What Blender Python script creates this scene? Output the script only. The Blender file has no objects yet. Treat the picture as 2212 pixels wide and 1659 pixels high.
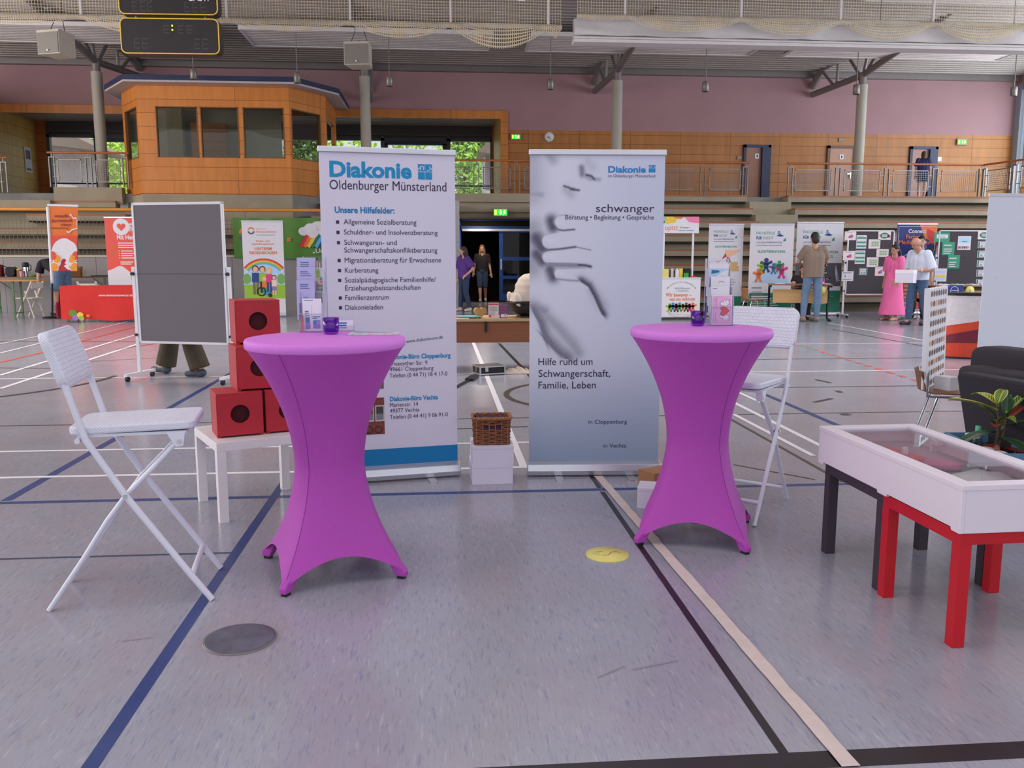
import bpy, bmesh, math, random
from mathutils import Vector, Matrix, Euler
random.seed(7)
S = bpy.context.scene
PI = math.pi

# ------------------------------------------------------------------ camera, exposure, light
F_PX = 1880.0; PITCH = math.atan((829.5-552)/F_PX); CAM_H = 1.455; YAW = math.radians(4.8)
cam_d = bpy.data.cameras.new('camera'); cam = bpy.data.objects.new('camera', cam_d)
S.collection.objects.link(cam); S.camera = cam
cam_d.sensor_fit = 'HORIZONTAL'; cam_d.sensor_width = 36; cam_d.lens = 36*F_PX/2212
cam_d.clip_start = .05; cam_d.clip_end = 300
cam.location = (0, 0, CAM_H); cam.rotation_euler = (PI/2-PITCH, 0, -YAW)
S.view_settings.view_transform = 'Standard'; S.view_settings.look = 'None'
S.view_settings.gamma = 1; S.view_settings.use_curve_mapping = False
S.view_settings.exposure = 0.0

world = bpy.data.worlds.new('sky'); S.world = world; world.use_nodes = True
wn = world.node_tree.nodes; wl = world.node_tree.links
wbg = wn['Background']; wbg.inputs['Strength'].default_value = 1.5
wtc = wn.new('ShaderNodeTexCoord'); wsep = wn.new('ShaderNodeSeparateXYZ'); wramp = wn.new('ShaderNodeValToRGB')
wl.new(wtc.outputs['Generated'], wsep.inputs[0]); wl.new(wsep.outputs['Z'], wramp.inputs[0])
wramp.color_ramp.elements[0].position = .0; wramp.color_ramp.elements[0].color = (.62, .62, .66, 1)
wramp.color_ramp.elements[1].position = .5; wramp.color_ramp.elements[1].color = (.85, .9, 1, 1)
wl.new(wramp.outputs[0], wbg.inputs['Color'])

def area(name, loc, target, sx, sy, power, col=(1, 1, 1), spread=PI):
    d = bpy.data.lights.new(name, 'AREA'); d.shape = 'RECTANGLE'; d.size = sx; d.size_y = sy
    d.energy = power; d.color = col; d.spread = spread
    o = bpy.data.objects.new(name, d); S.collection.objects.link(o); o.location = loc
    o.rotation_euler = (Vector(target)-Vector(loc)).to_track_quat('-Z', 'Y').to_euler()
    return o
# added fill below the roof, and daylight through the tall windows at both ends
area('roof_fill_front', (-2, 1.5, 8.4), (-2, 1.5, 0), 14, 5, 230, (1, .94, .97), 2.1)
area('roof_fill_back', (0, 13.5, 7.7), (0, 13.6, 0), 26, 5, 1050, (1, .97, .95), 2.1)
area('window_light_right', (19.4, 16, 5.1), (0, 17, 5.0), 25, 3.6, 2200, (.84, .91, 1))
area('window_light_left', (-16.5, 12, 5.2), (0, 14, 5.0), 22, 4, 1700, (1, .95, .92))
sun_d = bpy.data.lights.new('sun', 'SUN'); sun_d.energy = 4.5; sun_d.angle = .01; sun_d.color = (1, .96, .88)      # stands behind the hall, lights only the trees outside
sun = bpy.data.objects.new('sun', sun_d); S.collection.objects.link(sun); sun.location = (0, -30, 40); sun.rotation_euler = (math.radians(30), 0, 0)
area('portal_fill', (1.3, 26.6, 2.5), (1.3, 26.8, 0), .5, .5, 26, (1, .86, .68))  # fill light added in the portal to brighten the woman there

# ------------------------------------------------------------------ pixels of the photograph -> points of the hall
cp, sp = math.cos(PITCH), math.sin(PITCH); ca, sa = math.cos(YAW), math.sin(YAW)
CAMP = Vector((0, 0, CAM_H))
def ray(px, py):
    u = (px-1106)/F_PX; v = -(py-829.5)/F_PX; f = cp+v*sp
    return Vector((u*ca+f*sa, -u*sa+f*ca, -sp+v*cp))
def G(px, py, z=0.0):
    r = ray(px, py); return CAMP+r*((z-CAM_H)/r.z)
def PY(px, py, y):
    r = ray(px, py); return CAMP+r*(y/r.y)
def PX(px, py, x):
    r = ray(px, py); return CAMP+r*(x/r.x)
def UZ(px, py, P, ang):     # on the vertical plane through P: metres along it, height
    r = ray(px, py); n = Vector((-math.sin(ang), math.cos(ang)))
    t = n.dot(Vector(P[:2]))/n.dot(r.xy); q = CAMP+r*t
    return (q.xy-Vector(P[:2])).dot(Vector((math.cos(ang), math.sin(ang)))), q.z

# ------------------------------------------------------------------ materials
def lin(c):
    c = c/255.0
    return c/12.92 if c <= .04045 else ((c+.055)/1.055)**2.4
def L3(rgb): return (lin(rgb[0]), lin(rgb[1]), lin(rgb[2]), 1)
MATS = {}
def M(name, rgb, rough=.55, var=.07, scale=18, metal=0, bump=0, bscale=60, spec=.4, trans=0, emit=0, alpha=1, stretch=(1, 1, 1), coat=0):
    if name in MATS: return MATS[name]
    m = bpy.data.materials.new(name); m.use_nodes = True; nt = m.node_tree; N = nt.nodes; K = nt.links
    b = N['Principled BSDF']; b.inputs['Roughness'].default_value = rough; b.inputs['Metallic'].default_value = metal
    b.inputs['Specular IOR Level'].default_value = spec; b.inputs['Transmission Weight'].default_value = trans
    b.inputs['Alpha'].default_value = alpha; b.inputs['Coat Weight'].default_value = coat
    c = L3(rgb)
    tc = N.new('ShaderNodeTexCoord'); mp = N.new('ShaderNodeMapping'); mp.inputs['Scale'].default_value = stretch
    K.new(tc.outputs['Object'], mp.inputs[0])
    nz = N.new('ShaderNodeTexNoise'); nz.inputs['Scale'].default_value = scale; nz.inputs['Detail'].default_value = 4
    K.new(mp.outputs[0], nz.inputs['Vector'])
    rp = N.new('ShaderNodeValToRGB')
    rp.color_ramp.elements[0].position = .3; rp.color_ramp.elements[1].position = .7
    rp.color_ramp.elements[0].color = tuple(max(0, x*(1-var)) for x in c[:3])+(1,)
    rp.color_ramp.elements[1].color = tuple(min(1, x*(1+var)) for x in c[:3])+(1,)
    K.new(nz.outputs['Fac'], rp.inputs[0]); K.new(rp.outputs[0], b.inputs['Base Color'])
    if emit:
        b.inputs['Emission Color'].default_value = c; b.inputs['Emission Strength'].default_value = emit
    if bump:
        n2 = N.new('ShaderNodeTexNoise'); n2.inputs['Scale'].default_value = bscale; n2.inputs['Detail'].default_value = 3
        bp = N.new('ShaderNodeBump'); bp.inputs['Strength'].default_value = bump; bp.inputs['Distance'].default_value = .01
        K.new(mp.outputs[0], n2.inputs['Vector']); K.new(n2.outputs['Fac'], bp.inputs['Height']); K.new(bp.outputs[0], b.inputs['Normal'])
    MATS[name] = m
    return m
def nodes(m): return m.node_tree.nodes, m.node_tree.links, m.node_tree.nodes['Principled BSDF']

# ------------------------------------------------------------------ mesh builder
class MB:
    def __init__(s, mat=None):
        s.v = []; s.f = []; s.fm = []; s.fs = []; s.mats = []; s.cur = 0; s.X = Matrix(); s.sm = False
        if mat: s.mat(mat)
    def mat(s, m):
        if m not in s.mats: s.mats.append(m)
        s.cur = s.mats.index(m); return s
    def at(s, X=None): s.X = X or Matrix(); return s
    def add(s, vs, fs, smooth=None):
        n = len(s.v); s.v += [s.X @ Vector(p) for p in vs]
        for f in fs:
            s.f.append([i+n for i in f]); s.fm.append(s.cur); s.fs.append(s.sm if smooth is None else smooth)
        return s
    def box(s, x0, x1, y0, y1, z0, z1):
        return s.add([(x, y, z) for x in (x0, x1) for y in (y0, y1) for z in (z0, z1)],
                     [(0, 1, 3, 2), (4, 6, 7, 5), (0, 4, 5, 1), (2, 3, 7, 6), (0, 2, 6, 4), (1, 5, 7, 3)], False)
    def bar(s, p, q, w, h, up=(0, 0, 1)):
        p, q = Vector(p), Vector(q); d = (q-p).normalized(); up = Vector(up)
        a = d.cross(up)
        if a.length < 1e-4: a = d.cross(Vector((0, 1, 0)))
        a.normalize(); b = a.cross(d).normalized(); a = a*w/2; b = b*h/2
        return s.add([p-a-b, p+a-b, p+a+b, p-a+b, q-a-b, q+a-b, q+a+b, q-a+b],
                     [(0, 1, 2, 3), (7, 6, 5, 4), (0, 4, 5, 1), (1, 5, 6, 2), (2, 6, 7, 3), (3, 7, 4, 0)], False)
    def tube(s, pts, r, n=10, closed=False, cap=True, flat=1.0):
        pts = [Vector(p) for p in pts]; k = len(pts); rs = r if isinstance(r, (list, tuple)) else [r]*k
        vs = []; a = None
        for i in range(k):
            t = (pts[(i+1) % k]-pts[i-1]) if closed else (pts[min(i+1, k-1)]-pts[max(i-1, 0)])
            t.normalize()
            if a is None: a = t.orthogonal().normalized() if abs(t.z) > .9 else t.cross(Vector((0, 0, 1))).normalized()
            a = (a-t*a.dot(t))
            if a.length < 1e-5: a = t.orthogonal()
            a.normalize(); b = t.cross(a)
            for j in range(n):
                w = 2*PI*j/n; vs.append(pts[i]+a*math.cos(w)*rs[i]+b*math.sin(w)*rs[i]*flat)
        fs = []
        for i in range(k if closed else k-1):
            for j in range(n):
                i2 = (i+1) % k; fs.append((i*n+j, i*n+(j+1) % n, i2*n+(j+1) % n, i2*n+j))
        s.add(vs, fs, True)
        if cap and not closed:
            s.add(vs[:n], [tuple(range(n-1, -1, -1))], False); s.add(vs[-n:], [tuple(range(n))], False)
        return s
    def cyl(s, p, q, r, r2=None, n=16): return s.tube([p, q], [r, r if r2 is None else r2], n)
    def lathe(s, prof, n=24, c=(0, 0, 0), smooth=True):
        vs = []; c = Vector(c); k = len(prof)
        for r, z in prof:
            for j in range(n): w = 2*PI*j/n; vs.append(c+Vector((r*math.cos(w), r*math.sin(w), z)))
        fs = [(i*n+j, i*n+(j+1) % n, (i+1)*n+(j+1) % n, (i+1)*n+j) for i in range(k-1) for j in range(n)]
        s.add(vs, fs, smooth)
        if prof[0][0] > 1e-4: s.add(vs[:n], [tuple(range(n-1, -1, -1))], False)
        if prof[-1][0] > 1e-4: s.add(vs[-n:], [tuple(range(n))], False)
        return s
    def grid(s, fn, nu, nv, smooth=True, cu=False):
        vs = [fn(i/nu, j/nv) for j in range(nv+1) for i in range(nu+1)]
        w = nu+1
        return s.add(vs, [(j*w+i, j*w+i+1, (j+1)*w+i+1, (j+1)*w+i) for j in range(nv) for i in range(nu)], smooth)
    def prism(s, pts, fn, d0, d1):       # outline in two coordinates, pushed from depth d0 to d1; fn(u, v, d) -> point
        n = len(pts)
        a = [fn(u, v, d0) for u, v in pts]; b = [fn(u, v, d1) for u, v in pts]
        return s.add(a+b, [tuple(range(n-1, -1, -1)), tuple(range(n, 2*n))]+[(i, (i+1) % n, n+(i+1) % n, n+i) for i in range(n)], False)
    def ball(s, c, r, n=12, R=None):
        if not isinstance(r, (list, tuple)): r = (r, r, r)
        c = Vector(c); vs = []; k = max(5, n*2//3)
        for i in range(1, k):
            t = PI*i/k
            for j in range(n):
                w = 2*PI*j/n; q = Vector((r[0]*math.sin(t)*math.cos(w), r[1]*math.sin(t)*math.sin(w), r[2]*math.cos(t)))
                vs.append(c+(R @ q if R else q))
        fs = [(i*n+j, (i+1)*n+j, (i+1)*n+(j+1) % n, i*n+(j+1) % n) for i in range(k-2) for j in range(n)]
        t = Vector((0, 0, r[2])); t = R @ t if R else t
        vs += [c+t, c-t]; m = len(vs)
        fs += [(m-2, j, (j+1) % n) for j in range(n)]+[((k-2)*n+(j+1) % n, (k-2)*n+j, m-1) for j in range(n)]
        return s.add(vs, fs, True)
    def limb(s, p, q, r, r2, n=12):      # a tapered limb with round ends
        return s.ball(p, r, n).ball(q, r2, n).tube([p, q], [r, r2], n)
    def build(s, name, parent=None, mat=None, bevel=0, wn=False):
        me = bpy.data.meshes.new(name); me.from_pydata(s.v, [], s.f); me.validate(); 
        if mat: s.mats = [mat]; s.fm = [0]*len(s.f)
        for m in s.mats: me.materials.append(m)
        if len(me.polygons) == len(s.f):
            me.polygons.foreach_set('material_index', s.fm); me.polygons.foreach_set('use_smooth', s.fs)
        me.update()
        o = bpy.data.objects.new(name, me); S.collection.objects.link(o)
        if parent: o.parent = parent
        if bevel:
            md = o.modifiers.new('edge', 'BEVEL'); md.width = bevel; md.segments = 2; md.limit_method = 'ANGLE'; md.angle_limit = .7
        return o
def rot(o, rz): o.rotation_euler.z = rz; return o
def tag(o, label, cat, group=None, kind=None):
    o['label'] = label; o['category'] = cat
    if group: o['group'] = group
    if kind: o['kind'] = kind
    return o
def thing(name, label, cat, loc=(0, 0, 0), rz=0, group=None):
    o = bpy.data.objects.new(name, None); o.empty_display_size = .1; S.collection.objects.link(o)
    o.location = loc; o.rotation_euler = (0, 0, rz)
    return tag(o, label, cat, group)
def struct(o, label=None):
    o['kind'] = 'structure'
    if label: o['label'] = label
    return o
def dup(root, loc, rz=None, label=None, group=None):
    r = root.copy(); S.collection.objects.link(r); r.location = loc
    if rz is not None: r.rotation_euler = (0, 0, rz)
    if label: r['label'] = label
    if group: r['group'] = group
    for ch in root.children:
        c = ch.copy(); S.collection.objects.link(c); c.parent = r
        for g in ch.children:
            d = g.copy(); S.collection.objects.link(d); d.parent = c
    return r
def rr(u0, u1, v0, v1, r, n=5):          # rounded rectangle outline
    pts = []
    for cx, cy, a in ((u1-r, v1-r, 0), (u0+r, v1-r, 90), (u0+r, v0+r, 180), (u1-r, v0+r, 270)):
        for i in range(n+1): w = math.radians(a+90*i/n); pts.append((cx+r*math.cos(w), cy+r*math.sin(w)))
    return pts

# ------------------------------------------------------------------ lettering and flat print
_txt = {}
def glyphs(s, bold=0, shear=0):
    k = (s, bold, shear)
    if k not in _txt:
        cu = bpy.data.curves.new('t', 'FONT'); cu.body = s; cu.size = 1; cu.resolution_u = 3; cu.offset = bold; cu.shear = shear; cu.fill_mode = 'FRONT'
        o = bpy.data.objects.new('t', cu); S.collection.objects.link(o)
        bpy.context.view_layer.update()
        me = bpy.data.meshes.new_from_object(o.evaluated_get(bpy.context.evaluated_depsgraph_get()))
        V = [(v.co.x, v.co.y) for v in me.vertices]; Fc = [tuple(p.vertices) for p in me.polygons]
        bpy.data.objects.remove(o); bpy.data.curves.remove(cu); bpy.data.meshes.remove(me)
        xs = [v[0] for v in V] or [0]
        _txt[k] = (V, Fc, min(xs), max(xs))
    return _txt[k]
class Ink:
    """Prints flat shapes on a sheet: fn(u, v, lift) gives the point, each layer a little above the last."""
    def __init__(s, mb, fn, lift=.0012, k=1): s.mb = mb; s.fn = fn; s.d = lift; s.k = k
    def poly(s, m, pts, k=None):
        s.mb.mat(m); k = s.k if k is None else k
        s.mb.add([s.fn(u, v, k*s.d) for u, v in pts], [tuple(range(len(pts)))], False)
    def rect(s, m, u0, u1, v0, v1, k=None): s.poly(m, [(u0, v0), (u1, v0), (u1, v1), (u0, v1)], k)
    def disc(s, m, u, v, r, r2=None, k=None, a0=0, a1=360, n=28):
        r2 = r if r2 is None else r2
        pts = [(u+r*math.cos(math.radians(a0+(a1-a0)*i/n)), v+r2*math.sin(math.radians(a0+(a1-a0)*i/n))) for i in range(n if a1-a0 >= 360 else n+1)]
        s.poly(m, pts, k)
    def stroke(s, m, pts, w, k=None, closed=False):
        s.mb.mat(m); k = s.k if k is None else k; P = [Vector(p) for p in pts]; n = len(P); L = []; R = []
        for i in range(n):
            t = (P[(i+1) % n]-P[i-1]) if closed else (P[min(i+1, n-1)]-P[max(i-1, 0)])
            if t.length < 1e-9: t = Vector((1, 0))
            t.normalize(); q = Vector((-t.y, t.x))*w/2; L.append(P[i]+q); R.append(P[i]-q)
        A = [s.fn(p.x, p.y, k*s.d) for p in L]+[s.fn(p.x, p.y, k*s.d) for p in R]
        s.mb.add(A, [(n+i, n+(i+1) % n, (i+1) % n, i) for i in range(n if closed else n-1)], False)
    def arc(s, m, u, v, r, w, a0, a1, k=None, n=24):
        s.stroke(m, [(u+r*math.cos(math.radians(a0+(a1-a0)*i/n)), v+r*math.sin(math.radians(a0+(a1-a0)*i/n))) for i in range(n+1)], w, k)
    def text(s, m, t, u, v, h, w=None, al='l', bold=0, k=None, shear=0, tilt=0):
        """h = height of a capital; w squeezes the line to that width."""
        V, Fc, x0, x1 = glyphs(t, bold, shear); sy = h/.70; sx = sy if w is None else w/max(1e-6, x1-x0)
        W = (x1-x0)*sx; off = {'l': 0, 'c': -W/2, 'r': -W}[al]; s.mb.mat(m); k = s.k if k is None else k
        c, q = math.cos(tilt), math.sin(tilt)
        P = []
        for x, y in V:
            a, b = (x-x0)*sx+off, y*sy; P.append(s.fn(u+a*c-b*q, v+a*q+b*c, k*s.d))
        s.mb.add(P, Fc, False)
    def lines(s, m, u0, u1, v, n, gap, h, k=None, rag=.35):   # small print too fine to read
        for i in range(n):
            s.rect(m, u0, u1-(u1-u0)*rag*random.random(), v-i*gap-h, v-i*gap, k)
def heart(u, v, s, n=40, a=0):
    P = []
    for i in range(n):
        t = 2*PI*i/n; x = 16*math.sin(t)**3; y = 13*math.cos(t)-5*math.cos(2*t)-2*math.cos(3*t)-math.cos(4*t)
        x, y = x*s/32, y*s/32; P.append((u+x*math.cos(a)-y*math.sin(a), v+x*math.sin(a)+y*math.cos(a)))
    return P[::-1]
XZ = lambda u, v, d: (u, -d, v)          # an upright sheet that faces -y
UP = lambda u, v, d: (u, v, d)           # a sheet that lies flat

# ================================================================== materials of the hall
def wood_planks(name, rgb, w=1.7, h=.3, rough=.42):
    m = M(name, rgb, rough, .12, 2.2, stretch=(3, 3, .35), spec=.35); N, K, b = nodes(m)
    tc = N.new('ShaderNodeTexCoord'); sx = N.new('ShaderNodeSeparateXYZ'); ad = N.new('ShaderNodeMath'); cx = N.new('ShaderNodeCombineXYZ')
    K.new(tc.outputs['Object'], sx.inputs[0]); K.new(sx.outputs['X'], ad.inputs[0]); K.new(sx.outputs['Y'], ad.inputs[1])
    K.new(ad.outputs[0], cx.inputs['X']); K.new(sx.outputs['Z'], cx.inputs['Y'])
    bk = N.new('ShaderNodeTexBrick'); bk.offset = 0; bk.inputs['Scale'].default_value = 1; bk.inputs['Brick Width'].default_value = w; bk.inputs['Row Height'].default_value = h
    bk.inputs['Mortar Size'].default_value = .007; bk.inputs['Mortar Smooth'].default_value = 0
    bk.inputs['Color1'].default_value = (1, 1, 1, 1); bk.inputs['Color2'].default_value = (.9, .88, .85, 1); bk.inputs['Mortar'].default_value = (.42, .36, .3, 1)
    K.new(cx.outputs[0], bk.inputs['Vector'])
    mx = N.new('ShaderNodeMix'); mx.data_type = 'RGBA'; mx.blend_type = 'MULTIPLY'; mx.inputs['Factor'].default_value = 1
    src = b.inputs['Base Color'].links[0].from_socket
    K.new(src, mx.inputs['A']); K.new(bk.outputs['Color'], mx.inputs['B']); K.new(mx.outputs['Result'], b.inputs['Base Color'])
    return m
def glass(name, tint=(235, 240, 240), refl=.08, rough=.02):
    m = bpy.data.materials.new(name); m.use_nodes = True; N, K = m.node_tree.nodes, m.node_tree.links
    N.remove(N['Principled BSDF']); t = N.new('ShaderNodeBsdfTransparent'); g = N.new('ShaderNodeBsdfGlossy'); x = N.new('ShaderNodeMixShader')
    t.inputs['Color'].default_value = L3(tint); g.inputs['Roughness'].default_value = rough
    lw = N.new('ShaderNodeFresnel'); gm = N.new('ShaderNodeNewGeometry'); mr = N.new('ShaderNodeMapRange')   # the far face of a pane must not reflect like the inside of a block
    mr.inputs['To Min'].default_value = 1.3+refl; mr.inputs['To Max'].default_value = 1/(1.3+refl); K.new(gm.outputs['Backfacing'], mr.inputs[0]); K.new(mr.outputs[0], lw.inputs['IOR'])
    K.new(lw.outputs[0], x.inputs[0]); K.new(t.outputs[0], x.inputs[1]); K.new(g.outputs[0], x.inputs[2])
    K.new(x.outputs[0], N['Material Output'].inputs[0]); return m
pinkw = M('mauve_plaster', (166, 128, 132), .8, .04, 1.2, bump=.1)
wood = wood_planks('veneer_planks', (178, 116, 60))
woodd = wood_planks('veneer_planks_red', (168, 98, 46))
woodb = wood_planks('veneer_booth', (206, 128, 58), 3.3, .36)
woodl = wood_planks('veneer_pale', (206, 162, 92), 2.4, .34)
conc = M('beige_concrete', (158, 146, 124), .8, .08, 2, bump=.15)
concg = M('grey_concrete', (140, 138, 132), .8, .1, 3, bump=.15)
deck = M('ceiling_steel', (160, 150, 144), .5, .05, 3, metal=.2)
colm = M('column_paint', (170, 163, 150), .6, .05, 2)
steel = M('truss_paint', (130, 122, 120), .4, .05, 4, metal=.3)
navy = M('navy_paint', (38, 46, 78), .45, .06, 6)
blue = M('blue_paint', (28, 72, 150), .4, .06, 6)
slot = M('gap_shade_paint', (58, 52, 46), .8, .1, 6)
dark = M('dark_slot', (26, 24, 24), .8, .1, 6)
bench = M('bench_board', (164, 98, 72), .5, .1, 3, stretch=(.3, 3, 3))
orange = M('orange_wood', (214, 144, 62), .45, .1, 4, stretch=(.4, 4, 4))
railm = M('rail_steel', (128, 122, 118), .4, .06, 8, metal=.4)
hand = M('handrail_wood', (176, 104, 60), .4, .1, 5)
white = M('white_paint', (226, 224, 230), .45, .02, 8)
black = M('black_plastic', (26, 25, 28), .45, .08, 10)
chrome = M('chrome', (205, 205, 210), .12, .02, 5, metal=1)
alu = M('brushed_aluminium', (196, 196, 204), .32, .05, 5, metal=.85, stretch=(.3, 8, 8))
panew = glass('window_glass')
doorw = M('door_veneer', (158, 112, 92), .5, .07, 2, stretch=(4, 4, .4))

# ================================================================== floor
flm = M('grey_linoleum', (152, 152, 164), .24, .06, 2.2, spec=.5)
N, K, b = nodes(flm)
tc = N.new('ShaderNodeTexCoord'); prev = b.inputs['Base Color'].links[0].from_socket
for sc, lo, hi, col, fac, rz in (((58, 9, 1), .57, .70, (98, 114, 152), .5, .16), ((64, 8, 1), .57, .72, (192, 188, 196), .4, .05), ((110, 12, 1), .54, .7, (116, 106, 116), .4, .12), ((2.2, .9, 1), .45, .75, (160, 142, 152), .5, .1)):
    mp = N.new('ShaderNodeMapping'); mp.inputs['Scale'].default_value = sc; mp.inputs['Rotation'].default_value = (0, 0, rz); mp.inputs['Location'].default_value = (sc[0], hi*9, 0)
    nz = N.new('ShaderNodeTexNoise'); nz.inputs['Scale'].default_value = 1; nz.inputs['Detail'].default_value = 3; nz.inputs['Roughness'].default_value = .62
    rp = N.new('ShaderNodeValToRGB'); rp.color_ramp.elements[0].position = lo; rp.color_ramp.elements[1].position = hi
    rp.color_ramp.elements[1].color = (fac, fac, fac, 1)
    mx = N.new('ShaderNodeMix'); mx.data_type = 'RGBA'; mx.inputs['B'].default_value = L3(col)
    K.new(tc.outputs['Object'], mp.inputs[0]); K.new(mp.outputs[0], nz.inputs['Vector']); K.new(nz.outputs['Fac'], rp.inputs[0])
    K.new(rp.outputs[0], mx.inputs['Factor']); K.new(prev, mx.inputs['A']); prev = mx.outputs['Result']
K.new(prev, b.inputs['Base Color'])
nz = N.new('ShaderNodeTexNoise'); nz.inputs['Scale'].default_value = 3; rp = N.new('ShaderNodeMapRange'); rp.inputs['To Min'].default_value = .13; rp.inputs['To Max'].default_value = .24
K.new(tc.outputs['Object'], nz.inputs['Vector']); K.new(nz.outputs['Fac'], rp.inputs[0]); K.new(rp.outputs[0], b.inputs['Roughness'])
floor = struct(MB().box(-24, 20, -6, 27.6, -.12, 0).build('floor', None, flm))

LW = M('line_white', (226, 222, 226), .35, .04, 9); LN = M('line_navy', (44, 62, 118), .35, .08, 9); LK = M('line_black', (34, 28, 32), .35, .08, 9)
LR = M('line_red', (214, 92, 76), .35, .05, 9); LG = M('line_olive', (70, 66, 58), .35, .05, 9); LT = M('line_teal', (52, 66, 96), .35, .05, 9)
_lk = [0]
def line(m, p, q, w, px=True, k=None):
    a = G(*p) if px else Vector((p[0], p[1], 0)); c = G(*q) if px else Vector((q[0], q[1], 0))
    d = (c-a).xy.normalized(); n = Vector((-d.y, d.x))*w/2; _lk[0] += 1; z = .0006+.00006*_lk[0]
    mb = MB(m); mb.add([(a.x-n.x, a.y-n.y, z), (c.x-n.x, c.y-n.y, z), (c.x+n.x, c.y+n.y, z), (a.x+n.x, a.y+n.y, z)], [(0, 1, 2, 3)], False)
    return mb.build('court_line', floor)
def arcline(m, c, r, w, a0, a1):
    _lk[0] += 1; mb = MB(); z = .0006+.00006*_lk[0]
    Ink(mb, lambda u, v, d: (u, v, z)).arc(m, c[0], c[1], r, w, a0, a1, 0, 40); return mb.build('court_line', floor)
X_ = lambda m, y, x0, x1, w: line(m, (x0, y), (x1, y), w, False)
Y_ = lambda m, x, y0, y1, w: line(m, (x, y0), (x, y1), w, False)
X_(LN, 5.25, -6, 4.4, .055); X_(LT, 4.24, -6, -1.03, .022); X_(LK, 2.268, -2, 3.4, .085)
Y_(LN, -1.015, 1.2, 5.6, .05); Y_(LN, -2.6, 5.3, 13.5, .062); Y_(LK, 1.0, 2.3, 5.2, .03); Y_(LK, 1.0, 5.29, 5.62, .03)
X_(LW, 6.68, -7, 1.6, .045); X_(LW, 5.87, -7, 1.6, .05); X_(LG, 7.72, -7, 6, .028); X_(LW, 10.75, -9, -1, .045); X_(LW, 10.6, 1.6, 9, .05)
Y_(LW, .575, 5.87, 16, .055); Y_(LW, 2.93, 5.3, 9.3, .05); Y_(LN, 3.43, 5.3, 10.4, .06); Y_(LG, 2.6, 5.3, 8.3, .03); Y_(LW, 3.2, 8.3, 10.6, .045)
X_(LW, 13.95, 2, 12, .05); X_(LG, 9.3, 2.5, 12, .03); X_(LG, 11.9, 2.5, 13, .04)
line(LG, (1585, 1004), (1760, 1036), .02); line(LW, (1585, 895), (1757, 985), .045)
line(LW, (1790, 698), (2130, 760), .05); line(LG, (1800, 712), (2090, 765), .05)
for i in range(13):
    t = i/12.6; a = (5.9-.32*t, 13.82-4.2*t); line(LR, a, (a[0]-.012, a[1]-.17), .06, False)
line(LG, (1762, 820), (1794, 827), .05); line(LG, (1759, 869), (1797, 861), .05); line(LG, (1820, 894), (1833, 897), .09); line(LG, (1806, 846), (1818, 846), .12)
for p, q, m, w in (((0, 763), (340, 679), LW, .05), ((0, 743), (120, 719), LW, .05), ((0, 840), (305, 741), LW, .06), ((0, 811), (305, 720), LW, .06), ((0, 783), (120, 755), LR, .06), ((170, 739), (197, 731), LR, .06), ((206, 729), (305, 703), LR, .06),
                   ((0, 738), (340, 738), LG, .04), ((250, 755), (360, 739), LG, .03), ((180, 782), (360, 772), LG, .02), ((0, 795), (112, 796), LG, .03), ((150, 691), (300, 680), LW, .04)): line(m, p, q, w)
arcline(LG, (-6.2, 10.9), 2.25, .06, -90, 0)
line(LK, (1078, 742), (1200, 870), .045)
arcline(LG, (1.75, 9.0), 1.05, .06, 100, 260); arcline(LG, (1.55, 9.15), .55, .06, 110, 250)
line(LG, (985, 927), (1140, 922), .02); line(LW, (985, 809), (1145, 805), .035)
for p in ((262, 1386, 330, 1378), (1366, 1448, 1465, 1428), (1290, 1465, 1350, 1440)): line(M('scuff', (138, 134, 146), .4), p[:2], p[2:], .004)

# masking tape on the floor, a little ragged
tape = MB(M('masking_tape', (206, 190, 184), .6, .06, 14)); P = []
random.seed(3); a, c = G(1292, 1030), G(1838, 1659)
for i in range(45):
    t = i/44; x = a.x+(c.x-a.x)*t; y = a.y+(c.y-a.y)*t
    P.append((x-.026+random.uniform(-.002, .002), y, .006)); P.append((x+.03+random.uniform(-.006, .004)*(1 if i % 7 == 3 else .4), y, .006))
tape.add(P, [(2*i, 2*i+1, 2*i+3, 2*i+2) for i in range(44)], False)
tag(tape.build('adhesive_tape'), 'long strip of cream masking tape stuck along the floor beside the black line', 'tape')
p = G(518, 1382)
mb = MB(M('grey_lid', (84, 84, 100), .35, .25, 14)); mb.lathe([(.13, 0), (.132, .0065), (.125, .0075), (0, .0075)], 48)
mb2 = MB(M('lid_rim', (120, 108, 108), .35)); mb2.lathe([(.137, 0), (.137, .006), (.131, .0062)], 48)
o = mb.build('floor_socket_lid'); o.location = p; tag(o, 'dark grey round lid set into the floor in the left foreground', 'floor lid'); mb2.build('rim', o)
p = G(1312, 1199)
o = MB(M('yellow_card', (222, 212, 120), .6, .03)).lathe([(.105, 0), (.105, .0065), (0, .0066)], 40).build('number_disc'); o.location = p
tag(o, 'pale yellow paper disc with a handwritten 23 lying on the floor', 'paper disc')
mb = MB(); ik = Ink(mb, lambda u, v, d: (u, v, .0075)); pen = M('pen_ink', (70, 70, 70), .6)
ik.stroke(pen, [(.065, .01), (.05, .028), (.02, .02), (.01, -.005), (.0, -.02), (-.03, -.02)], .003)
ik.stroke(pen, [(-.04, -.02), (-.07, .01), (-.035, .012), (-.06, .03), (-.02, .032)], .003); mb.build('handwriting', o)

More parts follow.
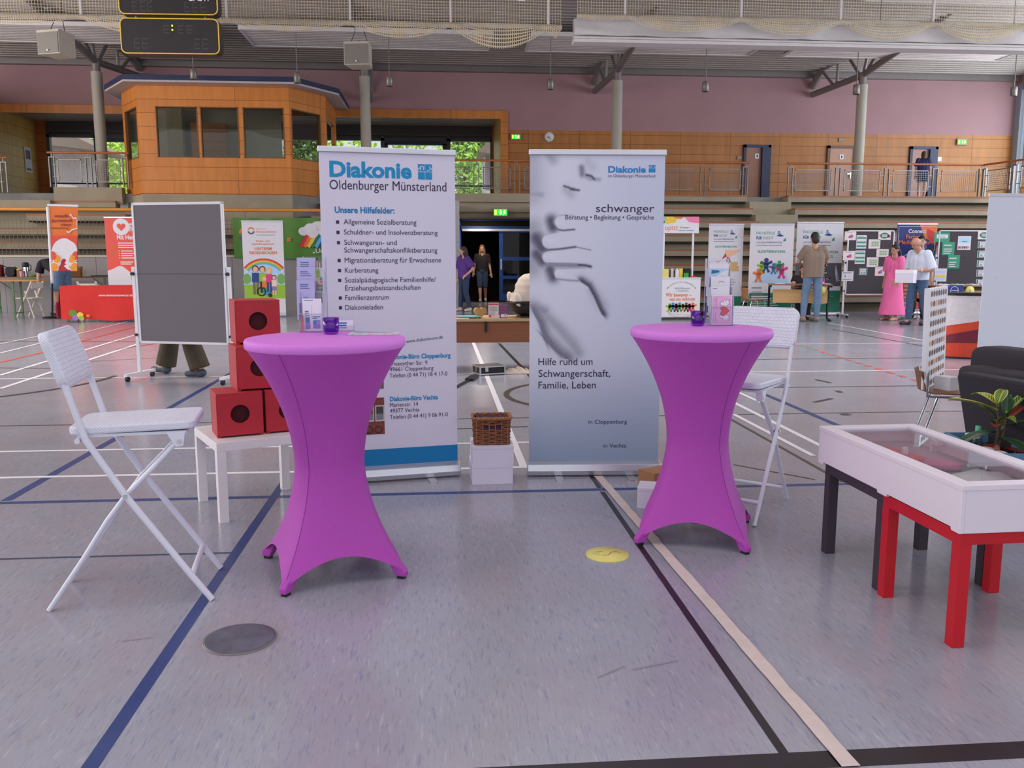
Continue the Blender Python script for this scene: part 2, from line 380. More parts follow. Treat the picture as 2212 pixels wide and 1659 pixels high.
# ================================================================== ceiling, walls
CZ = 7.45
mb = MB(deck); n = 150; y0, y1 = -6.0, 29.6; prof = []
for i in range(n):
    y = y0+(y1-y0)*i/n; w = (y1-y0)/n
    prof += [(y, 0), (y+w*.42, 0), (y+w*.54, .07), (y+w*.88, .07)]
prof.append((y1, 0)); cz = lambda y: CZ+(29.3-y)*.05
mb.add([(x, y, cz(y)+d) for x in (-24, 20.2) for y, d in prof], [(i, i+1, len(prof)+i+1, len(prof)+i) for i in range(len(prof)-1)], False)
struct(mb.build('ceiling'))
# wall behind the gallery: mauve plaster above, veneer below, with the wide window bay on the left
XR, XO, XL = 19.75, 2.3, -14.1
struct(MB(pinkw).box(XL-8, XO, 29.3, 29.55, 6.1, 8.2).box(XO, 24, 29.3, 29.55, 5.53, 8.2).build('wall_back'))
struct(MB(wood).box(XO, 24, 29.3, 29.56, 3.23, 5.53).build('trim_1'))
struct(MB(woodb).box(XL-8, XO+.02, 29.22, 29.3, 5.86, 6.12).box(XO-.22, XO+.02, 29.22, 29.5, 3.23, 5.86).build('trim_2'))
struct(MB(steel).box(XL-8, 24, 29.1, 29.3, 7.3, 7.62).build('trim_3'))
struct(MB(woodl).box(XL-.2, XL, 24, 33, 3.2, 6.4).build('wall_left'))
struct(MB(woodl).box(XO-.22, XO-.1, 29.5, 33, 3.23, 6.2).build('wall_bay_right'))
mb = MB(deck); prof = []
for i in range(15):
    y = 29.4+i*.25; prof += [(y, 0), (y+.1, 0), (y+.14, .06), (y+.21, .06)]
mb.add([(x, y, 6.15+d) for x in (XL, XO-.1) for y, d in prof], [(i, i+1, len(prof)+i+1, len(prof)+i) for i in range(len(prof)-1)], False); struct(mb.build('ceiling_bay'))
# windows of the bay
xw = [PY(px, 330, 33).x for px in (104, 208, 340, 560, 700, 826, 968, 1062)]
wm = M('window_frame_grey', (82, 80, 84), .5); pan = M('window_panel', (86, 78, 78), .6)
struct(MB(woodd).box(XL, xw[0], 32.9, 33.2, 3.2, 6.2).box(xw[-1], XO-.1, 32.9, 33.2, 3.2, 6.2).build('wall_bay_back'))
struct(MB(pan).box(xw[0], xw[-1], 33.1, 33.2, 5.62, 6.2).build('trim_4'))
for i in range(7):
    a, c = xw[i], xw[i+1]; m_ = blue if i in (1, 5) else wm
    mb = MB(wm).box(a, a+.09, 32.95, 33.15, 3.2, 5.8).box(c-.05, c, 32.95, 33.15, 3.2, 5.8).box(a, c, 32.95, 33.15, 5.6, 5.7).box(a, c, 32.95, 33.15, 5.78, 5.84).box(a, c, 32.97, 33.12, 3.2, 3.3).box(a, c, 33.0, 33.08, 3.98, 4.03)
    if i in (1, 5):
        mb.mat(navy).box(a+.09, c-.05, 32.96, 33.14, 5.46, 5.61).box(a+.09, a+.2, 32.96, 33.14, 3.2, 5.5).box(c-.2, c-.05, 32.96, 33.14, 3.2, 5.5)
    w = struct(mb.build('window_%d' % (i+1))); MB(panew).box(a+.09, c-.05, 33.03, 33.04, 3.3, 5.61).build('pane', w)
# poster on the left wall of the bay
o = MB(M('poster_paper', (206, 206, 214), .6)).box(-.01, 0, -.25, .25, -.45, .4).build('poster'); o.location = (XL+.02, 32.2, 4.75)
tag(o, 'narrow white notice on the pale wood side wall of the left bay', 'notice'); MB(M('notice_print', (110, 96, 110), .6)).box(0, .004, -.17, .17, .0, .3).box(0, .004, -.17, .17, -.38, -.3).build('print', o)
# hall ends, out of frame but for a sliver
struct(MB(pinkw).box(XR, XR+.3, -6, 29.3, 0, 3.2).box(XR, XR+.3, -6, 29.3, 7.0, 9.6).build('wall_right'))
mb = MB(M('grey_frame', (150, 156, 168), .5))
for i in range(12): mb.box(XR, XR+.2, -6+i*3.2, -5.9+i*3.2, 3.2, 7.0)
mb.box(XR-.02, XR+.2, 29.0, 29.3, 3.2, 7.2); w = struct(mb.build('window_8')); MB(panew).box(XR+.1, XR+.11, -6, 29.3, 3.2, 7).build('pane', w)
# gallery slab, and the way out under it
struct(MB(conc).box(XO-2.6, XO+.95, 25.75, 26.2, 3.0, 3.24).build('trim_5'))
struct(MB(concg).box(-24, 24, 26.2, 33.2, 2.95, 3.2).build('floor_gallery'))
DX0, DX1, DY = PY(988, 560, 27.6).x, 3.0, 27.6
struct(MB(conc).box(DX0-.1, DX1+.1, 25.9, 26.2, 2.72, 3.0).box(DX0-.1, DX1+.1, 26.1, 27.5, 2.58, 2.8).build('wall_portal'))
struct(MB(M('jamb_grey', (176, 172, 172), .7)).box(DX0-.25, DX0-.02, 23.7, 27.6, 0, 2.9).box(DX1, DX1+.25, 22.6, 27.6, 0, 2.9).build('wall_portal_side'))
struct(MB(M('lobby_dark', (58, 46, 42), .7, .1)).box(DX0-1, DX1+1, 32.5, 32.7, 0, 3).box(DX0-1.2, DX0-1, 27.7, 32.6, 0, 3).box(DX1+1, DX1+1.2, 27.7, 32.6, 0, 3).box(DX0-1.2, DX1+1.2, 27.7, 32.7, 2.85, 2.94).build('wall_lobby'))
struct(MB(M('lobby_floor', (72, 62, 58), .4)).box(DX0-1.2, DX1+1.2, 27.6, 32.7, -.12, 0).build('floor_lobby'))
zt = PY(1060, 470, DY).z; za = PY(1060, 490, DY).z; xl = PY(1078, 560, DY).x
mb = MB(blue).box(DX0, DX1, DY-.08, DY+.06, zt-.1, zt).box(DX0, DX1, DY-.08, DY+.06, za-.08, za+.02).box(DX0, DX0+.12, DY-.08, DY+.06, 0, zt)
d = struct(mb.build('door_1')); MB(dark).box(DX0+.12, DX1, DY-.02, DY, za+.02, zt-.1).build('transom', d)
MB(alu).box(DX0+.15, DX1, DY-.2, DY-.08, za-.14, za-.07).build('door_closer', d)
lf = MB(blue).box(xl, xl+.12, DY-.06, DY, .05, za-.08)
for z in (.05, .72, 1.3, za-.18): lf.box(xl+.12, DX1, DY-.06, DY, z, z+(.2 if z < .1 else .11))
lf = lf.build('door_leaf', d); MB(glass('dark_glass', (70, 66, 70), .1)).box(xl+.12, DX1, DY-.035, DY-.03, .2, za-.18).build('pane', lf)
MB(alu).box(xl+.04, xl+.08, DY-.11, DY-.06, 1.02, 1.35).build('door_handle', lf)

# ================================================================== stands with benches
def bench_row(x0, x1, y, z, label):
    t = thing('tribune_bench', label, 'bench', ((x0+x1)/2, y, 0), 0, 'benches of the stand'); h = (x1-x0)/2
    MB(bench).box(-h, h, -.03, .42, z-.035, z).build('seat_board', t)
    MB(conc).box(-h, h, -.012, .35, z-.185, z-.036).build('front_panel', t)
    MB(slot).box(-h+.02, h-.02, .05, .4, z-.222, z-.186).build('gap_shade_strip', t)  # dark strip that paints the shade of the gap below the seat
ax0, ax1 = PY(1613, 427, 25.8).x, PY(1702, 427, 25.8).x
mb = MB(conc); mb2 = MB(conc)
for k in range(8):
    y = 22.0+.54*k; mb.box(DX1+.3, 24, y+.3, 26.3, 0, .43+.4*k-.222)
    if k >= 3: mb2.box(ax0, ax1, y-.25, y+.3, .43+.4*k-.6, .43+.4*k-.2)
struct(mb.build('tribune')); struct(mb2.build('tribune_steps'))
words = ['lowest', 'second lowest', 'third lowest', 'fourth lowest', 'fourth highest', 'third highest', 'second highest', 'topmost']
for k in range(8):
    y = 22.0+.54*k; z = .43+.4*k
    if k < 4: bench_row(DX1+.3, 19.6, y, z, '%s long bench row of the stand behind the right-hand booths' % words[k])
    else:
        bench_row(DX1+.3, ax0, y, z, '%s bench row left of the aisle steps on the right stand' % words[k])
        bench_row(ax1, 19.6, y, z, '%s bench row right of the aisle steps on the right stand' % words[k])
struct(MB(conc).box(ax1-.02, 24, 26.1, 26.3, 2.9, 3.22).box(DX1+.3, ax0+.02, 26.1, 26.3, 2.9, 3.22).build('trim_6'))
# left stand: starts above a grey wall, behind a mesh parapet
gw = M('grey_panel_wall', (150, 144, 144), .6, .05, 2); LX0, LX1 = -24, DX0-.25
mb = MB(gw)
for i in range(20):
    x = LX1-(i+1)*1.15; mb.box(x+.008, x+1.15, 23.62, 23.74, 0, 1.42)
struct(mb.build('wall_stand_left'))
mb = MB(conc).box(LX0, LX1, 23.8, 26.3, 0, 1.1); sx = -10.75
for k in range(5):
    y = 23.8+.52*k; mb.box(LX0, LX1, y+.3, 26.4, 1.1, 1.42+.39*k-.222)
mb.box(sx, -8.9, 26.0, 26.3, 2.9, 3.36); mb.box(-24, sx, 25.7, 26.3, 2.7, 2.98)
struct(mb.build('tribune_left'))
struct(MB(M('dark_step', (84, 88, 96), .6)).box(-24, sx, 26.4, 27, 3.0, 3.22).build('tribune_steps_left'))
for k in range(5):
    y = 23.8+.52*k; z = 1.42+.39*k; nm = ['lowest', 'second', 'middle', 'fourth', 'topmost'][k]
    bench_row(-12.6 if k < 3 else sx-.5, LX1 if k < 3 else (-8.62 if k == 3 else -9.05), y, z, '%s bench row of the left stand behind the mesh parapet' % nm)
bench_row(-3.55, LX1, 23.8+.52*3, 1.42+.39*3, 'short bench behind the handrail, right of the control booth base')
bench_row(-3.1, LX1, 23.8+.52*4, 1.42+.39*4, 'short topmost bench right of the control booth base')
# parapet with orange handrail and wire mesh
t = thing('mesh_parapet', 'long orange handrail with wire mesh in front of the left stand', 'parapet', ((LX0+LX1)/2, 23.7, 0)); h = (LX1-LX0)/2
MB(orange).tube([(-h, 0, 2.63), (h, 0, 2.63)], .045, 8).build('handrail', t)
MB(M('cream_paint', (206, 196, 172), .5)).box(-h, h, -.1, .06, 1.42, 1.46).build('bottom_rail', t)
for i in range(11): MB(railm).box(-h+i*2.37-.02, -h+i*2.37+.02, .02, .06, 1.46, 2.6).build('post', t)
mb = MB(M('mesh_wire', (116, 108, 92), .5))
for i in range(int(2*h/.1)): mb.box(-h+i*.1, -h+i*.1+.009, .03, .036, 1.46, 2.42)
for i in range(10): mb.box(-h, h, .03, .036, 1.46+i*.1, 1.469+i*.1)
mb.build('wire_mesh', t)['kind'] = 'stuff'

# ================================================================== gallery railings
def railing(p, q, n, label, z=3.24, h=.95, double=True):
    p, q = Vector(p), Vector(q); L = (q-p).length; a = math.atan2(q.y-p.y, q.x-p.x)
    t = thing('gallery_railing', label, 'railing', (p.x, p.y, z), a, 'gallery railings')
    MB(hand).tube([(-.05, 0, h), (L+.05, 0, h)], .03, 8).build('handrail', t)
    w = L/n
    for i in range(n+1):
        x = min(max(i*w, .06), L-.06)
        mb = MB(railm)
        for d in (-.07, .07): mb.box(x+d-.012, x+d+.012, -.03, .03, 0, h-.14)
        mb.box(x-.085, x+.085, -.03, .03, h-.14, h-.115).box(x-.01, x+.01, -.01, .01, h-.115, h); mb.build('post', t)
    for i in range(n):
        x0, x1 = i*w+.2, (i+1)*w-.2; mb = MB(railm); z0, z1 = .14, h-.18
        mb.box(x0, x0+.025, -.015, .015, z0, z1).box(x1-.025, x1, -.015, .015, z0, z1).box(x0, x1, -.015, .015, z0, z0+.025).box(x0, x1, -.015, .015, z1-.025, z1)
        for zz in (z0+.14, z1-.16):
            mb.box(x0-.12, x0, -.01, .01, zz, zz+.02).box(x1, x1+.12, -.01, .01, zz, zz+.02)
        f = mb.build('panel_frame', t); g = MB(railm)
        for j in range(1, int((x1-x0)/.06)): g.box(x0+j*.06, x0+j*.06+.007, -.004, .004, z0, z1)
        for j in range(1, int((z1-z0)/.06)): g.box(x0, x1, -.004, .004, z0+j*.06, z0+j*.06+.007)
        g.build('mesh', f)
RY = 25.95
xr0, xr1, xr2, xr3 = PY(1225, 400, RY).x, PY(1613, 400, RY).x, PY(1702, 400, RY).x, PY(2122, 400, RY).x
railing((xr0, RY), (xr1, RY), 4, 'gallery railing left of the aisle, behind the photo banner')
railing((xr2, RY), (xr3, RY), 4, 'gallery railing right of the aisle with four mesh panels')
railing((xr3, RY), (xr3+.35, 23.4), 2, 'gallery railing at the far right that turns towards the court')
railing((PY(760, 400, RY).x, RY), (PY(1205, 400, RY).x, RY), 5, 'gallery railing over the blue door between the two big banners')
railing((PY(106, 380, RY).x, RY+.1), (PY(274, 380, RY).x, RY+.1), 2, 'gallery railing left of the control booth, in front of the bright windows', 3.36)
railing((-15.5, RY), (PY(14, 380, RY).x, RY), 2, 'short piece of gallery railing at the left edge of the photo', 3.2)

# ================================================================== columns and roof trusses
cols = [(-9.74, 3.3), (-2.1, 3.2), (5.47, 3.2), (13.16, 3.2)]
cl = ['leftmost', 'second from left', 'third from left', 'rightmost']
where = ['by the bright windows left of the booth', 'behind the text banner', 'behind the photo banner', 'beside the pale door on the right']
for i, (x, z) in enumerate(cols):
    t = thing('column', 'round beige gallery column, %s, %s' % (cl[i], where[i]), 'column', (x, 27, z-.1), 0, 'gallery columns')
    MB(colm).lathe([(.155, 0), (.155, 6.78-z)], 24).build('shaft', t)
    MB(steel).lathe([(.115, 6.78-z), (.115, 7.12-z)], 18).build('sleeve', t)
ends = [(-9.25, 7.0), (-2.1, 6.4), (5.17, 6.77), (12.51, 6.76)]
for i, (x, _) in enumerate(cols):
    ex, ez = ends[i]; sh = (ex-x)
    t = thing('roof_truss', 'grey tubular roof truss on the %s gallery column' % cl[i], 'truss', (x, 27, 7), 0, 'roof trusses')
    lo = [Vector((sh, 2.2, ez-7)), Vector((0, 0, -.03)), Vector((-sh*.35, -2.2, .42)), Vector((-sh*.9, -5, 1.15)), Vector((-sh*1.2, -9, 1.9))]
    up = [Vector((sh, 2.25, ez-6.75)), Vector((sh*.85, 1.7, .52)), Vector((sh*.3, .6, .78)), Vector((-sh*.3, -2, 1.0)), Vector((-sh, -5, 1.75))]
    MB(steel).tube(lo, .1, 12).build('lower_chord', t); MB(steel).tube(up, .12, 12).build('upper_chord', t)
    mid = lambda P, s: P[int(s)].lerp(P[min(int(s)+1, len(P)-1)], s-int(s))
    for s0, s1 in ((.45, .9), (.5, 1.6), (.95, 1.9), (1.0, 2.4), (1.05, 2.75), (1.9, 2.8), (2.0, 3.4)):
        MB(steel).tube([mid(lo, s0), mid(up, s1)], .05, 8).build('brace', t)
# long ribbed heating panels under the roof
pm = M('panel_white', (212, 205, 203), .5, .03, 4)
def ceil_panel(x0, x1, y0, y1, z, label):
    t = thing('ceiling_panel', label, 'ceiling panel', ((x0+x1)/2, (y0+y1)/2, z), 0, 'ribbed heating panels under the roof'); w = (x1-x0)/2; d = (y1-y0)/2; mb = MB(pm)
    n = 10; prof = []
    for i in range(n):
        y = -d+2*d*i/n; s = 2*d/n; prof += [(y, 0), (y+s*.7, 0), (y+s*.8, .035), (y+s*.92, .035)]
    mb.add([(x, y, dz) for x in (-w, w) for y, dz in prof], [(i, i+1, len(prof)+i+1, len(prof)+i) for i in range(len(prof)-1)], False)
    mb.box(-w, w, -d, d, .06, .08); mb.build('ribbed_sheet', t)
    mb = MB(pm); mb.box(-w, -w+.04, -d, d, -.02, .09).box(w-.04, w, -d, d, -.02, .09).box(-w, w, -d-.03, -d, -.02, .09).box(-w, w, d, d+.03, -.02, .09); mb.build('edge_frame', t)
    mb = MB(steel)
    for x in (-w*.7, w*.7): mb.cyl((x, 0, .08), (x, 0, .36), .012, n=6)
    mb.build('hanger', t)
k = 0
nmx = ['far left', 'left', 'middle', 'right', 'far right']
for r_, (y0, y1, z) in enumerate(((24.1, 25.9, 7.25), (19.4, 21.0, 7.45), (15.2, 16.9, 7.6))):
    for i in range(5):
        x0 = -13.2+i*7.62; ceil_panel(x0-3.6 if i == 0 else x0+.5, x0+7.1, y0, y1, z, 'white ribbed heating panel, %s one of the %s row' % (nmx[i], ['back', 'middle', 'front'][r_]))

# pendant lamps along the gallery
lampm = M('lamp_grey', (126, 120, 112), .35, .05, 9, metal=.3)
names = ['above the control booth', 'over the right end of the booth roof', 'right of the second column', 'above the photo banner', 'between the two right columns', 'just left of the rightmost column', 'at the right edge of the photo']
for i, (px, py) in enumerate(((418, 160), (642, 168), (841, 175), (1189, 182), (1524, 187), (1850, 193), (2190, 197))):
    p = PY(px, py, 24.3); h = cz(24.3)-p.z-.02
    t = thing('pendant_lamp', 'small grey cylinder pendant lamp %s' % names[i], 'lamp', p, 0, 'pendant lamps over the stand')
    MB(lampm).lathe([(.03, .14), (.085, .12), (.09, .1), (.09, -.13), (.08, -.14), (.075, -.1), (0, -.1)], 18).build('lamp_shade', t)
    MB(steel).cyl((0, 0, .12), (0, 0, h), .014, n=8).build('stem', t)
# loudspeakers on the trusses
spm = M('speaker_case', (196, 186, 172), .5); spg = M('speaker_grille', (138, 132, 124), .7, .1, 60)
for (px, py), Y, rz, lb in (((124, 98), 23.2, -.35, 'beige box loudspeaker hung at the leftmost truss'), ((776, 122), 23.5, -.15, 'beige box loudspeaker hung before the second column')):
    t = thing('loudspeaker', lb, 'loudspeaker', PY(px, py, Y), rz, 'hall loudspeakers')
    MB(spm).prism([(-.32, -.3), (.32, -.3), (.32, .3), (-.32, .3)], lambda u, d, v: (u*(1-.18*(d > 0)), d, v), -.26, .3).build('case', t)
    MB(spg).prism([(-.3, -.24), (.3, -.24), (.3, .24), (-.3, .24)], lambda u, v, d: (u, -.3-d-.03*(1-(u/.3)**2), v), 0, .02).build('grille', t)
    MB(white).box(-.02, .02, -.35, -.33, -.2, -.16).build('badge', t)
    mb = MB(black)
    for s in (-1, 1): mb.tube([(s*.25, 0, .26), (s*.12, .1, .62), (s*.12, .1, cz(Y)-PY(px, py, Y).z-.01)], .008, 6)
    mb.build('sling', t)
# scoreboard of two boxes
yel = M('yellow_trim', (214, 176, 60), .4); sbm = M('scoreboard_black', (38, 33, 34), .35, .1, 5); seg = M('segment_grey', (66, 58, 58), .5); led = M('led_green', (206, 235, 40), .5, 0, emit=3)
P0, P1 = PY(263, 110, 16.5), PY(471, 45, 16.5); sw = P1.x-P0.x
def digit(ik, u, v, w, h):
    for vv in (v, v+h/2, v+h): ik.rect(seg, u, u+w, vv-.008, vv+.008)
    ik.rect(seg, u-.004, u+.006, v, v+h)
for j, (z0, z1, lb) in enumerate(((4.97, 5.58, 'lower black scoreboard box with a green colon, yellow edge line'), (5.63, 6.22, 'upper black scoreboard box with white lettering, cut by the photo top'))):
    t = thing('scoreboard', lb, 'scoreboard', ((P0.x+P1.x)/2, 16.5, z0), -.035, 'scoreboard boxes'); h = z1-z0; w = sw/2+.02
    MB(sbm).prism(rr(-w, w, 0, h, .1), lambda u, v, d: (u, d, v), 0, .22).build('case', t)
    mb = MB(yel).tube([(u, -.004, v) for u, v in rr(-w+.012, w-.012, .012, h-.012, .095)], .011, 6, True); mb.build('edge_trim', t)
    mb = MB(); ik = Ink(mb, XZ, .002)
    if j == 0:
        for u in (-.62, -.48, .42, .56): digit(ik, u, .1, .09, .16)
        for u in (-.1, .15, .3): digit(ik, u, .36, .09, .12)
        ik.rect(led, .035, .06, .4, .425); ik.rect(led, .035, .06, .47, .495)
    else:
        for u in (-.62, -.48, -.36, .28, .42, .56): digit(ik, u, .06, .08, .15)
        ik.text(white, 'HEIM', -.6, .245, .12, .32); ik.text(white, 'GAST.', .34, .24, .12, .36)
    mb.build('display', t)
    MB(steel).cyl((-.6, .1, h), (-.6, .1, h+(1.9 if j else .05)), .02, n=8).cyl((.6, .1, h), (.6, .1, h+(1.9 if j else .05)), .02, n=8).build('hanger', t)

# ================================================================== ball nets and the raised curtain
def net_mat(name, rgb, cell, wid):
    m = M(name, rgb, .8, .1, 4); N, K, b = nodes(m); tc = N.new('ShaderNodeTexCoord'); sx = N.new('ShaderNodeSeparateXYZ'); K.new(tc.outputs['UV'], sx.inputs[0]); o = []
    for ax in ('X', 'Y'):
        d = N.new('ShaderNodeMath'); d.operation = 'DIVIDE'; d.inputs[1].default_value = cell; f = N.new('ShaderNodeMath'); f.operation = 'FRACT'; l = N.new('ShaderNodeMath'); l.operation = 'LESS_THAN'; l.inputs[1].default_value = wid/cell
        K.new(sx.outputs[ax], d.inputs[0]); K.new(d.outputs[0], f.inputs[0]); K.new(f.outputs[0], l.inputs[0]); o.append(l)
    mx = N.new('ShaderNodeMath'); mx.operation = 'MAXIMUM'; K.new(o[0].outputs[0], mx.inputs[0]); K.new(o[1].outputs[0], mx.inputs[1]); K.new(mx.outputs[0], b.inputs['Alpha']); return m
netm = net_mat('net_cord', (206, 190, 160), .055, .008); netf = net_mat('net_folds', (200, 184, 152), .042, .0145)
def uvgrid(name, parent, mat, fn, nu, nv, uv):
    mb = MB(mat).grid(fn, nu, nv); o = mb.build(name, parent); lay = o.data.uv_layers.new()
    for lp in o.data.loops:
        i = lp.vertex_index; lay.data[lp.index].uv = uv((i % (nu+1))/nu, (i//(nu+1))/nv)
    return o
def net(name, label, x0, x1, y, zb, zt, rods, sag):
    t = thing(name, label, 'ball net', (x0, y, zb)); L = x1-x0; H_ = zt-zb
    uvgrid('net_sheet', t, netm, lambda u, v: (u*L, .08*math.sin(u*40)*v*(1-v), v*H_), 60, 4, lambda u, v: (u*L, v*H_))
    n = len(rods)-1
    def swag(u, v):
        x = u*L; s = 0
        for i in range(n):
            if rods[i] <= x <= rods[i+1]: q = (x-rods[i])/(rods[i+1]-rods[i]); s = 4*q*(1-q)*sag[i % len(sag)]
        return (x, -.05-.06*math.sin(v*PI), .05-v*(.08+s))
    uvgrid('gathered_net', t, netf, swag, 120, 5, lambda u, v: (u*L, v*.28))
    MB(pm).box(0, L, -.04, .06, -.03, .03).build('bottom_beam', t); MB(pm).box(0, L, -.04, .06, H_-.03, H_+.03).build('top_beam', t)
    for r in rods[1:-1]: MB(pm).box(r-.02, r+.02, -.03, .03, .03, H_-.03).build('rod', t)
    mb = MB(steel)
    for r in rods[::2]: mb.cyl((r, 0, H_+.03), (r, 0, cz(y)-zb), .012, n=6)
    mb.build('hanger', t)
x0, x1 = -11.6, 2.5
net('ball_net', 'cream ball net gathered in swags under a white beam on the left', x0, x1, 18.0, 5.93, 6.75, [0, 2.3, 4.9, 7.6, 9.95, 11.9, 13.83, 14.1], [.2, .12, .3, .16, .24, .4])
net('ball_net', 'cream ball net hanging in scallops over the raised white curtain on the right', 2.78, 15.0, 17.8, 6.1, 7.1, [0, .95, 3.3, 5.35, 7.3, 9.3, 11.2, 12.22], [.06, .24, .26, .28, .3])
cur = thing('divider_curtain', 'white dividing curtain rolled up under the roof on the right', 'curtain', (2.75, 18.05, 5.66)); cm = M('curtain_white', (206, 200, 198), .7, .04, 3)
MB(cm).grid(lambda u, v: (u*12.4, -.06-.03*math.sin(u*70)*(1-v)-.035*math.sin(u*23+v*5)*math.exp(-u*3), .14+v*.32), 120, 6).build('curtain_fabric', cur)
mb = MB(pm).box(0, 12.4, -.12, .25, .0, .06)
mb.box(0, 12.4, -.1, .2, .07, .11).box(0, 12.4, .04, .1, .1, .46); mb.build('bottom_profile', cur)
mb = MB(steel)
for i in range(5): mb.cyl((.6+i*2.9, .1, .4), (.6+i*2.9, .1, cz(18)-5.66), .012, n=6)
mb.build('hanger', cur)
# rope bundle hanging at the top of the photo
p = PY(1127, 2, 16); mb = MB(cm)
for i in range(5): mb.tube([(i*.03-.06, .02*i, .9), (i*.03-.06, 0, .1), (i*.02-.05, 0, 0)], .02, 6)
o = mb.build('rope_bundle'); o.location = p; tag(o, 'bundle of white cords hanging down at the top edge of the photo', 'ropes')
MB(steel).cyl((0, 0, .88), (0, 0, cz(16)-p.z-.02), .012, n=6).build('hanger', o)

# ================================================================== control booth
B = [(-8.95, 26.6), (-8.1, 25.3), (-4.05, 25.3), (-3.22, 26.6), (-3.22, 29.25), (-8.95, 29.25)]
bt = thing('control_booth', 'wood panelled control booth with slanted corners and big windows above the left stand', 'booth', (0, 0, 3.15))
def off(poly, d):
    c = Vector((sum(p[0] for p in poly)/len(poly), sum(p[1] for p in poly)/len(poly))); R = []
    for i in range(len(poly)):
        a, b_, e = Vector(poly[i-1]), Vector(poly[i]), Vector(poly[(i+1) % len(poly)])
        n1 = Vector(((b_-a).y, -(b_-a).x)).normalized(); n2 = Vector(((e-b_).y, -(e-b_).x)).normalized()
        m_ = (n1+n2).normalized(); R.append(tuple(b_+m_*d/max(.3, m_.dot(n1))))
    return R
zs, zh, zt_ = PY(470, 341, 25.3).z-3.15, PY(470, 231, 25.3).z-3.15, 2.93
def wallseg(mb, p, q, opens, th=.12):
    p, q = Vector(p), Vector(q); d = (q-p); L = d.length; d /= L; n = Vector((-d.y, d.x))*th
    X = Matrix(((d.x, n.x/th, 0, p.x), (d.y, n.y/th, 0, p.y), (0, 0, 1, 0), (0, 0, 0, 1))); mb.at(X)
    mb.box(0, L, 0, th, 0, zs).box(0, L, 0, th, zh, zt_); x = 0
    for a, c in opens: mb.box(x, a, 0, th, zs, zh); x = c
    mb.box(x, L, 0, th, zs, zh); mb.at(); return X
mb = MB(woodb); fx = lambda px: PY(px, 285, 25.3).x+8.1
ops = [(fx(338), fx(428)), (fx(434), fx(516)), (fx(526), fx(614))]
Xs = [(wallseg(mb, B[1], B[2], ops), ops)]
Xs.append((wallseg(mb, B[0], B[1], [(.25, 1.4)]), [(.25, 1.4)])); Xs.append((wallseg(mb, B[2], B[3], [(.08, 1.3)]), [(.08, 1.3)]))
wallseg(mb, B[3], B[4], [(.25, 2.3)]); mb.build('wall_panel', bt)
MB(M('booth_inside', (168, 160, 150), .8)).box(-8.9, -4.9, 28.9, 29.0, 0, 2.8).build('back_wall', bt)
MB(woodd).box(-7.55, -6.5, 28.4, 28.88, 0, 2.35).build('cabinet', bt); MB(M('booth_pillar', (150, 138, 110), .8)).box(-8.2, -7.75, 28.2, 28.8, 0, 2.8).build('pillar', bt)
for X, oo in Xs:
    for a, c in oo:
        f = MB(M('window_trim', (120, 78, 40), .5)).at(X)
        f.box(a, a+.025, -.01, .1, zs, zh).box(c-.025, c, -.01, .1, zs, zh).box(a, c, -.01, .1, zs, zs+.025).box(a, c, -.01, .1, zh-.025, zh)
        f = f.build('window_frame', bt); MB(glass('booth_glass', (222, 226, 216), .22)).at(X).box(a, c, .05, .055, zs, zh).build('pane', f)
B2 = [B[5], B[0], B[1], B[2], B[3], B[4]]; R_ = off(B2, .42)
MB(navy).prism(R_, lambda u, v, d: (u, v, d), zt_+.02, zt_+.15).build('roof_edge', bt)
MB(M('soffit', (190, 178, 180), .6)).prism(off(B2, .4), lambda u, v, d: (u, v, d), zt_-.03, zt_+.02).build('soffit', bt)
MB(woodb).prism(off(B2, -.02), lambda u, v, d: (u, v, d), -.02, .02).build('booth_floor', bt)
struct(MB(conc).prism([B[0], B[1], (-4.05, 25.3), (-4.05, 29), B[5]], lambda u, v, d: (u, v, d), 2.0, 3.13).build('wall_booth_base'))
struct(MB(concg).prism([(-4.05, 25.3), B[3], B[4], (-4.05, 29)], lambda u, v, d: (u, v, d), 2.0, 3.13).build('wall_booth_base_right'))

# ================================================================== doors, clock, signs on the gallery wall
def gdoor(n, px0, px1, frame, leaf, nm, open_=False):
    x0, x1 = PY(px0, 330, 29.3).x, PY(px1, 330, 29.3).x; z0, z1 = 3.24, 5.13
    mb = MB(frame).box(x0, x0+.09, 29.22, 29.34, z0, z1).box(x1-.09, x1, 29.22, 29.34, z0, z1).box(x0, x1, 29.22, 29.34, z1-.09, z1)
    d = struct(mb.build('door_%d' % n), nm); w = x1-x0-.18
    if open_: MB(frame).box(x1-.32, x1-.09, 29.15, 29.3, z0, z1-.09).build('open_jamb', d)
    lf = MB(leaf).box(x0+.09, x1-.09, 29.26, 29.3, z0, z1-.09).build('door_leaf', d)
    MB(chrome).box(x1-.2, x1-.17, 29.2, 29.26, 4.05, 4.25).box(x1-.3, x1-.17, 29.18, 29.2, 4.18, 4.21).build('door_handle', lf)
    MB(white).box((x0+x1)/2-.07, (x0+x1)/2+.07, 29.245, 29.26, 4.68, 4.84).build('door_sign', lf)
    MB(black).box((x0+x1)/2-.02, (x0+x1)/2+.02, 29.24, 29.246, 4.72, 4.8).build('sign_mark', lf)
gdoor(2, 1605, 1664, navy, doorw, 'brown gallery door in a navy frame left of the aisle', True)
gdoor(3, 1786, 1848, M('brown_frame', (112, 84, 72), .5), M('pale_door', (190, 144, 122), .5, .05), 'pale wood gallery door beside the rightmost column')
gdoor(4, 1964, 2024, navy, M('mauve_door', (166, 124, 112), .5, .05), 'gallery door in a navy frame that a woman walks past', True)
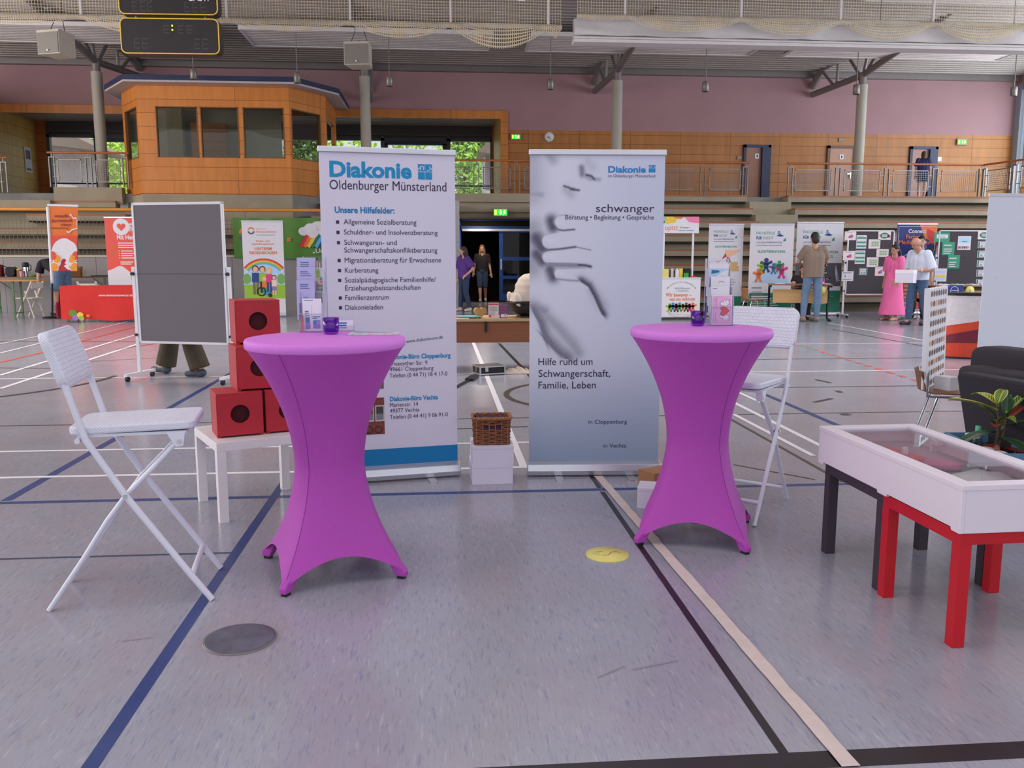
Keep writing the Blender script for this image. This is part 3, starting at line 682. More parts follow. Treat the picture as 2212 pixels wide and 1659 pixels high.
def plate(name, px, py, w, h, m_, label, cat):
    p = PY(px, py, 29.3); o = MB(m_).box(-w/2, w/2, -.04, 0, -h/2, h/2).build(name); o.location = (p.x, 29.3, p.z); return tag(o, label, cat)
boxm = M('box_beige', (150, 138, 124), .6)
plate('switch_box', 1597, 341, .16, .12, boxm, 'small grey box on the veneer left of the brown gallery door', 'switch box')
plate('switch_box', 2028, 344, .15, .15, white, 'small white box right of the navy door frame on the gallery', 'switch box')
plate('alarm_box', 1816, 302, .16, .12, boxm, 'small metal box above the pale gallery door', 'alarm')
plate('wall_plate', 1114, 349, .12, .08, boxm, 'small plate below the handrail under the left exit sign', 'wall plate')
p = PY(1186, 296, 29.3); t = thing('wall_clock', 'round white clock on the veneer wall above the photo banner', 'clock', (p.x, 29.3, p.z))
R90 = Matrix.Rotation(PI/2, 4, 'X')
MB(white).at(R90).lathe([(0, 0), (.15, 0), (.155, .04), (.14, .05), (0, .05)], 28).build('dial', t)
mb = MB(); ik = Ink(mb, lambda u, v, d: (u, -.052-d, v)); ik.stroke(black, [(0, 0), (-.07, -.03)], .02); ik.stroke(black, [(0, .02), (.04, -.11)], .012)
for i in range(12): a = i*PI/6; ik.stroke(black, [(.12*math.cos(a), .12*math.sin(a)), (.135*math.cos(a), .135*math.sin(a))], .01)
mb.build('hands', t)
egr = M('exit_green', (30, 190, 70), .5, 0, emit=1.6); eye_ = M('exit_glow', (240, 226, 120), .5, 0, emit=2.2); eor = M('exit_orange', (240, 170, 50), .5, 0, emit=2.0)
def exitsign(px, py, Y, w, label):
    p = PY(px, py, Y); t = thing('exit_sign', label, 'exit sign', (p.x, Y, p.z), 0, 'exit signs'); h = w*.48
    MB(boxm).box(-w/2-.03, w/2+.03, -.05, 0, -h/2-.03, h/2+.03).build('housing', t)
    mb = MB(); ik = Ink(mb, lambda u, v, d: (u, -.052-d, v), .002); s = w
    ik.rect(egr, -w/2, w/2, -h/2, h/2, 0); ik.rect(eor, -.46*s, -.3*s, -.18*s, .2*s); ik.poly(eye_, [(-.05*s, .18*s), (-.05*s, 0), (-.12*s, 0), (0, -.2*s), (.12*s, 0), (.05*s, 0), (.05*s, .18*s)])
    ik.disc(eye_, .3*s, .14*s, .05*s); ik.stroke(eye_, [(.3*s, .1*s), (.28*s, -.04*s), (.2*s, -.2*s)], .07*s); ik.stroke(eye_, [(.28*s, -.04*s), (.4*s, -.1*s)], .06*s); ik.stroke(eye_, [(.2*s, .05*s), (.4*s, .02*s)], .05*s)
    mb.build('lit_face', t)
exitsign(1081, 459, 25.86, .38, 'lit green exit sign over the blue door between the banners')
exitsign(1114, 296, 29.28, .27, 'lit green exit sign on the veneer wall left of the clock')
exitsign(2077, 307, 29.28, .3, 'lit green exit sign on the veneer wall at the far right')

# ================================================================== outside the bay windows
grd = M('outside_paving', (190, 186, 180), .9, .1, 2); struct(MB(grd).box(-60, 30, 33.4, 90, 2.7, 2.9).build('ground_outside'))
leafm = [M('leaf_bright', (176, 206, 84), .6, .25, 3), M('leaf_mid', (146, 182, 72), .6, .25, 3), M('leaf_dark', (92, 126, 56), .6, .25, 3)]
bark = M('bark', (96, 80, 64), .9, .2, 6)
def tree(x, y, h, r, lm, label):
    t = thing('tree', label, 'tree', (x, y, 2.9), 0, 'trees outside the bay windows'); MB(bark).tube([(0, 0, 0), (.1, 0, h*.3), (0, .1, h*.7)], [.16, .12, .05], 8).build('trunk', t)
    mb = MB(lm)
    for i in range(1500):
        a, z = random.uniform(0, 2*PI), random.random(); q = r*math.sqrt(random.random())*math.sin(PI*(.12+.84*z))
        p = Vector((q*math.cos(a), q*math.sin(a), h*(.06+.94*z))); s = random.uniform(.1, .22)
        d1 = Vector((random.uniform(-1, 1), random.uniform(-1, 1), random.uniform(-1, 1))).normalized(); d2 = d1.orthogonal().normalized()
        mb.add([p-d1*s, p+d2*s*.5, p+d1*s, p-d2*s*.5], [(0, 1, 2, 3)], False)
    mb.build('foliage', t)
def out(px, Y): return PY(px, 340, Y).x
for px, Y, h, r, k, lb in ((218, 44, 4.3, 1.7, 0, 'bright leafy tree seen through the left bay window'), (262, 48, 5.4, 1.8, 0, 'bright leafy tree beside the control booth, in the left bay window'),
                           (665, 41, 4.6, 1.3, 2, 'dark leafy tree seen through the right slanted booth pane'), (742, 47, 5.8, 2.2, 0, 'sunlit tree seen just right of the control booth'), (893, 52, 6.6, 2.6, 1, 'sunlit tree seen above the middle of the text banner'),
                           (1002, 45, 4.8, 1.4, 1, 'leafy tree seen over the right corner of the text banner'), (1038, 49, 5.0, 1.1, 2, 'smaller shrub below the outside lamp mirror right of the text banner')): tree(out(px, Y), Y, h, r, leafm[k], lb)
def house(px0, px1, Y, h, lb):
    x0, x1 = out(px0, Y), out(px1, Y); t = thing('brick_annex', lb, 'building', (x0, Y, 2.9), 0); w = x1-x0
    MB(M('pale_brick', (196, 184, 186), .9, .1, 6)).box(0, w, 0, 2.5, 0, h).build('wall', t); MB(M('annex_roof', (140, 122, 112), .8)).prism([(-.3, h), (w+1.2, h-.25), (w+1.2, h-.15), (.3, h+.7)], lambda u, v, d: (u, d, v), -.8, 2.6).build('roof', t)
house(112, 162, 36, 2.75, 'pale brick annex with a projecting roof outside the left bay window')
house(1048, 1075, 36, 2.6, 'strip of brick building outside the right end of the bay')

# ================================================================== bar tables with stretch covers
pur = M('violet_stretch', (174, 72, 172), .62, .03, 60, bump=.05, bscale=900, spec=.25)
purt = M('violet_stretch_lit', (208, 122, 214), .62, .03, 60, spec=.25)  # lighter copy of the violet, the light on the top put into colour
purd = M('violet_seam', (126, 44, 136), .7)
def bar_table(loc, a, label):
    t = thing('bar_table', label, 'bar table', loc, a, 'high bar tables')
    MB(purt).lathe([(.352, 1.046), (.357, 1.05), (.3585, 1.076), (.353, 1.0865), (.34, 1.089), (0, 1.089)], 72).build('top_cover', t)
    def side(u, v):
        th = 2*PI*u; c = max(abs(math.cos(th-PI/4)), abs(math.sin(th-PI/4))); sq = .7071/c    # 1 at a foot, .707 mid-side
        foot = ((sq-.7071)/.2929)
        x_ = math.sqrt(max(0, 1-c*c))/c; zb = .03+.105*(1-x_*x_); rb = .388*sq-.018*(1-x_*x_)
        rw, zw, R = .158+.006*foot, .50, .353
        if v < .5:
            s = v/.5; z = 1.05+(zw-1.05)*s; r = rw+(R-rw)*(1-s)**1.95
        else:
            s = (v-.5)/.5; z = zw+(zb-zw)*s; r = rw+(rb-rw)*(.28*s+.72*s**2.0)
        return (r*math.cos(th), r*math.sin(th), z)
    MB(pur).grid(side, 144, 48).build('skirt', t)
    for k in range(4):
        w = PI/2*k
        c_, s_ = math.cos(w), math.sin(w); R_ = Matrix.Rotation(w, 4, 'Z')
        MB(pur).at(R_).prism([(.29, .115), (.378, .055), (.394, .035), (.394, .012), (.345, .012)], lambda u, v, d: (u, d*(1.3-.5*(u-.29)/.1), v), -.021, .021).build('foot_pocket', t, bevel=.006)
        MB(black).at(R_).box(.35, .383, -.014, .014, 0, .012).build('foot_cap', t)
    for th in (.0, .5):
        MB(purd).tube([Vector(side(th, v/40))*1.0+Vector((math.cos(th*2*PI), math.sin(th*2*PI), 0))*.0008 for v in range(41)], .0011, 5).build('seam', t)
    MB(steel).cyl((0, 0, .06), (0, 0, 1.05), .03).build('pole', t)
    return t
TL, TR, TZ = Vector((-.512, 3.99, 0)), Vector((1.335, 4.35, 0)), 1.089
bar_table(TL, math.atan2(-.355, -.175), 'high table in a stretched violet cover before the text banner, carrying a flat sheet')
bar_table(TR, math.atan2(-.335, .15)+.02, 'high table in a stretched violet cover before the photo banner, carrying the heart card')
# ================================================================== white folding bar chairs
rat = M('white_rattan', (218, 218, 232), .5, .03, 20); N, K, b = nodes(rat)
tc = N.new('ShaderNodeTexCoord'); sx = N.new('ShaderNodeSeparateXYZ'); cx = N.new('ShaderNodeCombineXYZ'); ad = N.new('ShaderNodeMath'); bk = N.new('ShaderNodeTexBrick'); bp = N.new('ShaderNodeBump')
K.new(tc.outputs['Object'], sx.inputs[0]); K.new(sx.outputs['X'], ad.inputs[0]); K.new(sx.outputs['Z'], ad.inputs[1]); K.new(sx.outputs['Y'], cx.inputs['X']); K.new(ad.outputs[0], cx.inputs['Y']); K.new(cx.outputs[0], bk.inputs['Vector'])
bk.inputs['Scale'].default_value = 1; bk.inputs['Brick Width'].default_value = .026; bk.inputs['Row Height'].default_value = .0125; bk.inputs['Mortar Size'].default_value = .0024; bk.inputs['Mortar Smooth'].default_value = 1
bk.inputs['Color1'].default_value = (1, 1, 1, 1); bk.inputs['Color2'].default_value = (.8, .8, .8, 1); bk.inputs['Mortar'].default_value = (0, 0, 0, 1)
bp.inputs['Strength'].default_value = .5; bp.inputs['Distance'].default_value = .006; K.new(bk.outputs['Color'], bp.inputs['Height']); K.new(bp.outputs[0], b.inputs['Normal'])
cw = M('chair_tube_white', (216, 216, 228), .4, .02, 8)
def bar_chair(loc, a, label):
    t = thing('folding_bar_chair', label, 'bar chair', loc, a, 'white folding bar chairs'); o = -.325
    S1 = [(.066, 1.13), (.135, .945), (.196, .72), (.333, .478), (.47, .27), (.572, .115), (.648, 0)]; S2 = [(.548, .70), (.44, .585), (.333, .478), (.25, .37), (.15, .215), (.07, .1), (.004, 0)]
    for s in (-1, 1):
        y = s*.195
        m1 = MB(cw).tube([(u+o, y, z+(.004 if z == 0 else 0)) for u, z in S1], .0145, 10, flat=.75); m1.build('upright_leg', t)
        m2 = MB(cw).tube([(u+o, s*.168, z+(.004 if z == 0 else 0)) for u, z in S2], .0145, 10, flat=.75); m2.build('rear_leg', t)
        MB(cw).prism([(.50, .735), (.575, .735), (.565, .675), (.535, .672)], lambda u, v, d: (u+o, d, v), s*.15, s*.185).build('hinge_plate', t)
        MB(chrome).cyl((.333+o, s*.16, .478), (.333+o, s*.213, .478), .009, n=10).cyl((.55+o, s*.15, .695), (.55+o, s*.19, .695), .009, n=10).build('rivet', t)
    MB(cw).cyl((.165+o, -.2, .715), (.165+o, .2, .715), .011).build('seat_pin', t)
    MB(cw).cyl((.572+o, -.19, .115), (.572+o, .19, .115), .012).build('footrest_bar', t); MB(cw).cyl((.06+o, -.165, .085), (.06+o, .165, .085), .01).build('rear_bar', t)
    ol = rr(.125, .615, -.178, .178, .045, 6)
    MB(rat).prism([(u+o, v) for u, v in ol], lambda u, v, d: (u, v, d+.02*(u)), .738, .772).build('seat', t, bevel=.008)
    MB(cw).box(.16+o, .58+o, -.17, .17, .724, .736).build('seat_frame', t)
    c = .24; ol = rr(-.215, .215, 0, c, .05, 6)
    def back(u, v, d):
        z = .925+v*.95; x = .14-.075*(v/c)*1.0; curve = .018*(1-(u/.215)**2)
        return (x+o-curve+d*.94, u, z+d*.3)
    MB(rat).prism(ol, back, -.018, .02).build('backrest', t, bevel=.008)
    return t
A_, Bf = G(100, 1326), G(460, 1296); a = math.atan2((Bf-A_).y, (Bf-A_).x); d = Vector((math.cos(a), math.sin(a), 0)); l = Vector((-d.y, d.x, 0))
ch = bar_chair(A_+d*.325+l*.195, a, 'white folding bar chair at the left edge of the stand, turned to the table')
dup(ch, Vector((1.744, 4.80, 0)), math.radians(-129.7), 'white folding bar chair half hidden behind the right-hand violet table')

# ================================================================== the two big roll-up banners
paper = M('banner_white', (214, 210, 228), .5, .015, 2); ink = M('ink_plum', (58, 42, 72), .6, 0); cyan = M('ink_cyan', (10, 138, 192), .5, 0); cyd = M('ink_cyan_deep', (0, 118, 178), .5, .04, 3)
def rollup(name_label, c, a, w, H_, panel=None, zb=.1, group='big roll-up banners', rail=alu, paperm=None):
    t = thing('rollup_banner', name_label, 'roll-up banner', c, a, group); h = w/2
    prof = [(-.05, 0), (.05, 0), (.055, .03), (.045, .07), (.012, .088), (-.012, .088), (-.045, .07), (-.055, .03)]
    MB(rail).prism([(y, z+.012) for y, z in prof], lambda u, v, d: (d, u, v), -h-.012, h+.012).build('base_cassette', t, bevel=.004)
    for s in (-.55, .55): MB(rail).prism(rr(s*h-.025, s*h+.025, -.17, .12, .012), lambda u, v, d: (u, v, d), 0, .009).build('swivel_foot', t)
    MB(rail).box(-h-.006, h+.006, -.016, .012, H_-.035, H_).build('top_rail', t, bevel=.004)
    MB(steel).cyl((0, .03, .09), (0, .03, H_-.02), .01, n=8).build('support_pole', t)
    if panel is None: MB(paperm or paper).box(-h, h, -.003, .003, zb, H_-.03).build('printed_panel', t)
    else: panel(t, h, zb, H_-.03)
    return t
class Map:        # photo pixels -> coordinates on an upright sheet
    def __init__(s, P, a, u0): s.P = P; s.a = a; s.u0 = u0
    def __call__(s, px, py): u, z = UZ(px, py, s.P, s.a); return u-s.u0, z
def logo(ik, m, wm_, u, v, w):
    g = w*.035; h = w*1.06
    for i in (0, 1):
        x0 = u+i*(w/2+g/2); x1 = x0+w/2-g/2; ik.rect(m, x0, x1, v, v+h*.48); ik.rect(m, x0, x1, v+h*.48+g*1.6, v+h)
        cx_ = u+w*(.27 if i == 0 else .73); ik.arc(wm_, cx_, v+h*.73, w*.14, w*.055, -60 if i == 0 else 60, 240 if i == 0 else -120+0, 2)
        ik.arc(wm_, u+w*(.18 if i == 0 else .82), v+h*.56, w*.2, w*.05, 70, 200 if i == 0 else -20, 2)
a1 = math.radians(11.1); P1_ = G(797, 1040); d1 = Vector((math.cos(a1), math.sin(a1), 0)); q1 = Map(P1_, a1, .1675)
b1 = rollup('white roll-up banner with a large blue heading and a bulleted list, left of the gap', P1_+d1*.1675, a1, .845, 2.115)
mb = MB(); ik = Ink(mb, lambda u, v, d: (u, -.004-d, v), .0008); K1 = .00302
def T1(m, s, p0, p1, pb, cap, bold=0, tilt=0):
    u0, z = q1(p0, pb); u1, _ = q1(p1, pb); ik.text(m, s, u0, z, cap*K1, u1-u0, 'l', bold, None, 0, tilt)
T1(cyan, 'Diakonie', 712, 889, 380.5, 30, .036); T1(ink, 'Oldenburger Münsterland', 712, 964, 408.5, 19)
mb.build('heading', b1); mb = MB(); ik.mb = mb
u, z = q1(903, 387.5); logo(ik, cyan, paper, u, z, q1(933, 388)[0]-u)
mb.build('logo', b1); mb = MB(); ik.mb = mb
T1(cyd, 'Unsere Hilfefelder:', 723, 852, 459.5, 12.3, .025); mb.build('list_heading', b1); mb = MB(); ik.mb = mb
fy = lambda y: 300+y/3.772
fx_ = lambda x: 680+x/3.772
for s, x0, x1, y, bl in (('Allgemeine Sozialberatung', 235, 827, 695, 1), ('Schuldner- und Insolvenzberatung', 237, 1000, 779, 1), ('Schwangeren- und', 240, 667, 863, 1), ('Schwangerschaftskonfliktberatung', 240, 998, 926, 0), ('Migrationsberatung für Erwachsene', 243, 1028, 1008, 1),
                     ('Kurberatung', 245, 517, 1090, 1), ('Sozialpädagogische Familienhilfe/', 245, 985, 1170, 1), ('Erziehungsbeistandschaften', 247, 860, 1235, 0), ('Familienzentrum', 248, 602, 1313, 1), ('Diakonieladen', 248, 555, 1393, 1)):
    T1(ink, s, fx_(x0), fx_(x1), fy(y), 10.4); mb.build('list_entry', b1); mb = MB(); ik.mb = mb
    if bl: u, z = q1(fx_(x0-62+(y-695)*.015), fy(y-4)); ik.rect(ink, u, u+.019, z, z+.02); mb.build('bullet', b1); mb = MB(); ik.mb = mb
mb = MB(); ik.mb = mb
T1(ink, 'www.diakonie-om.de', 877, 957, 741, 7.2, 0, .1)
mb.build('web_address', b1); mb = MB(); ik.mb = mb
for s, p0, p1, pb, m, cap, bd in (('Diakonie-Büro Cloppenburg', 834, 973, 776, cyan, 9.6, .03), ('Friesoyther Str. 9', 841.5, 923, 790, ink, 9, 0), ('49661 Cloppenburg', 841.5, 936, 802, ink, 9, 0), ('Telefon (0 44 71) 18 4 17-0', 841.5, 966, 815.5, ink, 9, 0),
                              ('Diakonie-Büro Vechta', 842, 946, 866.5, cyan, 9.6, .03), ('Marienstr. 14', 842, 903, 879, ink, 9, 0), ('49377 Vechta', 842, 906, 891.5, ink, 9, 0), ('Telefon (0 44 41) 9 06 91-0', 842, 967, 905, ink, 9, 0)):
    T1(m, s, p0, p1, pb, cap, bd); mb.build('address_line', b1); mb = MB(); ik.mb = mb
zt2 = q1(985, 960)[1]; zb2 = .102; ik.rect(cyd, -.4225, .4225, zb2, zt2, .5)
mb.build('blue_band', b1); mb = MB(); ik.mb = mb
brk = M('photo_brick', (124, 62, 56), .7, .2, 40); grn = M('photo_green', (96, 92, 74), .7, .3, 60); pw = M('photo_window', (120, 124, 134), .6); pf = M('photo_frame', (196, 188, 186), .6)
u1_, zA = q1(831, 937); zB = q1(831, 858)[1]; ik.rect(brk, u1_-.2, u1_, zA, zB)
for i in range(3): ik.rect(pf, u1_-.195+i*.068, u1_-.135+i*.068, zA+.085, zB-.05, 2); ik.rect(pw, u1_-.188+i*.068, u1_-.142+i*.068, zA+.095, zB-.058, 3); ik.rect(M('photo_shade', (70, 64, 66), .6), u1_-.188+i*.068, u1_-.142+i*.068, zB-.105, zB-.058, 4)
for i in (0, 1): ik.arc(black, u1_-.1+i*.06, zA+.032, .022, .005, 0, 360, 3)
mb.build('building_photo', b1); mb = MB(); ik.mb = mb
zA, zB = q1(831, 839)[1], q1(831, 803)[1]; ik.rect(grn, u1_-.2, u1_, zA, zA+.05); ik.rect(brk, u1_-.2, u1_, zA+.05, zB+.13)
mb.build('building_photo', b1)

import numpy as np
a2 = math.radians(-3.16); P2_ = G(1141, 1027); d2 = Vector((math.cos(a2), math.sin(a2), 0)); q2 = Map(P2_, a2, .4365)
def photo_panel(t, h, z0, z1):
    nu, nv = 190, 430
    mb = MB().grid(lambda u, v: (-h+2*h*u, -.003, z0+(z1-z0)*v), nu, nv, False); pr = M('photo_print', (200, 200, 224), .5, 0); o = mb.build('printed_panel', t, pr)
    co = np.array([v.co[:] for v in o.data.vertices]); U, Zc = co[:, 0], co[:, 2]
    X9 = (U+h)/(2*h)*1085+18; Y9 = 135+(z1-Zc)/(z1-z0)*(2565-135)         # print coordinates: quarter pixels of the photo
    Dk = np.zeros(len(U)); Lt = np.zeros(len(U))
    def seg(pts, r, k, arr=None, r2=None, side=None):
        out = np.zeros(len(U))
        for (x0, y0), (x1, y1) in zip(pts[:-1], pts[1:]):
            dx, dy = x1-x0, y1-y0; L2 = dx*dx+dy*dy; s = np.clip(((X9-x0)*dx+(Y9-y0)*dy)/L2, 0, 1); ex, ey = X9-x0-s*dx, Y9-y0-s*dy
            rr_ = r; 
            if side is not None:
                sg = (ex*(-dy)+ey*dx)*side; rr_ = np.where(sg > 0, r2, r)
            out = np.maximum(out, k*np.exp(-(ex*ex+ey*ey)/(rr_*rr_)))
        (Dk if arr is None else arr)[:] = np.maximum(Dk if arr is None else arr, out)
    D = lambda p, r, k, **w: seg(p, r, k, **w)
    D([(18, 150), (18, 430)], 120, .22); D([(170, 140), (200, 175)], 45, .25); D([(18, 435), (110, 440)], 30, .3)
    D([(432, 235), (438, 285)], 24, .55); D([(470, 290), (510, 300), (535, 322)], 11, .85); D([(440, 290), (500, 320), (575, 325)], 16, .3); D([(480, 200), (520, 230)], 40, .12)
    D([(292, 376), (330, 386), (362, 402), (412, 407)], 9, .8); D([(345, 396), (375, 402)], 12, .9); D([(310, 400), (350, 440)], 36, .18)
    D([(190, 640), (205, 690)], 46, .85); D([(70, 775), (120, 850)], 62, .82); D([(75, 900), (120, 950)], 56, .8); D([(185, 1020), (210, 1078)], 46, .8); D([(40, 700), (40, 1000)], 90, .3); D([(130, 985), (420, 988)], 20, .5); D([(180, 970), (140, 880)], 30, .5)
    F = np.zeros(len(U))                                    # the fingers lie over the soft darks
    for p, w in (([(272, 652), (330, 655), (560, 690)], 54), ([(172, 802), (300, 780), (600, 790)], 58), ([(168, 925), (300, 915), (620, 930)], 50), ([(262, 1055), (420, 1060), (560, 1075)], 46)):
        out = np.zeros(len(U))
        for (x0, y0), (x1, y1) in zip(p[:-1], p[1:]):
            dx, dy = x1-x0, y1-y0; t_ = np.clip(((X9-x0)*dx+(Y9-y0)*dy)/(dx*dx+dy*dy), 0, 1); dd = np.hypot(X9-x0-t_*dx, Y9-y0-t_*dy); out = np.maximum(out, np.clip((w-dd)/9, 0, 1))
        F = np.maximum(F, out)
    Dk *= 1-.94*F
    D([(190, 698), (285, 716), (380, 708)], 7, .75); D([(240, 603), (300, 596), (380, 602)], 5, .25); D([(150, 868), (260, 860), (390, 843)], 8, .8); D([(390, 843), (450, 855), (515, 868)], 5, .5); D([(135, 752), (250, 726)], 6, .22)
    D([(140, 968), (260, 972), (420, 976)], 6, .5); D([(415, 984), (470, 987), (515, 997)], 11, .92); D([(225, 1012), (330, 1010), (480, 1004)], 5, .35); D([(230, 1092), (330, 1104), (430, 1109)], 8, .4)
    D([(440, 1112), (500, 1150), (548, 1230), (600, 1340), (620, 1375)], 7, .88, side=-1, r2=36); D([(540, 1190), (620, 1310)], 44, .22)
    D([(45, 1342), (100, 1440), (140, 1570), (250, 1680), (320, 1725)], 9, .6, side=-1, r2=70)
    D([(110, 1420), (150, 1530), (215, 1620), (290, 1700)], 26, .6); D([(90, 1330), (250, 1470), (370, 1600), (420, 1680)], 50, .3); D([(60, 1310), (140, 1350)], 45, .4)
    for p in ([(140, 790), (195, 800)], [(140, 912), (195, 920)], [(240, 1040), (282, 1048)], [(232, 650), (280, 660)]): seg(p, 20, .9, Lt)
    top, low = np.array([212, 214, 228.]), np.array([142, 160, 184.]); right = np.array([194, 200, 222.])
    f = np.clip((Y9-1700)/860, 0, 1)[:, None]**1.15; g = np.clip((X9-250)/700, 0, 1)[:, None]*.8
    C = (top*(1-g)+right*g)*(1-f)+low*f
    rng = np.random.default_rng(5); nz_ = 1+.10*rng.standard_normal(len(U))*np.clip(Dk*2, 0, 1)*(1-np.clip(Dk, 0, 1)); Dk2 = np.clip(Dk*nz_, 0, 1)[:, None]*(1-.75*Lt[:, None])
    C = C*(1-Dk2)+np.array([58, 56, 74.])*Dk2; C = C*(1-.5*Lt[:, None])+np.array([224, 222, 240.])*.5*Lt[:, None]
    c = C/255; c = np.where(c <= .04045, c/12.92, ((c+.055)/1.055)**2.4)
    at = o.data.color_attributes.new('print', 'FLOAT_COLOR', 'POINT'); at.data.foreach_set('color', np.concatenate([c, np.ones((len(c), 1))], 1).astype(np.float32).ravel())
    N, K, b = nodes(pr); an = N.new('ShaderNodeAttribute'); an.attribute_name = 'print'; K.new(an.outputs['Color'], b.inputs['Base Color'])
b2 = rollup('white roll-up banner with a black-and-white photo of a mouth and a hand on bare skin', P2_+d2*.4365, a2, .863, 2.12, photo_panel)
mb = MB(); ik = Ink(mb, lambda u, v, d: (u, -.004-d, v), .0008)
def T2(m, s, p0, p1, pb, cap, bold=0):
    u0, z = q2(p0, pb); u1, _ = q2(p1, pb); ik.text(m, s, u0, z, cap*K1, u1-u0, 'l', bold)
cy2 = M('ink_cyan_bright', (20, 130, 200), .5, 0); pl = M('ink_violet_grey', (104, 84, 134), .6, 0)
T2(cy2, 'Diakonie', 1313.5, 1394.5, 372.5, 13, .03); u, z = q2(1401, 372.5); logo(ik, cy2, paper, u, z, q2(1415.3, 372)[0]-u); T2(pl, 'im Oldenburger Münsterland', 1313.5, 1415, 383, 6.3)
mb.build('heading', b2); mb = MB(); ik.mb = mb
T2(ink, 'schwanger', 1287, 1413, 458, 16.5); T2(ink, 'Beratung • Begleitung • Gespräche', 1221, 1412, 474.2, 10)
mb.build('topic_text', b2); mb = MB(); ik.mb = mb
T2(ink, 'Hilfe rund um', 1163, 1279.6, 788.5, 15.6); T2(ink, 'Schwangerschaft,', 1163, 1318, 814, 15.6); T2(ink, 'Familie, Leben', 1163, 1286.5, 839, 15.6)
mb.build('slogan', b2); mb = MB(); ik.mb = mb
T2(ink, 'in Cloppenburg', 1271, 1354, 915, 8.8); T2(ink, 'in Vechta', 1303.7, 1352.7, 966.5, 8.8)
mb.build('place_names', b2)

# ================================================================== things on the violet tables
vio = glass('violet_glass', (204, 150, 234), .2, .03)
def votive(px, py, label):
    p = G(px, py, TZ)
    o = MB(vio).lathe([(0, 0), (.026, 0), (.033, .006), (.037, .02), (.038, .077), (.0345, .078), (.033, .02), (.028, .012), (0, .011)], 40).build('tealight_glass'); o.location = p+Vector((0, 0, .0006))
    MB(M('wax', (150, 90, 180), .5)).lathe([(0, .0125), (.02, .0125), (.02, .026), (0, .026)], 20).build('tealight', o)
    return tag(o, label, 'tealight glass', 'violet tealight glasses')
votive(715.5, 722, 'violet tealight glass on the left high table')
votive(1507, 704, 'violet tealight glass on the right high table beside the leaflet stand')
acr = glass('clear_acrylic', (250, 250, 253), .15, .03)
edge = M('acrylic_edge', (214, 214, 234), .2, .02, 5, trans=.4)
def leaflet(p, a, w, h, lean, label, draw=None, th=.004, m_=None, group='leaflets in the clear stands'):
    o = MB(m_ or white).box(-w/2, w/2, 0, th, 0, h).build('leaflet'); o.location = p; o.rotation_euler = (-lean, 0, a)
    if draw:
        mb = MB(); draw(Ink(mb, lambda u, v, d: (u, -.0004-d, v), .0004), w, h); mb.build('print', o)
    return tag(o, label, 'leaflet', group)
def holder(p, a, w, tiers, label, dy=.03, dz=.055, pock=.085):
    t = thing('brochure_stand', label, 'brochure stand', p, a, 'clear brochure stands')
    for i in range(tiers):
        y, z = i*dy, i*dz; h = pock
        MB(acr).box(-w/2, w/2, y, y+.0025, z, z+h).build('front_pane', t)
        mb = MB(edge)
        for s in (-1, 1): mb.box(s*w/2-.0015, s*w/2+.0015, y, y+dy-.003, z, z+h+.05)
        mb.box(-w/2, w/2, y, y+dy-.003, z-.0, z+.003).box(-w/2, w/2, y-.0006, y+.003, z+h-.001, z+h+.0015); mb.build('pocket_sides', t)
    MB(acr).box(-w/2, w/2, tiers*dy-.002, tiers*dy+.001, 0, tiers*dz+.1).build('back_pane', t)
    mb = MB(edge)
    for s in (-1, 1): mb.box(s*w/2-.002, s*w/2+.002, 0, tiers*dy, 0, .004).box(s*w/2-.002, s*w/2+.002, tiers*dy-.003, tiers*dy, 0, tiers*dz+.1)
    mb.build('base_frame', t); return t
bl = M('leaflet_blue', (24, 116, 176), .5, 0); lil = M('leaflet_lilac', (176, 172, 214), .5, .04, 20); lp = M('leaflet_violet', (150, 132, 200), .5); rdp = M('leaflet_red', (226, 84, 100), .5); gyt = M('leaflet_text', (104, 100, 140), .5, 0)
def dr_a(ik, w, h):
    ik.lines(bl, -w*.3, w*.2, h*.9, 1, .01, .005); ik.lines(gyt, -w*.3, w*.3, h*.85, 2, .009, .0035); ik.disc(lp, 0, h*.45, w*.22, h*.14)
def dr_b(ik, w, h):
    ik.lines(bl, -w*.4, w*.1, h*.95, 1, .01, .003); ik.lines(bl, -w*.38, -w*.12, h*.62, 1, .01, .006); ik.lines(gyt, -w*.38, -w*.12, h*.56, 2, .012, .004); ik.lines(bl, w*.02, w*.42, h*.45, 1, .01, .005); ik.lines(gyt, w*.02, w*.35, h*.4, 1, .01, .004)
    ik.rect(bl, -w*.36, -w*.12, h*.25, h*.42); ik.rect(lp, -w*.36, -w*.1, h*.05, h*.25); ik.rect(bl, w*.04, w*.22, h*.2, h*.33); ik.rect(lp, w*.22, w*.42, h*.2, h*.34); ik.rect(lp, w*.04, w*.42, h*.07, h*.2); ik.rect(lil, -w*.03, -w*.02, 0, h*.8)
hp = G(672, 718, TZ)+Vector((0, 0, .001)); ha = -.12
holder(hp, ha, .112, 5, 'tall clear brochure stand on the left high table', .022, .052, .088)
hd = lambda x, y, z: hp+Vector((x*math.cos(ha)-y*math.sin(ha), x*math.sin(ha)+y*math.cos(ha), z))
leaflet(hd(.006, .006, .006), ha, .092, .155, .02, 'white leaflet with two blue squares, front pocket of the stand on the left table', dr_b)
leaflet(hd(-.028, .028, .058), ha, .088, .19, .02, 'lilac leaflet in the second pocket of the stand on the left table', dr_a, .004, lil)
leaflet(hd(-.030, .050, .11), ha, .09, .2, .02, 'lilac leaflet with a raised-arms picture, middle pocket, left table stand', dr_a, .004, lil)
leaflet(hd(-.034, .072, .15), ha, .09, .205, .02, 'topmost lilac leaflet at the back of the stand on the left table', dr_a, .008, lil)
leaflet(hd(-.045, -.002, .004), ha-1.2, .03, .075, .02, 'narrow red leaflet standing at the left side of the stand on the left table', None, .003, rdp)
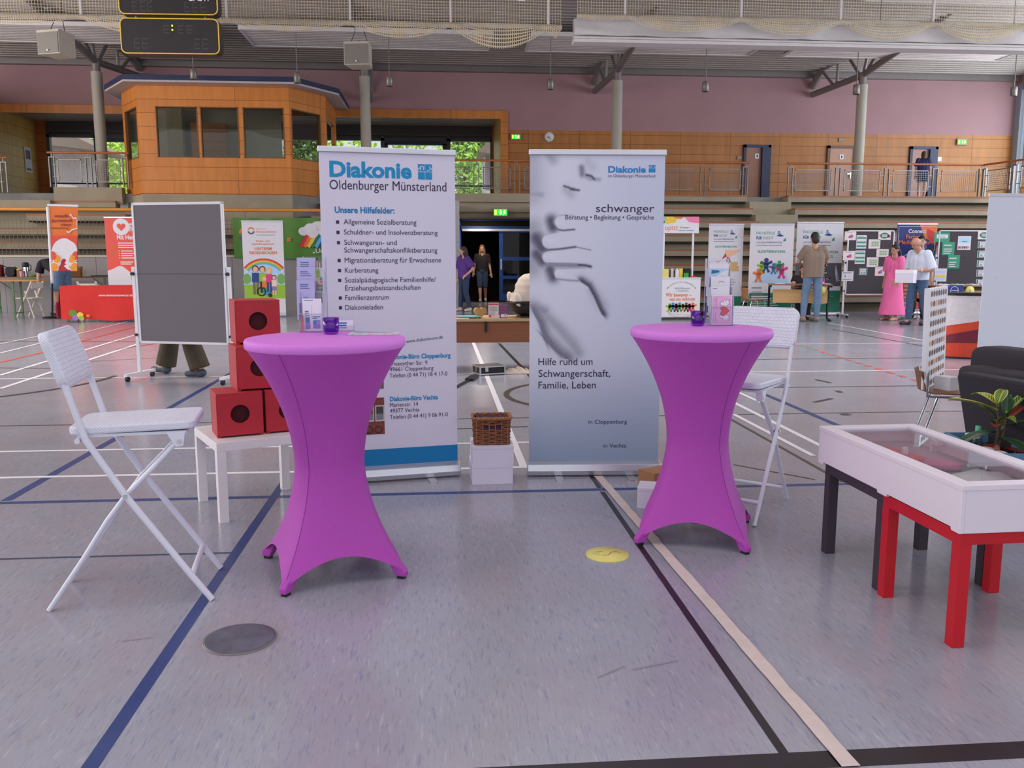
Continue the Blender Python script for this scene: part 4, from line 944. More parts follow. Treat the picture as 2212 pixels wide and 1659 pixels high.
# card holder and price list
p = G(744, 716, TZ); t = thing('card_holder', 'small clear holder behind the tealight glass on the left table', 'card holder', p, .1); mb = MB(acr).box(-.048, .048, 0, .002, 0, .03).box(-.048, .048, .03, .032, 0, .075); mb.build('panes', t)
MB(edge).box(-.048, .048, 0, .032, -.0, .003).box(-.049, -.047, 0, .032, 0, .03).box(.047, .049, 0, .032, 0, .03).build('frame', t)
def dr_c(ik, w, h): ik.lines(bl, -w*.35, w*.35, h*.8, 2, .012, .007); ik.lines(gyt, -w*.35, w*.2, h*.3, 1, .01, .003)
leaflet(p+Vector((0, .008, .004)), .1, .085, .05, .1, 'white business cards with a blue print in the small clear holder', dr_c, .008, None, 'business cards')
p = G(808, 721, TZ)+Vector((0, 0, .0008)); o = MB(M('price_paper', (206, 198, 206), .5)).box(-.115, .115, -.075, .075, 0, .002).build('price_list'); o.location = p; o.rotation_euler.z = -.05
tag(o, 'flat laminated sheet with faint print lying on the left high table', 'paper sheet')
mb = MB(); ik = Ink(mb, lambda u, v, d: (u, v, .0024+d), .0003); pk_ = M('print_pink', (214, 172, 184), .6)
ik.lines(gyt, -.1, .1, .06, 5, .012, .003); ik.rect(pk_, -.07, -.055, -.06, -.01); ik.rect(pk_, -.02, -.005, -.06, -.01); ik.rect(pk_, .05, .065, -.06, -.01); ik.rect(gyt, -.1, -.085, -.06, -.045); ik.rect(gyt, .085, .1, -.06, -.045); mb.build('print', o)
# leaflet stand on the right table
hp = G(1559, 704, TZ)+Vector((0, 0, .001)); ha = -.04
holder(hp, ha, .118, 5, 'tall clear brochure stand on the right high table with the heart card', .028, .05, .1)
pkc = M('heart_card_pink', (226, 176, 208), .5); red = M('heart_red', (214, 60, 78), .5)
def dr_h(ik, w, h):
    ik.rect(pkc, -w*.46, w*.46, h*.03, h*.97, 1); hp_ = heart(w*.12, h*.47, w*.5, 40, PI/2); ik.poly(red, hp_, 3); ik.stroke(black, hp_, .0016, 4, True)
    for s in (1, -1):
        W_ = [(w*.0, h*(.5+s*.13)), (-w*.12, h*(.5+s*.2)), (-w*.02, h*(.5+s*.3)), (w*.05, h*(.5+s*.26)), (w*.1, h*(.5+s*.37)), (w*.18, h*(.5+s*.29)), (w*.24, h*(.5+s*.4)), (w*.3, h*(.5+s*.3)), (w*.36, h*(.5+s*.36)), (w*.34, h*(.5+s*.2)), (w*.2, h*(.5+s*.12))]
        ik.poly(white, W_ if s < 0 else W_[::-1], 2); ik.stroke(black, W_, .0016, 4)
    sc = [(-w*.3+w*.03*math.sin(i*1.3)+(w*.05 if i % 5 == 0 else 0), h*(.9-.36*i/24)) for i in range(25)]; ik.stroke(M('script_ink', (120, 70, 130), .5), sc, .0013, 3); ik.stroke(bl, [(-w*.3+w*.03*math.sin(i*1.5), h*(.42-.3*i/20)) for i in range(21)], .0013, 3); ik.stroke(gyt, [(-w*.4, h*.9), (-w*.4, h*.1)], .0008, 3)
hd = lambda x, y, z: hp+Vector((x*math.cos(ha)-y*math.sin(ha), x*math.sin(ha)+y*math.cos(ha), z))
leaflet(hd(0, .006, .005), ha, .108, .155, .02, 'pink card with a red winged heart in the front pocket of the right stand', dr_h)
def dr_d(ik, w, h): ik.rect(M('print_peach', (232, 206, 190), .5), -w*.35, w*.4, h*.55, h*.68); ik.lines(bl, -w*.4, -w*.1, h*.93, 1, .01, .003); ik.lines(rdp, -w*.4, -w*.15, h*.64, 2, .01, .004)
def dr_e(ik, w, h): ik.stroke(black, [(-w*.1, h*.8), (0, h*.84), (.02, h*.8)], .002); ik.lines(gyt, -w*.1, w*.4, h*.5, 2, .01, .0015); ik.disc(black, -w*.3, h*.32, .006)
def dr_f(ik, w, h):
    ik.rect(M('print_sky', (170, 204, 232), .5), -w*.45, w*.45, h*.28, h*.86, 1); ik.poly(M('print_teal', (30, 110, 150), .5), [(-w*.4, h*.7), (0, h*.74), (w*.02, h*.8), (-w*.38, h*.82)], 2); ik.poly(white, [(-w*.45, h*.5), (w*.3, h*.8), (w*.45, h*.8), (w*.45, h*.34), (-w*.2, h*.34)], 2)
    ik.poly(M('print_rose', (220, 80, 150), .5), heart(w*.18, h*.58, .02), 3); ik.disc(M('print_blue_dark', (34, 84, 150), .5), -w*.08, h*.2, w*.32, h*.2, 3, 0, 180); ik.lines(white, -w*.2, w*.1, h*.31, 2, .012, .003, 4); ik.stroke(bl, [(w*.36, h*.55), (w*.42, h*.32)], .004, 3)
leaflet(hd(-.004, .034, .055), ha, .1, .15, .02, 'white leaflet with a peach strip, second pocket of the right stand', dr_d)
leaflet(hd(.004, .062, .105), ha, .104, .15, .02, 'white leaflet with a small black drawing, middle pocket of the right stand', dr_e)
leaflet(hd(.002, .09, .15), ha, .104, .17, .02, 'leaflet with a blue half circle and pink heart at the top of the right stand', dr_f)
leaflet(hd(.012, .118, .18), ha, .104, .15, .02, 'plain white leaflet sticking out at the very back of the right stand', None, .01)

# ================================================================== low square tables
def lack(p, a, s, h, m, label, group='low square tables'):
    t = thing('side_table', label, 'side table', p, a, group)
    MB(m).box(0, s, 0, s, h-.05, h).build('tabletop', t, bevel=.002); g = .05*s/.55
    for x in (0, s-g):
        for y in (0, s-g): MB(m).box(x, x+g, y, y+g, 0, h-.05).build('leg', t, bevel=.0015)
    return t
lw = M('lacquer_white', (222, 216, 218), .35, .02, 6); lr = M('lacquer_red', (196, 22, 36), .4, .04, 8); lb = M('lacquer_dark', (62, 52, 62), .5, .06, 8)
W0 = G(476, 1132); wa = math.radians(27)
lack(W0, wa, .55, .45, lw, 'white square side table under the red boxes, left of the violet table')
R0 = G(2056, 1400.6)
lack(R0+Vector((0, 0, 0)), math.radians(1.6), .535, .45, lr, 'bright red square side table under the front half of the display case')
lack(R0+Vector((-.0, .562, 0)), math.radians(1.6), .535, .45, lb, 'dark grey square side table under the rear half of the display case')
# red boxes with a round hole
rb = M('red_board', (176, 38, 50), .55, .06, 10, bump=.08, bscale=200); hole = M('box_inside_shade', (70, 14, 22), .8)
def hole_box(p, a, label):
    t = thing('red_box', label, 'box with hole', p, a, 'red boxes with a round hole'); s = .25; h = .25; r = .052
    mb = MB(rb).box(.004, s-.004, .012, s, 0.008, .014).box(.0, s, .0, s, h-.01, h).box(0, .01, .012, s, .012, h-.01).box(s-.01, s, .012, s, .012, h-.01).box(0, s, s-.01, s, .012, h-.01)
    mb.box(.0, .02, .01, s-.01, 0, .012).box(s-.02, s, .01, s-.01, 0, .012); mb.build('body', t)
    f = MB(rb); n = 48; A = []; Bq = []
    for i in range(n):
        w = 2*PI*(i+.5)/n-PI; c, q = math.cos(w), math.sin(w); k = max(abs(c), abs(q)); A.append((s/2+c/k*(s/2-.0005), h/2+.005+q/k*(h/2-.006))); Bq.append((s/2+r*c, h/2+.005+r*q))
    for y in (.001, .012): f.add([(u, y, v) for u, v in A+Bq], [(i, (i+1) % n, n+(i+1) % n, n+i) for i in range(n)], False)
    f.add([(u, y, v) for y in (.001, .012) for u, v in Bq], [(i, (i+1) % n, n+(i+1) % n, n+i) for i in range(n)], True); f.build('front_panel', t)
    MB(hole).box(.02, s-.02, .03, s-.02, .02, h-.02).build('interior_shade', t)  # dark block, the dim inside of the box put into its colour
    return t
c0 = G(471, 948, .45); ex = Vector((math.cos(wa), math.sin(wa), 0))
q = wa-.10
bx = hole_box(c0, q, 'red box with a round hole, lower left of the stack on the white table')
e2 = Vector((math.cos(q), math.sin(q), 0)); dup(bx, c0+e2*.266+Vector((-.004, .012, 0)), q, 'red box with a round hole, lower right, half hidden by the violet table')
c2 = G(514, 846, .701); dup(bx, c2, q+.02, 'red box with a round hole, middle of the stack'); c3 = G(511, 744.5, .952); dup(bx, Vector((c3.x, c3.y, .952)), q-.02, 'topmost red box with a round hole')

# ================================================================== grey pinboard on wheels
def pinboard(P, a, w, z0, z1, label, felt, seam=True, foot=.55):
    t = thing('pinboard', label, 'pinboard', P, a, 'rolling pinboards')
    MB(felt).box(.02, w-.02, -.012, .012, z0+.02, z1-.02).build('felt_panel', t)
    mb = MB(white).box(0, w, -.018, .018, z0, z0+.028).box(0, w, -.018, .018, z1-.03, z1).box(0, .028, -.018, .018, z0, z1).box(w-.028, w, -.018, .018, z0, z1); mb.build('frame', t, bevel=.004)
    if seam: MB(M('felt_seam', (70, 64, 70), .8)).box(.028, w-.028, -.0135, -.0115, (z0+z1)/2-.003, (z0+z1)/2+.003).build('seam', t)
    for x in (-.03, w+.03):
        MB(white).box(x-.02, x+.02, -.014, .014, .07, (z0+z1)/2+.08).build('post', t); MB(black).tube([(x, -.045, (z0+z1)/2), (x, .03, (z0+z1)/2)], .02, 10).tube([(x, -.04, z0+.1), (x, .02, z0+.1)], .016, 8).build('knob', t)
        f = MB(white).box(x-.022, x+.022, -foot/2, foot/2, .06, .09).build('foot', t)
        for y in (-foot/2+.04, foot/2-.04): MB(black).at(Matrix.Translation((x, y, .03))).tube([(-.016, 0, 0), (.016, 0, 0)], .03, 14).box(-.012, .012, -.02, .02, .0, .034).build('caster', f)
    return t
felt = M('felt_grey', (118, 112, 118), .95, .05, 120, bump=.15, bscale=700)
pl0 = G(312, 819); pr0 = G(468, 837)+Vector((.06, .3, 0)); pa = math.atan2(pr0.y-pl0.y, pr0.x-pl0.x)
pa = -.30; d_ = Vector((math.cos(pa), math.sin(pa), 0)); u0, zb_ = UZ(305, 741, pl0, pa); ut, zt_p = UZ(294, 438, pl0, pa); ur, _ = UZ(491, 600, pl0, pa)
pinboard(pl0+d_*(u0-.01), pa, ur-u0, zb_, zt_p, 'empty grey pinboard on white wheeled stand, left of the red boxes', felt)

# ================================================================== white boxes, basket
card = M('white_card', (212, 206, 222), .55, .02, 10)
p = G(1020, 1047.5); k = .0
def carton(p, a, w, d, h, label, m_, group='white cartons', lid=True):
    t = thing('carton', label, 'box', p, a, group); MB(m_).box(0, w, 0, d, 0, h-.004).build('box_body', t, bevel=.0015)
    if lid: MB(m_).box(-.001, w+.001, -.0015, d, h-.016, h).build('lid', t)
    return t
carton(p, .02, .262, .3, .124, 'lower of two white cartons stacked between the banners', card)
carton(p+Vector((.004, .004, .124)), .01, .264, .3, .124, 'upper of two white cartons, carrying the wicker basket', card)
wk = M('wicker', (120, 72, 44), .6, .3, 40); wk2 = M('wicker_light', (150, 96, 58), .6, .25, 40); lin_ = M('plum_lining', (66, 34, 66), .5, .2, 30)
t = thing('wicker_basket', 'brown wicker basket with a plum lining on the white cartons', 'basket', p+Vector((.132, .13, .2485)), .01); random.seed(5)
mb = MB(wk)
for i in range(13):
    z = .008+i*.0125; s = .95+.05*i/12
    def ring(k_, off_): return [((.115*s+.004*math.sin(q_*7+off_+i))*(1 if abs(math.cos(w))>.0 else 1)*max(-1, min(1, 1.35*math.cos(w))), (.085*s)*max(-1, min(1, 1.35*math.sin(w))), z+.0022*math.sin(q_*9+off_)) for q_, w in [(j/48*2*PI, j/48*2*PI) for j in range(48)]]
    if i in (8, 9):     # the two hand openings interrupt these strands at the front
        R_ = ring(0, i*PI); seg1 = [v for v in R_ if not (v[1] < -.07 and .012 < abs(v[0]) < .05)]
        cur_ = []
        for v in R_+R_[:1]:
            if v[1] < -.07 and .012 < abs(v[0]) < .05:
                if len(cur_) > 1: mb.tube(cur_, .006, 6)
                cur_ = []
            else: cur_.append(v)
        if len(cur_) > 1: mb.tube(cur_, .006, 6)
    else:
        mb.tube(ring(0, i*PI), .0068, 6, True)
mb.build('woven_strands', t)
mb = MB(wk2)
for q_ in range(3): mb.tube([((.122+.005*math.sin(j*.9+q_*2))*max(-1, min(1, 1.3*math.cos(j/60*2*PI))), (.092+.005*math.cos(j*.9+q_*2))*max(-1, min(1, 1.3*math.sin(j/60*2*PI))), .172+.006*math.sin(j*.9+q_*2.1)) for j in range(60)], .0065, 6, True)
mb.build('braided_rim', t); mb = MB(wk2)
for x in (-.1, -.06, -.02, .02, .06, .1):
    for y in (-.083, .083): mb.tube([(x, y, .004), (x, y*1.05, .17)], .004, 5)
mb.build('stakes', t)
MB(lin_).grid(lambda u, v: ((u-.5)*.2+.004*math.sin(v*30), (v-.5)*.15, .168+.014*math.sin(u*17+v*9)*math.sin(v*14+3)-.03*math.sin(u*PI)*math.sin(v*PI)), 30, 20).box(-.1, .1, -.075, .075, .01, .12).build('lining', t)
# boxes behind the right table
wb = G(1376, 1098); carton(wb, -.32, .26, .17, .122, 'small white carton on the floor behind the right violet table', card, None)
kr = M('kraft_card', (160, 112, 76), .7, .06, 10); carton(wb+Vector((.14, .17, 0)), .5, .2, .14, .16, 'brown cardboard box behind the small white carton', kr, None)

# ================================================================== middle distance between the banners
wl_ = M('birch_ply', (196, 158, 112), .5, .08, 4, stretch=(.5, 5, 5)); br_ = M('brown_panel', (140, 84, 56), .5, .06, 4, stretch=(.4, 4, 4))
ty = 10.9; zt3 = PY(1060, 689, ty).z; x0, x1 = PY(800, 690, ty).x, PY(1330, 690, ty).x
t = thing('folding_table', 'long light wood table seen between the banners with a brown front board', 'table', ((x0+x1)/2, ty, 0)); h = (x1-x0)/2
MB(wl_).box(-h, h, 0, .72, zt3-.03, zt3).build('tabletop', t); MB(br_).box(-h, h, .06, .085, PY(1060, 741, ty).z, PY(1060, 696, ty).z-.0).build('front_board', t)
xb = PY(1050, 700, ty).x-(x0+x1)/2; MB(black).box(xb-.014, xb+.014, .03, .06, PY(1060, 718, ty).z, zt3-.031).build('strap', t)
for sx_ in (-h+.15, h-.15):
    for yy in (.08, .64): MB(black).bar((sx_, yy, 0), (sx_, yy, zt3-.03), .04, .04).build('leg', t)
on = lambda px, py, dy=0: Vector((PY(px, py, ty+dy).x, ty+dy, zt3+.0008))
hw = M('heart_wood', (186, 142, 84), .5, .1, 8)
o = MB(hw).at(Matrix.Translation((0, 0, .075))).prism(heart(0, 0, .155), lambda u, v, d: (u, d, v), 0, .07).build('wooden_heart', bevel=.012); o.location = on(1039, 680, .14); o.rotation_euler.z = .3
bpy.context.view_layer.update(); o.location.z += .0; tag(o, 'thick wooden heart standing on the light wood table between the banners', 'wooden heart')
def book(px, a, w, h, th, m_, label, name='brochure'):
    o = MB(m_).box(-w/2, w/2, 0, th, 0, h).build(name); o.location = on(px, 680, .12); o.rotation_euler.z = a; return tag(o, label, 'brochure')
o = book(1066, -.12, .13, .19, .045, M('book_white', (216, 206, 206), .5), 'upright white and red brochures standing on the light wood table')
mb = MB(); ik = Ink(mb, XZ, .0015); ik.rect(red, -.062, .062, .165, .188); ik.rect(red, -.055, -.03, .012, .04); ik.rect(M('print_grey', (176, 170, 172), .5), -.05, .05, .09, .15); ik.lines(gyt, -.055, .05, .08, 4, .014, .004); mb.build('print', o)
o = book(1088, .1, .09, .165, .05, M('book_plum', (126, 76, 112), .5), 'plum coloured box beside the white and red brochures'); mb = MB(); ik = Ink(mb, XZ, .0015); ik.rect(white, -.035, .04, .01, .05); ik.stroke(M('lip', (190, 90, 110), .5), [(.02, .02), (.02, .07)], .012, 2); mb.build('print', o)
for i, (dx, m_, lbl) in enumerate(((0, red, 'red edged open brochure lying left on the light wood table'), (.05, M('flyer_teal', (120, 190, 190), .5), 'teal flyer lying on the red edged brochure'), (-.12, white, 'white flyer under the other papers at the left of the light wood table'))):
    o = MB(m_).box(-.15, .15, -.1, .1, 0, .008).build('flyer'); o.location = on(1005, 680, .2)+Vector((dx, -.02*i, .009*(2-i if i < 2 else 0))); o.rotation_euler.z = -.25+.2*i; tag(o, lbl, 'flyer', 'papers on the light wood table')
    if i == 0: o.location.z = zt3+.0098
    if i == 1: o.location.z = zt3+.0188
# baby carrier
cream = M('cream_cloth', (206, 188, 174), .8, .06, 14, bump=.1); shell = M('carrier_black', (34, 32, 36), .5)
t = thing('baby_carrier', 'cream baby car seat with a black shell on the light wood table', 'baby carrier', on(1143, 680, .3), .15)
MB(shell).grid(lambda u, v: (.27*math.cos(2*PI*u)*math.sin(PI*(.06+.44*v)), .25*math.sin(2*PI*u)*math.sin(PI*(.06+.44*v)), .19-.18*math.cos(PI*(.06+.44*v))), 28, 10).box(-.14, .14, -.12, .12, .0, .02).build('shell', t)
MB(black).lathe([(.2, .165), (.28, .17), (.285, .205), (.2, .21)], 28).build('rim', t)
MB(cream).grid(lambda u, v: ((.255-.03*v)*math.cos(2*PI*u), (.24-.03*v)*math.sin(2*PI*u), .205+.11*v+.006*math.sin(u*50)), 40, 5).build('cushion', t)
MB(cream).grid(lambda u, v: (.03+(.225+.006*math.sin(v*26))*math.cos(2*PI*u)*math.cos(PI*.5*v)**.75, (.22+.006*math.sin(v*26))*math.sin(2*PI*u)*math.cos(PI*.5*v)**.75, .29+.27*math.sin(PI*.5*v)), 36, 16).build('canopy', t)
for s_ in (-.2, .2): MB(M('cream_plastic', (226, 214, 200), .45)).ball((-.2, s_, .235), (.045, .028, .09), 16, Matrix.Rotation(-.3, 3, 'Y')).build('side_bumper', t)
MB(shell).tube([(-.25, -.24, .2), (0, -.275, .21), (.25, -.24, .2)], .014, 8).tube([(-.25, .24, .2), (0, .275, .21), (.25, .24, .2)], .014, 8).build('handle', t)
# metal edged case, cloth and strap on the floor
t = thing('tool_case', 'open black case with silver edges on the floor between the banners', 'case', G(1041, 812), .32); bk_ = M('case_black', (34, 30, 32), .5, .1, 20)
MB(bk_).box(-.02, .3, .0, .24, .02, .11).build('case_body', t); mb = MB(alu)
for x in (-.022, .302):
    for y in (-.002, .242): mb.box(x-.008, x+.008, y-.008, y+.008, .004, .115)
for z in (.018, .108):
    mb.box(-.025, .305, -.008, .004, z-.008, z+.008).box(-.025, .305, .236, .248, z-.008, z+.008).box(-.03, -.016, 0, .24, z-.008, z+.008).box(.296, .31, 0, .24, z-.008, z+.008)
mb.build('edge_profile', t); MB(chrome).box(-.03, -.022, .09, .14, .04, .1).box(.04, .08, -.014, -.006, .05, .1).build('latch', t); MB(M('case_inside', (120, 108, 100), .5)).box(.0, .28, .02, .22, .111, .118).build('tool_tray', t)
o = MB(cream).grid(lambda u, v: ((u-.5)*.34, (v-.5)*.26, .004+(.05+.02*math.sin(u*19+v*7)+.012*math.sin(v*23))*math.sin(PI*u)**.7*math.sin(PI*v)**.7), 30, 22).build('cloth'); o.location = G(1119, 805); tag(o, 'crumpled beige cloth on the floor beside the silver edged case', 'cloth')
t = thing('carrying_strap', 'black strap with a buckle lying on the floor beside the text banner', 'strap', G(1000, 832)); a = G(975, 843)-G(1000, 832); b_ = G(1024, 817)-G(1000, 832); sd = Vector((.02, .06, 0))
MB(black).bar(a+Vector((0, 0, .006)), b_+Vector((0, 0, .012)), .05, .008).bar(a+sd*1.9+Vector((0, 0, .006)), b_+sd*.7+Vector((0, 0, .008)), .04, .006).build('webbing', t); MB(black).bar(b_*.55+Vector((0, 0, .016)), b_*1.08+Vector((0, 0, .02)), .1, .03).build('buckle', t)

# ================================================================== display case on the two low tables
t = thing('display_case', 'white flat display case with a glass top on the red and dark side tables', 'display case', R0+Vector((0, 0, .4505)), math.radians(1.6)); cwm = M('case_white', (226, 216, 226), .35, .015, 4)
zc = UZ(2086, 1064.6, R0, PI/2)[1]; Hc = .162; cwid, clen = .485, 1.125; x0, y0 = -.02, -.02
mb = MB(cwm); th = .018
for xx in (x0, x0+cwid-th): mb.prism([(y0, 0), (y0+.05, 0), (y0+.055, .012), (y0+.495, .012), (y0+.5, 0), (y0+.57, 0), (y0+.575, .012), (y0+clen-.055, .012), (y0+clen-.05, 0), (y0+clen, 0), (y0+clen, Hc), (y0, Hc)], lambda u, v, d: (d, u, v), xx, xx+th)
mb.box(x0+th, x0+cwid-th, y0+.0005, y0+th, 0, Hc).box(x0+th, x0+cwid-th, y0+clen-th, y0+clen, 0, Hc); mb.build('case_side', t, bevel=.002)
fr = .058; mb = MB(cwm).box(x0-.003, x0+fr, y0-.003, y0+clen+.003, Hc, Hc+.02).box(x0+cwid-fr, x0+cwid+.003, y0-.003, y0+clen+.003, Hc, Hc+.02).box(x0+fr, x0+cwid-fr, y0-.003, y0+fr, Hc, Hc+.02).box(x0+fr, x0+cwid-fr, y0+clen-fr, y0+clen+.003, Hc, Hc+.02)
lid = mb.build('lid_frame', t, bevel=.002); MB(glass('case_glass', (250, 250, 252), .18)).box(x0+fr, x0+cwid-fr, y0+fr, y0+clen-fr, Hc+.006, Hc+.009).build('glass_top', lid)
MB(M('case_floor', (150, 140, 154), .8, .06, 12)).box(x0+th, x0+cwid-th, y0+th, y0+clen-th, .096, .1).build('lining', t)
MB(cwm).box(.40, .43, .84, .852, Hc-.06, Hc).box(.40, .43, .80, .852, Hc-.022, Hc-.002).build('hinge_bracket', t)
# contents
ca_ = t.rotation_euler.z; dc = lambda x, y, z: t.location+Vector((x*math.cos(ca_)-y*math.sin(ca_), x*math.sin(ca_)+y*math.cos(ca_), z))
o = MB(lr).box(-.09, .09, -.14, .14, 0, .025).build('red_tin', bevel=.008); o.location = dc(.15, .74, .1005); o.rotation_euler.z = .2; tag(o, 'flat red box lying inside the display case', 'tin')
o = MB(white).box(-.012, .012, -.012, .012, 0, .032).build('white_marker', bevel=.004); o.location = dc(.19, .71, .126); tag(o, 'small white stick standing on the red box in the display case', 'stick')
pkf = M('pink_felt', (196, 110, 150), .9, .1, 10); o = MB(pkf).ball((0, 0, .021), (.07, .09, .02), 16).build('pink_pouch'); o.location = dc(.25, .52, .101); tag(o, 'soft pink pouch inside the display case', 'pouch')
o = MB(M('beige_felt', (176, 150, 130), .9, .1, 10)).ball((0, 0, .02), (.05, .08, .019), 16).build('beige_pouch'); o.location = dc(.12, .47, .101); tag(o, 'beige pouch in front of the pink one in the display case', 'pouch')
def crumple(name, w, d, h, m_, loc, rz, label, seed):
    random.seed(seed); a, b__, c_ = random.random()*6, random.random()*6, random.random()*6
    o = MB(m_).grid(lambda u, v: ((u-.5)*w, (v-.5)*d, .002+h*(math.sin(PI*u)*math.sin(PI*v))**.5*(.75+.25*math.sin(u*11+a)*math.sin(v*9+b__))), 26, 26).build(name); o.location = loc; o.rotation_euler.z = rz; return tag(o, label, 'cloth')
crumple('white_garment', .2, .22, .04, M('white_cloth', (206, 200, 204), .9, .05, 20, bump=.2), dc(.32, .33, .1005), .3, 'folded white garment with fringed edge in the display case', 4)
crumple('peach_garment', .28, .1, .035, M('peach_cloth', (214, 168, 160), .9, .06, 20), dc(.26, .1, .1005), .1, 'peach coloured cloth at the near end of the display case', 8)
o = MB(M('mat_grey', (140, 134, 148), .8, .05, 20)).box(-.095, .095, -.1, .11, 0, .004).build('printed_mat'); o.location = dc(.145, .25, .1005); o.rotation_euler.z = .3; tag(o, 'grey mat with dark stripes in the display case', 'mat')
mb = MB(); ik = Ink(mb, lambda u, v, d: (u, v, .0044+d), .0004)
for i in range(3): ik.rect(black, -.09, .09, -.09+i*.04, -.078+i*.04)
ik.text(black, 'JAN', -.03, .05, .03, .09); mb.build('print', o)

# ================================================================== sofa, crate, plant
sf = M('sofa_charcoal', (52, 48, 56), .9, .08, 60, bump=.25, bscale=500)
HA = .70; s1, s2 = G(2067, 803, HA), G(2212, 827, HA); sang = math.atan2(s2.y-s1.y, s2.x-s1.x); S0 = Vector((s1.x, s1.y, 0)); t = thing('sofa', 'charcoal fabric sofa at the right edge with loose cushions', 'sofa', S0, sang)
sloc = lambda px, py, dep: (lambda q: Vector((q.x*math.cos(sang)+q.y*math.sin(sang), -q.x*math.sin(sang)+q.y*math.cos(sang), q.z)))(PY(px, py, S0.y+dep)-S0)
def soft(mb, c, r, ex_=.5):
    def f(u, v):
        a, b_ = 2*PI*u, PI*(v-.5); sg = lambda x: math.copysign(abs(x)**ex_, x)
        return (c[0]+r[0]*sg(math.cos(b_))*sg(math.cos(a)), c[1]+r[1]*sg(math.cos(b_))*sg(math.sin(a)), c[2]+r[2]*sg(math.sin(b_)))
    return mb.grid(f, 40, 24)
MB(sf).prism([(.12, .04), (1.25, .04), (1.25, HA), (.02, HA), (-.005, HA-.02), (.0, HA-.06)], lambda u, v, d: (u, d+.06*(1-v/HA), v), 0, .13).build('arm', t, bevel=.018)
MB(sf).prism([(.0, .04), (1.2, .04), (1.2, HA-.1), (.09, HA-.1)], lambda u, v, d: (u, d, v), .135, .5).build('back', t, bevel=.03)
MB(sf).box(.1, 1.2, .5, .95, .04, .42).build('base', t, bevel=.03)
c = sloc(2146, 803, .25); mbx = MB(sf); mbx.at(Matrix.Translation((c.x+.2, .27, c.z-.02)) @ Matrix.Rotation(.08, 4, 'Y')); soft(mbx, (0, 0, 0), (.24, .12, .07), .55); mbx.build('roll_cushion', t)
c = sloc(2190, 775, .55); mbx = MB(sf); mbx.at(Matrix.Translation((c.x+.27, .62, c.z-.03))); soft(mbx, (0, 0, 0), (.33, .13, .14), .4); mbx.build('back_cushion', t)
c = sloc(2225, 812, .3); mbx = MB(sf); mbx.at(Matrix.Translation((c.x+.3, .30, c.z))); soft(mbx, (0, 0, 0), (.16, .13, .09), .4); mbx.build('end_cushion', t)
for x, y in ((.16, .2), (1.1, .2), (.16, .85), (1.1, .85)): MB(black).box(x-.03, x+.03, y-.03, y+.03, 0, .04).build('leg', t)

cb = M('crate_blue', (92, 128, 160), .5, .06, 8); cz_ = .34
a_, b_, c_ = G(2043, 934, cz_), G(2148, 980, cz_), G(2195, 971, cz_); e1 = (b_-a_).xy; ang = math.atan2(e1.y, e1.x); L1 = e1.length; L2 = .33
t = thing('folding_crate', 'blue plastic folding crate behind the display case holding a potted plant', 'crate', Vector((a_.x, a_.y, 0)), ang)
def lattice(mb, p, q, h0, h1, th=.006):
    p, q = Vector(p), Vector(q); n = max(3, int((q-p).length/.035)); d = (q-p)/n
    for i in range(n):
        for s in (0, 1): mb.bar(p+d*(i+s)+Vector((0, 0, h0)), p+d*(i+1-s)+Vector((0, 0, h1)), th, .008)
cor = [(0, 0, 0), (L1, 0, 0), (L1, L2, 0), (0, L2, 0)]
for i in range(4):
    p, q_ = Vector(cor[i]), Vector(cor[(i+1) % 4]); mb = MB(cb).bar(p+Vector((0, 0, cz_-.03)), q_+Vector((0, 0, cz_-.03)), .02, .06).bar(p+Vector((0, 0, .025)), q_+Vector((0, 0, .025)), .012, .05)
    lattice(mb, p, q_, .05, cz_-.06); mb.build('lattice_side', t)
MB(cb).box(0, L1, 0, L2, 0, .012).build('crate_floor', t)
cxy = lambda x, y, z=0: Vector((a_.x+x*math.cos(ang)-y*math.sin(ang), a_.y+x*math.sin(ang)+y*math.cos(ang), z))
t = thing('potted_croton', 'croton plant with green yellow and rust leaves in the blue crate', 'potted plant', cxy(L1*.52, L2*.45, .0125)); t.scale = (1.3, 1.3, 1.3)
MB(M('pot_terracotta', (150, 92, 70), .7)).lathe([(.055, 0), (.075, .14), (.085, .14), (.085, .17), (.07, .17), (.065, .15), (0, .15)], 20).build('pot', t); MB(bark).tube([(0, 0, .14), (.01, 0, .3), (0, .01, .44)], [.008, .007, .004], 8).tube([(0, 0, .16), (.05, .02, .28), (.07, .03, .38)], [.007, .006, .004], 8).build('stem', t)
